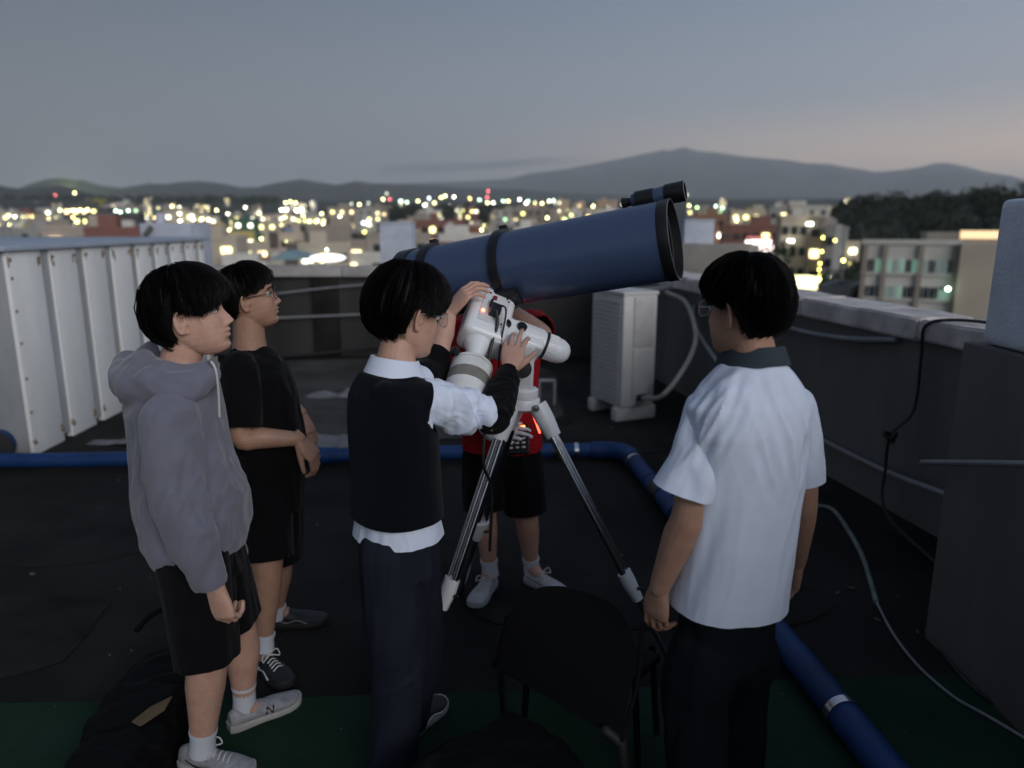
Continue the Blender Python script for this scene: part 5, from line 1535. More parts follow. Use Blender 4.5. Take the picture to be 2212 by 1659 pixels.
torso_loft(bb, [(lerp(hpR, hpL, .5), r2, f2, 0.14, 0.10), (J(560, 930, Y2), r2, f2, 0.13, 0.09), (J(545, 830, Y2), r2, f2, 0.16, 0.10), (J(540, 775, Y2), r2, f2, 0.08, 0.06)])
body_of(p2, SKIN_TAN, [head2, arm2, arm2b], [remesh(bb, 0.007, 3)])
make_hair(M2, dict(rag=0.06, line=[0.046, 0.042, 0.022, 0.012, 0.018, -0.04, -0.075, -0.080], thick=[0.016, 0.018, 0.016, 0.014, 0.014, 0.018, 0.016, 0.010], top=0.020, endthin=0.45, swirl=0.18), p2, seed=5)
eyes(M2, p2)
glasses(M2, p2, m_frame_b, m_lens, 'black rectangular glasses')
g = MB()
cs = [(J(592, 1000, Y2), 0.17, 0.145), (J(582, 960, Y2), 0.175, 0.150), (J(570, 900, Y2), 0.18, 0.150), (J(560, 845, Y2), 0.185, 0.145), (J(552, 800, Y2), 0.185, 0.128), (J(545, 768, Y2), 0.13, 0.10), (J(541, 748, Y2), 0.068, 0.068)]
torso_loft(g, [(c, r2, f2, a_, b_) for c, a_, b_ in cs])
g2 = MB(); limb(g2, [shR, lerp(shR, elR, .4), lerp(shR, elR, 1.1)], [0.072, 0.076, 0.076]); g3 = MB(); limb(g3, [shL, lerp(shL, elL, .4), lerp(shL, elL, 0.9)], [0.072, 0.076, 0.076])
garment('t_shirt', [(g, []), (g2, [(lerp(shR, elR, 0.82), elR - shR)]), (g3, [(lerp(shL, elL, 0.66), elL - shL)])], 0.0072, 4, m_blk, p2, [((0.2, 0, 1), 1.2, 7, 0.014, None, 1, True)], 6, 'plain black T-shirt')
g = MB()
g2 = MB(); limb(g2, [hpR + UP * 0.04, lerp(hpR, knR, .5), lerp(hpR, knR, 0.96)], [0.112, 0.108, 0.106]); g3 = MB(); limb(g3, [hpL + UP * 0.04, lerp(hpL, knL, .5), lerp(hpL, knL, 0.98)], [0.11, 0.108, 0.104])
torso_loft(g, [(lerp(hpR, hpL, .5), r2, f2, 0.165, 0.135), (J(590, 985, Y2), r2, f2, 0.16, 0.135)])
garment('shorts', [(g, []), (g2, [(lerp(hpR, knR, 0.74), knR - hpR)]), (g3, [(lerp(hpL, knL, 0.82), knL - hpL)])], 0.0075, 4, m_blk, p2, [((0, 0, 1), 1.2, 7, 0.012, None, 1, True)], 8, 'black knee length shorts')
sock(p2, anR, knR, m_sock, 0.040, 0.035); sock(p2, anL, knL, m_sock, 0.040, 0.03)
shoe(p2, *s2a, m_up=m_shoe_b, m_sole=m_sole_b, m_lace=m_lace_w, accent=m_lace_w, label='black sneaker with a pale edge line')
shoe(p2, *s2b, m_up=m_shoe_b, m_sole=m_sole_b, accent=mat('grey_stripe', (0.2, 0.2, 0.21), 0.6))

# ---------------------------------------------------------------- 3: knitted vest over white shirt, at the mount
p3 = empty('person', at(850, 1640, z=0), 'person in a dark knitted vest over a white shirt, bending to the telescope mount', 'person')
f3, r3 = dirs(38)
Y3 = 2.18
M3 = head_matrix(J(885, 678, 2.22), (0.76, 0.62, -0.20), (0.16, 0.14, 1), 1.10)
hb = head_mb(M3); neck(hb, J(853, 785, 2.18), M3, 0.054); head3 = remesh(hb, 0.0028, 2)
shR, elR, wrR = J(922, 866, 2.155), J(1066, 894, 2.30), J(1101, 803, 2.44)
shL, elL, wrL = J(880, 845, 2.36), J(935, 800, 2.50), J(972, 676, 2.60)
ab = MB(); arm(ab, elR, lerp(elR, wrR, .5), wrR, 0.92)
hand_mb(ab, wrR, J(1112, 738, 2.50) - wrR, V((-0.1, -0.95, 0.25)), -1, ([18, 30, 20], [10, 22, 18], [14, 28, 18], [22, 35, 20]), (38, 8), 0.98, spread=7)
arm3 = remesh(ab, 0.0026, 1)
ab = MB(); arm(ab, elL, lerp(elL, wrL, .5), wrL, 0.88)
hand_mb(ab, wrL, J(1014, 622, 2.60) - wrL, V((-0.60, -0.55, 0.65)), 1, ([22, 35, 20], [24, 35, 20], [26, 38, 22], [28, 38, 22]), (38, 14), 0.98, spread=2)
arm3b = remesh(ab, 0.0026, 1)
bb = MB()
hpR, knR, anR = J(843, 1225, 2.11), J(862, 1445, 2.06), J(850, 1690, 2.02)
hpL, knL, anL = J(888, 1222, 2.25), J(908, 1400, 2.34), J(884, 1555, 2.34)
leg(bb, hpR, knR, anR, 0.72); leg(bb, hpL, knL, anL, 0.72)
torso_loft(bb, [(lerp(hpR, hpL, .5), r3, f3, 0.09, 0.07), (J(855, 1030, Y3), r3, f3, 0.09, 0.06), (J(845, 880, Y3), r3, f3, 0.09, 0.06), (J(845, 800, Y3), r3, f3, 0.06, 0.05)])
body_of(p3, SKIN, [head3, arm3, arm3b], [remesh(bb, 0.008, 3)])
make_hair(M3, dict(line=[0.030, 0.026, 0.008, 0.002, 0.020, -0.050, -0.076, -0.082], thick=[0.022, 0.024, 0.021, 0.018, 0.018, 0.026, 0.028, 0.020], top=0.029, endthin=0.55, swirl=0.10, rag=0.09), p3, seed=8, strands=1800)
eyes(M3, p3)
glasses(M3, p3, m_frame_c, m_lens, 'clear framed glasses')
# shirt under the vest
g = MB()
cs = [(J(861, 1225, Y3), 0.166, 0.148), (J(861, 1170, Y3), 0.158, 0.142), (J(858, 1100, Y3), 0.140, 0.120), (J(850, 950, Y3), 0.150, 0.110), (J(848, 875, Y3), 0.155, 0.105), (J(846, 830, Y3), 0.12, 0.09), (J(842, 800, Y3), 0.068, 0.068)]
torso_loft(g, [(c, r3, f3, a_, b_) for c, a_, b_ in cs])
g2 = MB(); limb(g2, [lerp(shR, elR, -0.05), lerp(shR, elR, .22), lerp(shR, elR, .5) - UP * 0.008, lerp(shR, elR, .8) - UP * 0.008, elR + V((0.014, 0.0, -0.010))], [0.066, 0.079, 0.074, 0.060, 0.038], 18, 6)
limb(g2, [shL, lerp(shL, elL, .5), elL], [0.062, 0.058, 0.050])
ax3 = (elR - shR).normalized()
sh3 = garment('white_shirt', [(g, [(J(861, 1150, Y3), -UP)]), (g2, [])], 0.0055, 3, m_white, p3, [(ax3 + V((0, 0, 0.35)), 11, 3.5, 0.040, lerp(shR, elR, .62), 0.25, True), (ax3 + V((0.1, 0, -0.5)), 20, 6, 0.010, lerp(shR, elR, .75), 0.18, True), (ax3, 2, 14, 0.018, lerp(shR, elR, .2), 0.14, True), (V((0, 0, 1)), 1.5, 9, 0.010, J(860, 1165, 2.1), 0.25, True)], 3, 'white shirt with one sleeve bunched at the elbow')
# collar
a = MB()
ctr = J(853, 772, 2.185)
ring_lo, ring_hi = [], []
for k in range(33):
    t = R(-160 + 320 * k / 32)
    d = f3 * -math.cos(t) + r3 * math.sin(t)
    tilt = V((0, 0, 0))
    ring_lo.append(ctr + d * 0.096 + UP * (-0.036 - 0.050 * (0.5 - 0.5 * math.cos(t))) + tilt)
    ring_hi.append(ctr + d * 0.072 + UP * (0.011 - 0.026 * (0.5 - 0.5 * math.cos(t))) + tilt)
n_ = len(ring_lo)
inn = [lerp(p_, ctr + V((0, 0, p_.z - ctr.z)), 0.08) for p_ in ring_hi]
inl = [lerp(p_, ctr + V((0, 0, p_.z - ctr.z)), 0.05) for p_ in ring_lo]
a.add(ring_lo + ring_hi + inn + inl, [(i, i + 1, n_ + i + 1, n_ + i) for i in range(n_ - 1)] + [(n_ + i, n_ + i + 1, 2 * n_ + i + 1, 2 * n_ + i) for i in range(n_ - 1)] + [(2 * n_ + i, 2 * n_ + i + 1, 3 * n_ + i + 1, 3 * n_ + i) for i in range(n_ - 1)])
a.build('collar', m_white, sh3)
g = MB()
cs = [(J(861, 1175, Y3), 0.150, 0.138), (J(860, 1115, Y3), 0.153, 0.138), (J(856, 1040, Y3), 0.152, 0.132), (J(851, 960, Y3), 0.158, 0.128), (J(848, 890, Y3), 0.164, 0.124), (J(845, 850, Y3), 0.152, 0.116), (J(843, 818, Y3), 0.120, 0.098), (J(843, 800, Y3), 0.092, 0.086)]
torso_loft(g, [(c, r3, f3, a_, b_) for c, a_, b_ in cs])
limb(g, [lerp(shR, elR, -0.55), lerp(shR, elR, -0.2), lerp(shR, elR, 0.12)], [0.040, 0.062, 0.078])
garment('knitted_vest', [(g, [(J(861, 1108, Y3), -UP)], [(lerp(shR, elR, -0.05), (elR - shR) + V((0, -0.03, 0.0)), 0.092)])], 0.0060, 7, m_vest, p3, [((0.1, 0, 1), 1.5, 5, 0.008, None, 1, False)], 7, 'sleeveless navy black knitted vest')
a = MB(); limb(a, [lerp(elR, wrR, -0.05), lerp(elR, wrR, .4), lerp(elR, wrR, .93)], [0.062, 0.057, 0.042]); garment('dark_undersleeve', a, 0.005, 3, m_blk, p3, [((1, 0, 0.2), 3, 18, 0.008, None, 1, True)], 1, 'dark sleeve over the forearm')
a = MB(); limb(a, [lerp(shL, elL, 0.6), elL, lerp(elL, wrL, .28)], [0.058, 0.056, 0.046]); garment('rolled_sleeve', a, 0.005, 2, m_blk, p3, [((0, 0, 1), 12, 4, 0.008, None, 1, True)], 5)
g = MB()
limb(g, [hpR + UP * 0.05, lerp(hpR, knR, .5), knR, lerp(knR, anR, .5), anR], [0.096, 0.096, 0.085, 0.079, 0.080]); limb(g, [hpL + UP * 0.02, lerp(hpL, knL, .5), knL, lerp(knL, anL, .5), anL], [0.096, 0.096, 0.082, 0.074, 0.075])
torso_loft(g, [(lerp(hpR, hpL, .5), r3, f3, 0.145, 0.120), (J(860, 1130, Y3), r3, f3, 0.135, 0.115), (J(858, 1075, Y3), r3, f3, 0.122, 0.100)])
garment('trousers', g, 0.007, 3, m_slack, p3, [((0.1, 0, 1), 1.2, 6, 0.013, None, 1, True), ((1, 0, 0.4), 1.5, 9, 0.012, knR, 0.22, True)], 9, 'slate school trousers')
h_ = at(872, 1602, z=0); shoe(p3, h_, h_ + V((0.12, 0.21, 0)), m_up=m_shoe_b, m_sole=m_sole_w, accent=m_lace_w, label='dark shoe with a white side stripe')
h_ = at(830, 1760, z=0); shoe(p3, h_, h_ + V((0.2, 0.14, 0)), m_up=m_shoe_b, m_sole=m_sole_w, accent=m_lace_w)

# ---------------------------------------------------------------- 4: white short sleeved shirt, seen from behind
p4 = empty('person', at(1570, 1700, z=0), 'person in a white short sleeved shirt with slate collar, seen from behind on the right', 'person')
f4, r4 = dirs(112)
Y4 = 1.88
M4 = head_matrix(J(1604, 667, 1.90), (-0.58, 0.81, -0.03), UP, 1.04)
hb = head_mb(M4); neck(hb, J(1632, 790, Y4), M4, 0.056); head4 = remesh(hb, 0.0028, 2)
shL, elL, wrL = J(1518, 892, 1.86), J(1488, 1110, 1.80), J(1425, 1268, 1.84)
shR, elR, wrR = J(1724, 890, 1.99), J(1735, 1075, 2.04), J(1722, 1215, 2.16)
ab = MB(); arm(ab, shL, elL, wrL, 1.06)
hand_mb(ab, wrL, V((-0.06, 0.12, -1)), V((-0.75, -0.66, 0.05)), -1, ([14, 22, 16], [18, 28, 18], [24, 32, 20], [28, 36, 20]), (20, 10), 1.0, spread=2)
arm4 = remesh(ab, 0.003, 1)
ab = MB(); arm(ab, shR, elR, wrR, 1.0); hand_mb(ab, wrR, V((-0.05, 0.3, -1)), V((0.9, 0.2, 0)), 1, (25, 35, 20), (25, 10), 1.0); arm4b = remesh(ab, 0.003, 1)
bb = MB()
hpL, knL, anL = J(1518, 1420, 1.85), J(1490, 1690, 1.86), J(1500, 1900, 1.86)
hpR, knR, anR = J(1608, 1420, 1.93), J(1585, 1670, 2.02), J(1575, 1850, 2.06)
anL.z = 0.08; anR.z = 0.08; knL.z = 0.47; knR.z = 0.47
leg(bb, hpL, knL, anL, 0.72); leg(bb, hpR, knR, anR, 0.72)
torso_loft(bb, [(lerp(hpR, hpL, .5), r4, f4, 0.09, 0.07), (J(1590, 1100, Y4), r4, f4, 0.11, 0.075), (J(1610, 920, Y4), r4, f4, 0.13, 0.075), (J(1625, 820, Y4), r4, f4, 0.07, 0.05)])
body_of(p4, SKIN_TAN, [head4, arm4, arm4b], [remesh(bb, 0.008, 3)])
make_hair(M4, dict(line=[0.030, 0.028, 0.012, 0.006, 0.014, -0.045, -0.070, -0.074], thick=[0.020, 0.022, 0.019, 0.016, 0.015, 0.020, 0.020, 0.012], top=0.024, endthin=0.45, swirl=0.2), p4, seed=11, strands=1700)
eyes(M4, p4)
glasses(M4, p4, m_frame_c, m_lens, 'clear framed glasses')
g = MB()
cs = [(J(1560, 1410, Y4), 0.176, 0.136), (J(1568, 1320, Y4), 0.174, 0.134), (J(1580, 1220, Y4), 0.168, 0.128), (J(1592, 1100, Y4), 0.170, 0.125), (J(1602, 1000, Y4), 0.178, 0.125), (J(1610, 920, Y4), 0.185, 0.122), (J(1616, 870, Y4), 0.178, 0.114), (J(1620, 832, Y4), 0.148, 0.100), (J(1625, 803, Y4), 0.108, 0.088), (J(1628, 784, Y4), 0.080, 0.078)]
torso_loft(g, [(c, r4, f4, a_, b_) for c, a_, b_ in cs])
g2 = MB(); limb(g2, [lerp(shL, elL, -0.05), lerp(shL, elL, .25), lerp(shL, elL, .55), J(1464, 1090, 1.80)], [0.052, 0.068, 0.080, 0.086], 20, 6)
g3 = MB(); limb(g3, [lerp(shR, elR, -0.05), lerp(shR, elR, .3), lerp(shR, elR, .6), lerp(shR, elR, 1.0)], [0.058, 0.066, 0.068, 0.064], 20, 6)
sh4 = garment('white_shirt', [(g, [(J(1567, 1302, Y4), V((-0.06, 0.0, -1)))]), (g2, [(J(1470, 1058, 1.80), V((-0.28, 0, -1)))]), (g3, [(J(1748, 1038, 2.02), V((0.15, 0, -1)))])], 0.0062, 3, m_white, p4, [((0.22, 0, 1), 0.8, 6, 0.017, J(1600, 1050, 1.8), 0.60, True), ((0.45, 0, 1), 1.0, 13, 0.024, J(1545, 920, 1.75), 0.21, True), ((-0.40, 0, 1), 1.0, 12, 0.024, J(1690, 940, 1.85), 0.24, True), ((0.1, 0, 1), 1.5, 3.5, 0.010, None, 1, False)], 12, 'white short sleeved school shirt')
# yoke seam and collar
a = MB(); yk = []
for k in range(17):
    t = R(215 + 110 * k / 16)
    yk.append(J(1612, 890, Y4) + r4 * (0.184 * math.cos(t)) + f4 * (0.122 * math.sin(t)))
a.tube(yk, 0.0016, 6); a.build('yoke_seam', m_white, sh4)
a = MB(); ctr = J(1631, 768, 1.895)
ring_lo, ring_hi = [], []
for k in range(37):
    t = R(-165 + 330 * k / 36)
    d = f4 * -math.cos(t) + r4 * math.sin(t)
    drop = 0.5 - 0.5 * math.cos(t)
    ring_lo.append(ctr + d * (0.094 + 0.006 * drop) + UP * (-0.012 - 0.055 * drop) + f4 * 0.03 * drop)
    ring_hi.append(ctr + d * 0.074 + UP * (0.034 - 0.028 * drop) + f4 * 0.02 * drop)
n_ = len(ring_lo)
inn = [lerp(p_, ctr + V((0, 0, p_.z - ctr.z)), 0.07) for p_ in ring_hi]
inl = [lerp(p_, ctr + V((0, 0, p_.z - ctr.z)), 0.05) for p_ in ring_lo]
a.add(ring_lo + ring_hi + inn + inl, [(i, i + 1, n_ + i + 1, n_ + i) for i in range(n_ - 1)] + [(n_ + i, n_ + i + 1, 2 * n_ + i + 1, 2 * n_ + i) for i in range(n_ - 1)] + [(2 * n_ + i, 2 * n_ + i + 1, 3 * n_ + i + 1, 3 * n_ + i) for i in range(n_ - 1)])
cl_ = a.build('collar', m_collar, sh4); cl_['label'] = 'slate grey shirt collar'
g = MB()
limb(g, [hpL + UP * 0.02, lerp(hpL, knL, .5), knL, lerp(knL, anL, .5), anL], [0.096, 0.102, 0.094, 0.090, 0.090]); limb(g, [hpR + UP * 0.02, lerp(hpR, knR, .5), knR, lerp(knR, anR, .5), anR], [0.096, 0.100, 0.090, 0.084, 0.086])
torso_loft(g, [(lerp(hpR, hpL, .5), r4, f4, 0.142, 0.108), (J(1575, 1270, Y4), r4, f4, 0.145, 0.108), (J(1580, 1200, Y4), r4, f4, 0.130, 0.095)])
garment('trousers', g, 0.0075, 3, m_slack2, p4, [((0, 0, 1), 2, 8, 0.014, None, 1, True)], 13, 'dark school trousers')
for an_ in (anL, anR):
    h_ = V((an_.x, an_.y, 0)) - f4 * 0.06; shoe(p4, h_, h_ + f4 * 0.27, m_up=m_shoe_b, m_sole=m_sole_b)

# ---------------------------------------------------------------- 5: red jersey, behind the tripod
p5 = empty('person', at(1110, 1270, z=0), 'person in a red jersey and dark shorts behind the tripod, face hidden by the tube', 'person')
f5, r5 = dirs(-96)
Y5 = 3.38
M5 = head_matrix(J(1078, 588, 3.40), (-0.1, -1, -0.10), UP, 1.0)
hb = head_mb(M5); neck(hb, J(1078, 672, 3.41), M5, 0.058); head5 = remesh(hb, 0.0032, 2)
shL, elL, wrL = J(1148, 700, 3.40), J(1172, 722, 3.12), J(1092, 662, 3.02)
shR, elR, wrR = J(1000, 715, 3.42), J(985, 860, 3.40), J(1062, 938, 3.20)
ab = MB(); arm(ab, shL, elL, wrL, 0.95); hand_mb(ab, wrL, V((-0.6, 0.2, 0.75)), V((0.3, 0.8, 0.3)), 1, (25, 35, 25), (35, 10), 1.0); arm5 = remesh(ab, 0.003, 1)
ab = MB(); arm(ab, shR, elR, wrR, 0.95); arm5b = remesh(ab, 0.003, 1)
bb = MB()
hpR, knR, anR = J(1045, 1000, 3.40), J(1048, 1115, 3.36), J(1058, 1228, 3.38)
hpL, knL, anL = J(1125, 1000, 3.40), J(1138, 1120, 3.40), J(1148, 1222, 3.46)
leg(bb, hpR, knR, anR, 0.95); leg(bb, hpL, knL, anL, 0.95)
h_ = at(1065, 1262, z=0); s5a = (h_, h_ + V((-0.09, -0.25, 0))); h_ = at(1138, 1256, z=0); s5b = (h_, h_ + V((0.19, -0.17, 0)))
foot(bb, anR, *s5a); foot(bb, anL, *s5b)
torso_loft(bb, [(lerp(hpR, hpL, .5), r5, f5, 0.15, 0.10), (J(1083, 860, Y5), r5, f5, 0.14, 0.09), (J(1078, 740, Y5), r5, f5, 0.16, 0.10), (J(1078, 690, Y5), r5, f5, 0.08, 0.06)])
body_of(p5, SKIN, [head5, arm5, arm5b], [remesh(bb, 0.008, 3)])
make_hair(M5, dict(line=[0.03, 0.028, 0.012, 0.006, 0.014, -0.045, -0.07, -0.074], thick=[0.018, 0.02, 0.018, 0.016, 0.015, 0.02, 0.02, 0.012], top=0.022), p5, seed=15, strands=700)
eyes(M5, p5)
g = MB()
cs = [(J(1085, 1000, Y5), 0.19, 0.138), (J(1085, 920, Y5), 0.192, 0.138), (J(1082, 840, Y5), 0.19, 0.132), (J(1080, 770, Y5), 0.195, 0.125), (J(1078, 715, Y5), 0.185, 0.110), (J(1078, 690, Y5), 0.12, 0.09), (J(1078, 676, Y5), 0.07, 0.07)]
torso_loft(g, [(c, r5, f5, a_, b_) for c, a_, b_ in cs])
g2 = MB(); limb(g2, [shL, lerp(shL, elL, .5), lerp(shL, elL, 0.95)], [0.074, 0.074, 0.072]); g3 = MB(); limb(g3, [shR, lerp(shR, elR, .5), lerp(shR, elR, 1.0)], [0.076, 0.076, 0.074])
jr = garment('red_jersey', [(g, [(J(1085, 966, Y5), -UP)]), (g2, [(lerp(shL, elL, 0.70), elL - shL)]), (g3, [(lerp(shR, elR, .75), elR - shR)])], 0.0072, 3, m_red, p5, [((0.1, 0, 1), 1.5, 9, 0.014, None, 1, True)], 14, 'red short sleeved jersey')
a = MB()
for k in range(5):
    a.ell(J(1030 + (k % 3) * 9, 842 + (k // 3) * 9, Y5 - 0.150), (0.010, 0.004, 0.010), None, 8, 6)
a.build('chest_print', mat('dark_print', (0.02, 0.02, 0.03), 0.7), jr)
g = MB()
g2 = MB(); limb(g2, [hpR + UP * 0.03, lerp(hpR, knR, .5), lerp(hpR, knR, 1.0)], [0.112, 0.110, 0.108]); g3 = MB(); limb(g3, [hpL + UP * 0.03, lerp(hpL, knL, .5), lerp(hpL, knL, 1.0)], [0.112, 0.110, 0.108])
torso_loft(g, [(lerp(hpR, hpL, .5), r5, f5, 0.165, 0.125), (J(1085, 955, Y5), r5, f5, 0.165, 0.125)])
garment('shorts', [(g, []), (g2, [(lerp(hpR, knR, 0.84), knR - hpR)]), (g3, [(lerp(hpL, knL, 0.84), knL - hpL)])], 0.008, 3, m_blk, p5, [((0, 0, 1), 1.2, 7, 0.012, None, 1, True)], 15, 'dark knee length shorts')
sock(p5, anR, knR, m_sock, 0.040, 0.05); sock(p5, anL, knL, m_sock, 0.040, 0.05)
shoe(p5, *s5a, m_up=m_shoe_w, m_sole=m_shoe_w, m_lace=m_lace_w, label='white laced trainer turned towards the camera')
shoe(p5, *s5b, m_up=m_shoe_w, m_sole=m_shoe_w, m_lace=m_lace_w, label='white laced trainer turned outwards')
# white glove on the hand that holds the controller
a = MB(); hand_mb(a, wrR, V((0.55, -0.35, 0.1)), V((-0.25, -0.75, 0.6)), 1, ([20, 30, 20],) * 4, (35, 8), 1.05, spread=6)
limb(a, [lerp(elR, wrR, .86), wrR], [0.034, 0.033])
gl_ = link('glove', remesh(a, 0.003, 1), mat('white_glove', (0.62, 0.62, 0.64), 0.85, bump=0.2, bscale=300), p5); gl_['label'] = 'white glove holding the controller'
# ================================================================ telescope, mount, tripod
m_tube = mat('blue_tube_paint', (0.040, 0.066, 0.136), 0.42, var=0.06, vscale=3, coat=0.25)
m_blkmetal = mat('black_anodised', (0.013, 0.013, 0.015), 0.38, metal=0.3)
m_inner = mat('black_baffle', (0.006, 0.006, 0.007), 0.7)
m_rim = mat('rim_edge', (0.22, 0.23, 0.24), 0.35, 0.6)
m_wpaint = mat('white_mount_paint', (0.80, 0.81, 0.83), 0.35, var=0.06, vscale=9, coat=0.2, bump=0.03, bscale=120)
m_wworn = mat('worn_white_paint', (0.76, 0.76, 0.74), 0.42, var=0.22, vscale=14, bump=0.06, bscale=60)
m_greyband = mat('grey_band', (0.24, 0.22, 0.20), 0.6, var=0.3, vscale=30)
m_chrome = mat('chrome_tube', (0.58, 0.58, 0.60), 0.16, 1.0)
m_alu = mat('machined_aluminium', (0.60, 0.61, 0.63), 0.28, 1.0)
TF, TR2 = V((0.571, 2.600, 1.749)), V((0.0194, 2.811, 1.640))
TA = (TF - TR2).normalized()                     # tube axis, towards the open end
TRAD = 0.140
def ta(d): return TF - TA * d                    # point on the axis, d behind the open end
tel = empty('telescope', ta(0.64) - V((0, 0, 0.135)), 'large blue telescope tube with black rings pointing right above the white mount', 'telescope')
a = MB(); a.lathe([(TRAD, 0.03), (TRAD, 1.04)], TF, -TA, 72, cap=False)
a.lathe([(TRAD - 0.004, 0.02), (TRAD - 0.004, 1.04)], TF, -TA, 72, cap=False)
a.build('tube', m_tube, tel)
a = MB(); a.lathe([(TRAD - 0.006, 0.0), (TRAD + 0.002, 0.0), (TRAD + 0.003, 0.003), (TRAD + 0.003, 0.036), (TRAD + 0.001, 0.039), (TRAD - 0.006, 0.039)], TF, -TA, 72, cap=False)
fr_ = a.build('front_ring', m_blkmetal, tel)
a = MB(); a.lathe([(TRAD - 0.001, -0.0012), (TRAD + 0.0025, -0.0012), (TRAD + 0.0025, 0.0008), (TRAD - 0.001, 0.0008)], TF, -TA, 72, cap=False); a.build('rim_line', m_rim, fr_)
a = MB(); a.lathe([(TRAD - 0.0062, 0.0), (TRAD - 0.0062, 0.9), (0.0, 0.9)], TF, -TA, 64, cap=False); a.build('inner_wall', m_inner, tel)
for k in range(9):
    d_ = 0.03 + 0.032 * k
    a = MB(); a.lathe([(TRAD - 0.007, d_), (TRAD - 0.021, d_ + 0.002), (TRAD - 0.021, d_ + 0.004), (TRAD - 0.007, d_ + 0.006)], TF, -TA, 64, cap=False); a.build('baffle', mat('baffle_edge', (0.03, 0.032, 0.034), 0.5), tel)
a = MB(); a.lathe([(TRAD - 0.01, 1.02), (TRAD + 0.006, 1.02), (TRAD + 0.006, 1.075), (TRAD - 0.012, 1.10), (0.05, 1.10), (0.045, 1.14), (0.0, 1.14)], TF, -TA, 64, cap=False); a.build('rear_cell', m_blkmetal, tel)
tx, ty, _ = frame(TA)
def ring_at(d, w_=0.032):
    a = MB(); a.lathe([(TRAD + 0.001, d - w_ / 2), (TRAD + 0.012, d - w_ / 2), (TRAD + 0.0135, d), (TRAD + 0.012, d + w_ / 2), (TRAD + 0.001, d + w_ / 2)], TF, -TA, 64, cap=False)
    r_ = a.build('tube_ring', m_blkmetal, tel)
    upv = (V((0, 0, 1)) - TA * TA.z).normalized(); sv = TA.cross(upv)
    for ang in (70, -75):
        dd = upv * math.cos(R(ang)) + sv * math.sin(R(ang)) if ang < 0 else upv * 0.98 - sv * 0.2
        a = MB(); a.box(ta(d) + dd * (TRAD + 0.020), (0.03, 0.026, 0.018), Matrix((TA, TA.cross(dd), dd)).transposed()); a.build('clamp_lug', m_blkmetal, r_, bevel=0.002)
    a = MB(); p0 = ta(d) + (upv * 0.96 - sv * 0.28).normalized() * (TRAD + 0.030); a.tube([p0, p0 - sv * 0.022], 0.006, 10); a.build('clamp_screw', m_alu, r_)
    return r_
ring_at(0.64); ring_at(0.945)
# dovetail bar under the rings
DECU = V((0.154, 0.25, 0.25)).normalized()
DECU = (DECU - TA * DECU.dot(TA)).normalized()   # declination axis: from counterweight up to the tube
a = MB(); Mx = Matrix((TA, DECU.cross(TA), DECU)).transposed()
a.box(ta(0.79) - DECU * (TRAD + 0.022), (0.46, 0.075, 0.018), Mx); a.build('dovetail_bar', m_blkmetal, tel, bevel=0.003)
# yellowish paper label and small sticker on the tube
def curved_patch(d0, d1, a0, a1, m, nm):
    b = MB(); n1 = 8
    c_ = -DECU
    sv = TA.cross(c_)
    vs, fs = [], []
    for i in range(n1 + 1):
        an = R(lerp(a0, a1, i / n1))
        dr = V((0, 0, 1)) * 0
        upv = (V((0, 0, 1)) - TA * TA.z).normalized(); sd = TA.cross(upv)
        dr = upv * math.cos(an) + sd * math.sin(an)
        for d_ in (d0, d1):
            vs.append(ta(d_) + dr * (TRAD + 0.0006))
    for i in range(n1):
        fs.append((2 * i, 2 * i + 1, 2 * i + 3, 2 * i + 2))
    b.add(vs, fs); return b.build(nm, m, tel)
m_lab = mat('aged_label', (0.30, 0.26, 0.11), 0.6, var=0.3, vscale=40)
curved_patch(0.115, 0.170, -104, -128, m_lab, 'paper_label')
curved_patch(0.125, 0.145, -74, -78, m_lab, 'small_sticker')
# finder scope
fb = ta(0.30); upv = (V((0, 0, 1)) - TA * TA.z).normalized(); sv = TA.cross(upv)
fd = (upv * 0.90 + (sv if sv.y > 0 else -sv) * 0.43).normalized()
FO = at(1478, 415, Y=2.44) ; FI = at(1352, 441, Y=2.60)
FO = ta(0.0) + fd * (TRAD + 0.040) + TA * 0.045
FAX = TA
def fp(d): return FO - FAX * d
fin = empty('finder_scope', ta(0.16) + fd * (TRAD + 0.01), 'small black finder scope with blue bands on top of the telescope tube', 'finder scope')
a = MB(); a.lathe([(0.030, 0.0), (0.037, 0.0), (0.036, 0.066), (0.033, 0.072)], fp(0), -FAX, 32, cap=False); a.lathe([(0.0295, 0.0), (0.0295, 0.05), (0.0, 0.05)], fp(0), -FAX, 32, cap=False); a.build('objective_hood', m_blkmetal, fin)
a = MB(); a.lathe([(0.0305, -0.0008), (0.037, -0.0008), (0.037, 0.001), (0.0305, 0.001)], fp(0), -FAX, 32, cap=False); a.build('hood_rim', m_rim, fin)
a = MB(); a.lathe([(0.032, 0.068), (0.030, 0.112)], fp(0), -FAX, 32); a.build('blue_band', m_tube, fin)
a = MB(); a.lathe([(0.033, 0.110), (0.033, 0.176)], fp(0), -FAX, 32); a.build('sleeve', m_blkmetal, fin)
a = MB(); a.lathe([(0.029, 0.176), (0.024, 0.192)], fp(0), -FAX, 32); a.build('blue_band', m_tube, fin)
a = MB(); a.lathe([(0.016, 0.192), (0.016, 0.212), (0.019, 0.214), (0.019, 0.228), (0.012, 0.230)], fp(0), -FAX, 24); a.build('eyepiece', m_blkmetal, fin)
a = MB(); a.box(fp(0.145) - fd * 0.040, (0.05, 0.022, 0.05), Matrix((TA, fd.cross(TA), fd)).transposed()); a.build('bracket', m_blkmetal, fin, bevel=0.003)
a = MB(); a.tube([fp(0.125) - fd * 0.036 + sv * -0.012, fp(0.125) - fd * 0.036 + sv * -0.034], 0.007, 12); a.build('thumb_screw', m_alu, fin)

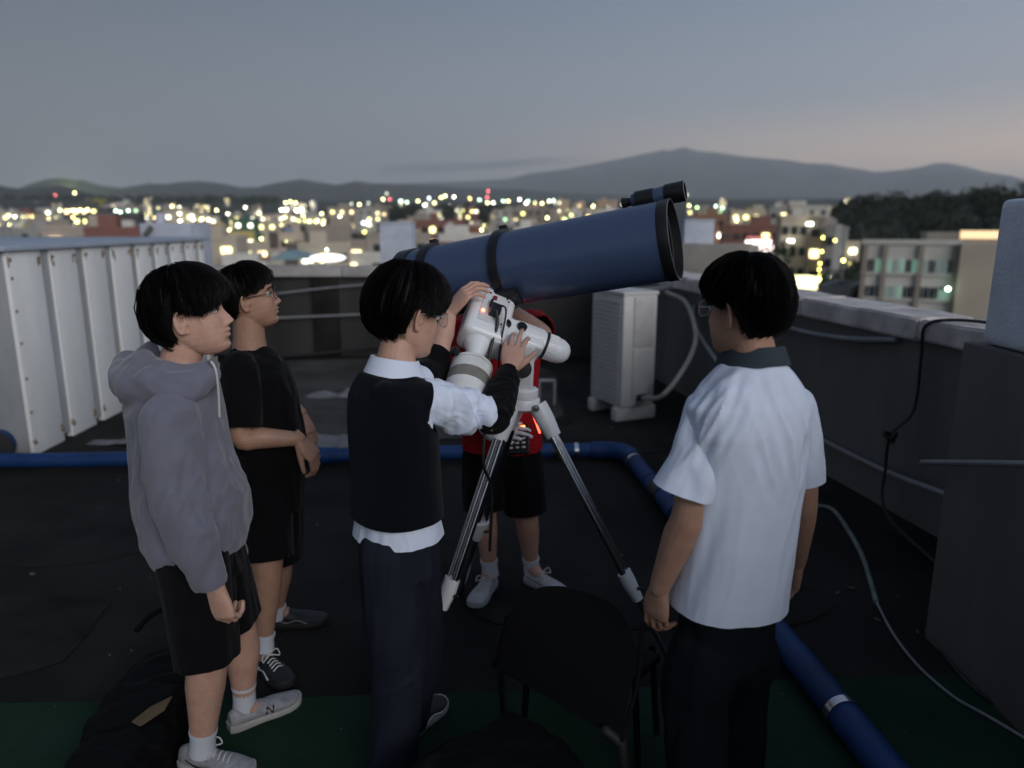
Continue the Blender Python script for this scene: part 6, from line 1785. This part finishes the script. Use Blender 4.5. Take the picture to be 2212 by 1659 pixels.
# ---- equatorial mount
RAU = V((0.87, -0.05, -0.49)).normalized()
RAU = (RAU - DECU * RAU.dot(DECU)).normalized()  # right ascension axis, down to the dome cap
TOP = ta(0.79) - DECU * (TRAD + 0.032)           # saddle
MO = at(1046, 694, Y=2.66)                       # crossing of the axes
# the declination axis runs through the saddle point nearest the crossing
DEC0 = MO
W = RAU.cross(DECU).normalized()                 # towards the camera
if W.y > 0: W = -W
mt = empty('telescope_mount', at(1132, 852, Y=2.72), 'white equatorial telescope mount with black knobs, cable socket and red light', 'telescope mount')
BM_ = Matrix((RAU, W, DECU)).transposed()
def mp3(r_, w_, d_): return MO + RAU * r_ + W * w_ + DECU * d_
def rbox(name, c, size, m, bev=0.012, seg=3, par=None):
    b = MB(); b.box(mp3(*c), size, BM_); return b.build(name, m, par or mt, bevel=bev, seg=seg)
# saddle stem up to the tube
a = MB(); a.tube([mp3(0.0, 0, 0.06), lerp(mp3(0, 0, 0.12), TOP, 0.5), TOP], [0.045, 0.045, 0.05], 28); a.build('saddle', m_blkmetal, mt)
rbox('dec_housing', (0.006, 0.0, 0.0), (0.130, 0.108, 0.185), m_wpaint, 0.030, 5)
a = MB(); a.lathe([(0.044, 0.085), (0.047, 0.090), (0.047, 0.118), (0.0505, 0.120), (0.0505, 0.142), (0.046, 0.148), (0.0, 0.150)], MO, DECU, 40); cap_ = a.build('dec_cap', m_wpaint, mt)
a = MB(); a.lathe([(0.0475, 0.1195), (0.0512, 0.1195), (0.0512, 0.1210), (0.0475, 0.1210)], MO, DECU, 40, cap=False); a.build('scale_ring', m_greyband, cap_)
rbox('control_panel', (0.010, 0.0545, 0.010), (0.078, 0.004, 0.118), mat('panel_white', (0.62, 0.63, 0.64), 0.4), 0.0015, 1)
for (r_, d_) in ((-0.022, 0.060), (-0.012, 0.060), (0.040, 0.060), (0.046, 0.052), (0.040, -0.040), (0.030, -0.040)):
    b = MB(); b.ell(mp3(r_, 0.057, d_), 0.0032, None, 10, 6); b.build('panel_screw', m_blkmetal, mt)
rbox('toggle_switch', (0.004, 0.059, 0.045), (0.012, 0.008, 0.012), mat('red_switch', (0.16, 0.012, 0.010), 0.4), 0.001, 1)
rbox('power_plug', (0.012, 0.068, -0.008), (0.030, 0.028, 0.034), m_blkmetal, 0.004, 2)
rbox('plug_lever', (-0.004, 0.066, 0.016), (0.007, 0.014, 0.024), m_blkmetal, 0.002, 1)
b = MB(); b.ell(mp3(-0.020, 0.0575, -0.014), 0.0042, None, 12, 8); led = b.build('indicator_light', mat('red_led', (0.8, 0.05, 0.02), 0.3, emit=(1.0, 0.10, 0.03), estr=14.0), mt)
a = MB(); a.lathe([(0.019, 0.0), (0.019, 0.012), (0.016, 0.015), (0.0, 0.016)], mp3(0.052, 0.040, 0.074), W, 24); a.build('round_knob', m_blkmetal, mt)
a = MB(); a.lathe([(0.019, 0.0), (0.019, 0.012), (0.016, 0.015), (0.0, 0.016)], mp3(0.062, 0.045, -0.022), W, 24); a.build('round_knob', m_blkmetal, mt)
a = MB(); a.lathe([(0.012, 0.0), (0.010, 0.012), (0.013, 0.03), (0.013, 0.055), (0.008, 0.062)], mp3(-0.020, 0.030, 0.128), -RAU + W * 0.2, 18); a.build('clutch_lever', m_blkmetal, mt)
# lower dec neck, motor box and ra housing
a = MB(); a.lathe([(0.044, 0.075), (0.040, 0.098), (0.027, 0.122), (0.022, 0.150), (0.0, 0.150)], MO, -DECU, 36); a.build('shaft_collar', m_wpaint, mt)
rbox('motor_box', (0.085, 0.005, -0.045), (0.105, 0.092, 0.125), m_wpaint, 0.014, 4)
a = MB(); a.lathe([(0.056, 0.065), (0.056, 0.080), (0.050, 0.082), (0.050, 0.094), (0.056, 0.096), (0.056, 0.110)], mp3(0, -0.005, 0.0), RAU, 40, cap=False); a.build('setting_circle', m_alu, mt)
a = MB(); a.tube([mp3(0.10, -0.005, 0), mp3(0.13, -0.005, 0), mp3(0.20, -0.005, 0), mp3(0.235, -0.005, 0)], [0.050, 0.054, 0.054, 0.050], 40); a.build('ra_housing', m_wpaint, mt)
rbox('ra_block', (0.175, -0.005, -0.012), (0.115, 0.098, 0.098), m_wpaint, 0.018, 4)
a = MB(); a.lathe([(0.052, 0.236), (0.053, 0.246)], mp3(0, -0.005, 0), RAU, 40); a.build('black_seal', m_black, mt)
a = MB(); a.lathe([(0.049, 0.246), (0.0495, 0.285), (0.046, 0.310), (0.036, 0.330), (0.02, 0.342), (0.0, 0.345)], mp3(0, -0.005, 0), RAU, 40)
dome = a.build('polar_cap', m_wpaint, mt)
for k in range(16):
    an = R(-60 + 8 * k) ; dd = DECU * math.sin(an) + W * math.cos(an)
    b = MB(); c_ = mp3(0, -0.005, 0) + RAU * 0.268 + dd * 0.0495; b.tube([c_ - RAU * 0.016, c_ + RAU * 0.016], 0.0016, 6); b.build('grip_rib', m_wpaint, dome)
a = MB(); a.lathe([(0.017, 0.0), (0.017, 0.014), (0.013, 0.018), (0.0, 0.018)], mp3(0.118, 0.046, -0.012), W, 22); a.build('round_knob', m_blkmetal, mt)
# counterweight shaft and weights
a = MB(); a.tube([mp3(0, 0, -0.16), mp3(0, 0, -0.46)], 0.012, 18); a.build('counterweight_shaft', m_chrome, mt)
cw = MO - DECU * 0.20
def cwl(prof, m, nm):
    b = MB(); b.lathe(prof, MO, -DECU, 48); return b.build(nm, m, mt)
cwl([(0.045, 0.188), (0.060, 0.190), (0.066, 0.196), (0.066, 0.205)], m_wworn, 'counterweight')
cwl([(0.066, 0.207), (0.067, 0.245)], m_wworn, 'counterweight')
cwl([(0.0675, 0.247), (0.0675, 0.284)], m_greyband, 'counterweight_band')
cwl([(0.067, 0.286), (0.067, 0.345), (0.058, 0.352)], m_wworn, 'counterweight')
a = MB(); a.lathe([(0.010, 0), (0.010, 0.016), (0.015, 0.018), (0.015, 0.032), (0.010, 0.035)], MO - DECU * 0.195 + (W * 0.3 - RAU * 0.6 + DECU * 0).normalized() * 0.055, (W * 0.3 - RAU * 0.6).normalized(), 14); a.build('locking_knob', m_blkmetal, mt)
# the declination unit is the bulkier half
for o_ in list(mt.children) + [g_ for c_ in mt.children for g_ in c_.children]:
    k_ = 1.27 if o_.name.split('.')[0] in ('dec_housing', 'dec_cap', 'scale_ring', 'control_panel', 'panel_screw', 'toggle_switch', 'power_plug', 'plug_lever', 'indicator_light', 'clutch_lever', 'shaft_collar') else 1.1
    if o_.name.split('.')[0] in ('saddle', 'polar_cap', 'grip_rib', 'black_seal', 'ra_housing', 'ra_block', 'setting_circle'): continue
    for v_ in o_.data.vertices:
        v_.co = MO + (v_.co - MO) * k_
# fork down to the tripod head
HUB = V((0.043, 2.72, 1.165))
rb = mp3(0.16, -0.005, -0.055)
a = MB()
a.hexa([HUB + V((-0.035, -0.042, 0.02)), HUB + V((0.035, -0.042, 0.02)), HUB + V((0.035, 0.042, 0.02)), HUB + V((-0.035, 0.042, 0.02)), rb + V((-0.055, -0.040, 0.02)), rb + V((0.050, -0.040, 0.02)), rb + V((0.050, 0.045, 0.02)), rb + V((-0.055, 0.045, 0.02))])
a.build('fork', m_wpaint, mt, bevel=0.014, seg=4)
a = MB(); a.lathe([(0.034, 0.0), (0.034, 0.012), (0.030, 0.016), (0.0, 0.017)], lerp(HUB, rb, 0.62) + V((0.0, -0.042, 0)), V((0, -1, 0.1)), 30); a.build('altitude_cover', m_blkmetal, mt)
a = MB(); a.lathe([(0.055, -0.012), (0.058, -0.008), (0.058, 0.02), (0.050, 0.026)], HUB, V((0, 0, 1)), 40); a.build('azimuth_base', m_wpaint, mt)
# taped cable from the plug down and the thinner one from its side
pl = mp3(0.015, 0.104, -0.026)
cable('mount_cable', [pl, pl + V((0.004, -0.01, -0.05)), at(1058, 760, Y=2.53), at(1054, 830, Y=2.50), at(1050, 900, Y=2.52), at(1044, 1000, Y=2.50), at(1062, 1060, Y=2.6), at(1058, 1190, Y=2.62)], 0.006, m_tape, 'taped black cable hanging from the plug on the white mount')
cable('mount_cable', [pl + V((0.01, 0, 0.02)), pl + V((0.035, -0.01, 0.0)), at(1082, 740, Y=2.55), at(1078, 800, Y=2.56), at(1095, 870, Y=2.60), at(1100, 930, Y=2.95)], 0.0035, m_cab, 'thin black lead from the mount down to the hand controller')

# ---- tripod
tr = empty('tripod', (0.06, 2.75, 0), 'white and chrome telescope tripod with three telescoping legs under the mount', 'tripod')
a = MB(); a.lathe([(0.050, -0.06), (0.062, -0.05), (0.064, -0.018), (0.060, -0.0125)], HUB, V((0, 0, 1)), 40); a.build('tripod_head', m_wpaint, tr)
feet = [V((-0.395, 2.424, 0)), V((0.690, 2.50, 0)), V((-0.256, 3.322, 0))]
for k, ft in enumerate(feet):
    o_ = V((ft.x - HUB.x, ft.y - HUB.y, 0)).normalized()
    top = HUB + o_ * 0.062 + V((0, 0, -0.045))
    d = (ft - top).normalized(); Ltot = (ft - top).length
    side = o_.cross(V((0, 0, 1)))
    lg = MB(); lg.tube([top - d * 0.01, top + d * 0.05, top + d * 0.125], [0.036, 0.037, 0.030], 24); hub_l = lg.build('leg', m_wpaint, tr)
    b = MB(); b.lathe([(0.013, 0), (0.013, 0.01), (0.0, 0.011)], top - o_ * 0.012 + V((0, -0.036, 0.005)) if k != 2 else top + V((0, 0.036, 0)), V((0, -1 if k != 2 else 1, 0)), 18); b.build('hinge_bolt', m_alu, hub_l)
    for sgn in (-1, 1):
        b = MB(); b.tube([top + d * 0.10 + side * sgn * 0.017, top + d * (Ltot * 0.58) + side * sgn * 0.017], 0.0135, 18); b.build('leg_tube', m_chrome, hub_l)
    c0 = top + d * (Ltot * 0.56)
    b = MB(); b.tube([c0, c0 + d * 0.045, c0 + d * 0.12], [(0.036, 0.026), (0.037, 0.027), (0.022, 0.020)], 24, up=side.cross(d)); cl_ = b.build('leg_clamp', m_wpaint, hub_l)
    b = MB(); b.tube([c0 + d * 0.06 + V((0.02, -0.02, 0)), c0 + d * 0.06 + V((0.045, -0.03, 0.004))], 0.006, 10); b.build('clamp_screw', m_black, cl_)
    b = MB(); b.tube([c0 + d * 0.08, ft - d * 0.06], 0.0115, 16); b.build('lower_tube', m_chrome, hub_l)
    b = MB(); b.tube([ft - d * 0.075, ft - d * 0.012], [0.016, 0.014], 14, round_ends=True); b.build('rubber_foot', m_black, hub_l)

# ---- hand controller held by the gloved hand
hc_ = empty('hand_controller', at(1120, 948, Y=3.12), 'black keypad hand controller with a glowing red display', 'controller')
cc = at(1118, 950, Y=3.14)
CM = Matrix.Rotation(R(-52), 3, 'X') @ Matrix.Rotation(R(-8), 3, 'Z')
a = MB(); a.box(cc, (0.105, 0.022, 0.155), CM); a.build('case', m_blkmetal, hc_, bevel=0.008, seg=3)
def cl3(x, y, z): return cc + CM @ V((x, y, z))
a = MB(); a.box(cl3(0.0, -0.0125, 0.060), (0.070, 0.003, 0.013), CM); a.build('display', mat('red_display', (0.5, 0.02, 0.01), 0.3, emit=(1.0, 0.13, 0.03), estr=9.0), hc_)
m_key = mat('pale_key', (0.50, 0.50, 0.48), 0.5)
for i in range(3):
    for j in range(4):
        a = MB(); a.ell(cl3(-0.028 + 0.028 * i, -0.012, 0.022 - 0.024 * j), (0.0095, 0.004, 0.006), CM, 12, 8); a.build('key', m_key, hc_)
for i in range(3):
    a = MB(); a.ell(cl3(-0.024 + 0.024 * i, -0.012, 0.044), (0.008, 0.004, 0.005), CM, 12, 8); a.build('key', m_key, hc_)
# red light strip on the lead of the far leg
a = MB(); a.tube([at(1148, 885, Y=2.90), at(1166, 935, Y=2.98)], 0.004, 8)
tag(a.build('light_strip', mat('red_strip', (0.5, 0.02, 0.01), 0.3, emit=(1.0, 0.08, 0.04), estr=4.0)), 'thin glowing red light strip beside the right tripod leg', 'light')

# ---- dark chair and soft cases in the foreground
m_fabric = mat('black_mesh_fabric', (0.006, 0.006, 0.007), 0.8, spec=0.15, bump=0.3, bscale=400)
ch = empty('chair', at(1230, 1560, z=0), 'black folding chair with curved fabric back in front of the tripod', 'chair')
BLc, TLc, TMc, TRc, BRc, BMc = J(1066, 1432, 2.16), J(1103, 1285, 2.20), J(1240, 1270, 2.12), J(1388, 1350, 1.93), J(1332, 1592, 1.80), J(1195, 1512, 1.96)
n1, n2 = 26, 18
vs, fs = [], []
for th in (0.0, 0.022):
    for j in range(n2 + 1):
        v_ = j / n2
        for i in range(n1 + 1):
            u_ = i / n1
            lo = BLc * (1 - u_) ** 2 + BMc * (2 * u_ * (1 - u_)) + BRc * u_ ** 2
            hi = TLc * (1 - u_) ** 2 + (TMc * 2 - (TLc + TRc) * 0.5) * (2 * u_ * (1 - u_)) + TRc * u_ ** 2
            # round the upper corners
            q_ = lerp(lo, hi, v_)
            bulge = math.sin(math.pi * u_) * math.sin(math.pi * min(1, v_ * 1.1)) * 0.03
            edge = (abs(u_ - 0.5) * 2) ** 6 * (v_ ** 5) * 0.10
            q_ = q_ + V((0.15, -0.85, 0.2)) * (bulge + th) + (lo - hi).normalized() * edge
            vs.append(q_)
N_ = (n1 + 1) * (n2 + 1)
for j in range(n2):
    for i in range(n1):
        a0 = j * (n1 + 1) + i
        fs.append((a0, a0 + 1, a0 + n1 + 2, a0 + n1 + 1)); fs.append((N_ + a0, N_ + a0 + n1 + 1, N_ + a0 + n1 + 2, N_ + a0 + 1))
for i in range(n1):
    for b0 in (0, n2 * (n1 + 1)):
        fs.append((b0 + i, N_ + b0 + i, N_ + b0 + i + 1, b0 + i + 1))
for j in range(n2):
    for b0 in (0, n1):
        p_ = j * (n1 + 1) + b0; fs.append((p_, p_ + n1 + 1, N_ + p_ + n1 + 1, N_ + p_))
a = MB(); a.add(vs, fs); a.build('backrest', m_fabric, ch)
a = MB(); a.tube(smooth_path([BRc + V((0.01, -0.02, 0)), lerp(BRc, TRc, .5) + V((0.02, -0.01, 0)), TRc + V((0, 0, 0))], 6), 0.007, 10); a.build('frame_bar', m_fabric, ch)
a = MB(); a.tube([BRc + V((-0.03, 0.0, 0.02)), BRc + V((0.012, -0.01, -0.01)), BRc + V((0.02, -0.015, -0.075))], [0.016, 0.018, 0.017], 14, round_ends=True); a.build('arm_end', m_black, ch)
ctr_ = lerp(BLc, BRc, 0.45); ctr_.z = 0
seat_c = lerp(BLc, BRc, 0.5) + V((0.10, 0.22, -0.02))
a = MB(); a.box(seat_c, (0.42, 0.40, 0.03), Matrix.Rotation(R(-40), 3, 'Z')); a.build('seat', m_fabric, ch, bevel=0.012, seg=3)
for dx, dy in ((-0.2, 0.05), (0.22, -0.16), (0.02, 0.26), (0.34, 0.12)):
    t_ = seat_c + V((dx * 0.8, dy * 0.8, 0)); a = MB(); a.tube([t_, V((t_.x + dx * 0.1, t_.y + dy * 0.1, 0.0))], 0.011, 12); a.build('leg', m_fabric, ch)
pA = BLc + V((0.02, 0.0, 0)); a = MB(); a.tube([pA, V((pA.x + 0.02, pA.y - 0.03, 0.0))], 0.012, 12); a.build('leg', m_chrome, ch)
pB = BRc + V((0.015, -0.012, -0.06)); a = MB(); a.tube([pB, V((pB.x + 0.03, pB.y - 0.02, 0.0))], 0.011, 12); a.build('leg', m_blkmetal, ch)

def soft_bag(name, base, ridge_, h, m, label, seed, cat='bag'):
    """padded case: outline on the floor and a soft raised body"""
    b = MB()
    n = len(base)
    cx_ = sum((p.x for p in base)) / n; cy_ = sum((p.y for p in base)) / n
    levels = [(0.0, 1.0), (0.25, 1.03), (0.6, 0.98), (0.85, 0.86), (1.0, 0.62)]
    dense = smooth_path(base + [base[0]], 5)[:-1]
    rr = []
    for t, k in levels:
        rr.append([V((cx_ + (p.x - cx_) * k, cy_ + (p.y - cy_) * k, max(0.004, h * t * (1 + 0.15 * mnoise.noise(V((p.x * 4, p.y * 4, seed))))))) for p in dense])
    b.rings(rr)
    me = remesh(b, 0.009, 4)
    folds(me, [((1, 0.3, 0), 2, 8, 0.02, None, 1, True)], seed)
    return link(name, me, m)
bagm = mat('black_nylon', (0.004, 0.004, 0.0045), 0.7, spec=0.12, bump=0.25, bscale=200)
fz2 = lambda u, v: at(u, v, z=0.0)
pts = [fz2(420, 1445), fz2(330, 1462), fz2(255, 1530), fz2(185, 1630), fz2(140, 1760), fz2(240, 1860), fz2(345, 1740), fz2(395, 1610), fz2(450, 1525)]
bg1 = soft_bag('telescope_bag', pts, None, 0.16, bagm, '', 3)
tag(bg1, 'long black padded bag lying open on the floor at the lower left', 'bag')
a = MB(); a.tube(smooth_path([fz2(300, 1418) + V((0, 0, 0.12)), fz2(330, 1400) + V((0, 0, 0.15)), fz2(370, 1385) + V((0, 0, 0.16)), fz2(400, 1400) + V((0, 0, 0.13))], 5), 0.012, 10); s_ = a.build('carry_handle', bagm, bg1)
lp0 = at(290, 1560, z=0.172); lp1 = at(372, 1503, z=0.176)
a = MB(); dl = (lp1 - lp0); nl = V((-dl.y, dl.x, 0)).normalized()
a.add([lp0 - nl * 0.03, lerp(lp0, lp1, .6) - nl * 0.035, lp1, lerp(lp0, lp1, .5) + nl * 0.02, lp0 + nl * 0.012] + [q_ + V((0, 0, -0.006)) for q_ in (lp0 - nl * 0.03, lerp(lp0, lp1, .6) - nl * 0.035, lp1, lerp(lp0, lp1, .5) + nl * 0.02, lp0 + nl * 0.012)],
      [(0, 1, 2, 3, 4), (9, 8, 7, 6, 5), (0, 5, 6, 1), (1, 6, 7, 2), (2, 7, 8, 3), (3, 8, 9, 4), (4, 9, 5, 0)])
a.build('tan_glow_patch', mat('tan_glow_paint', (0.15, 0.105, 0.055), 0.9, var=0.4, vscale=8), bg1, smooth=False)  # tan patch in the bag; its lit glow is put into the colour
pts = [at(1105, 1510, z=0.30), at(1010, 1570, z=0.28), at(890, 1655, z=0.26), at(800, 1760, z=0.25), at(1000, 1900, z=0.25), at(1250, 1850, z=0.25), at(1310, 1720, z=0.25), at(1240, 1610, z=0.27), at(1170, 1555, z=0.29)]
bg2 = soft_bag('carry_case', pts, None, 0.33, bagm, '', 5)
tag(bg2, 'black padded carry case standing in the foreground before the folding chair', 'case')

bpy.data.scenes.remove(_lab)
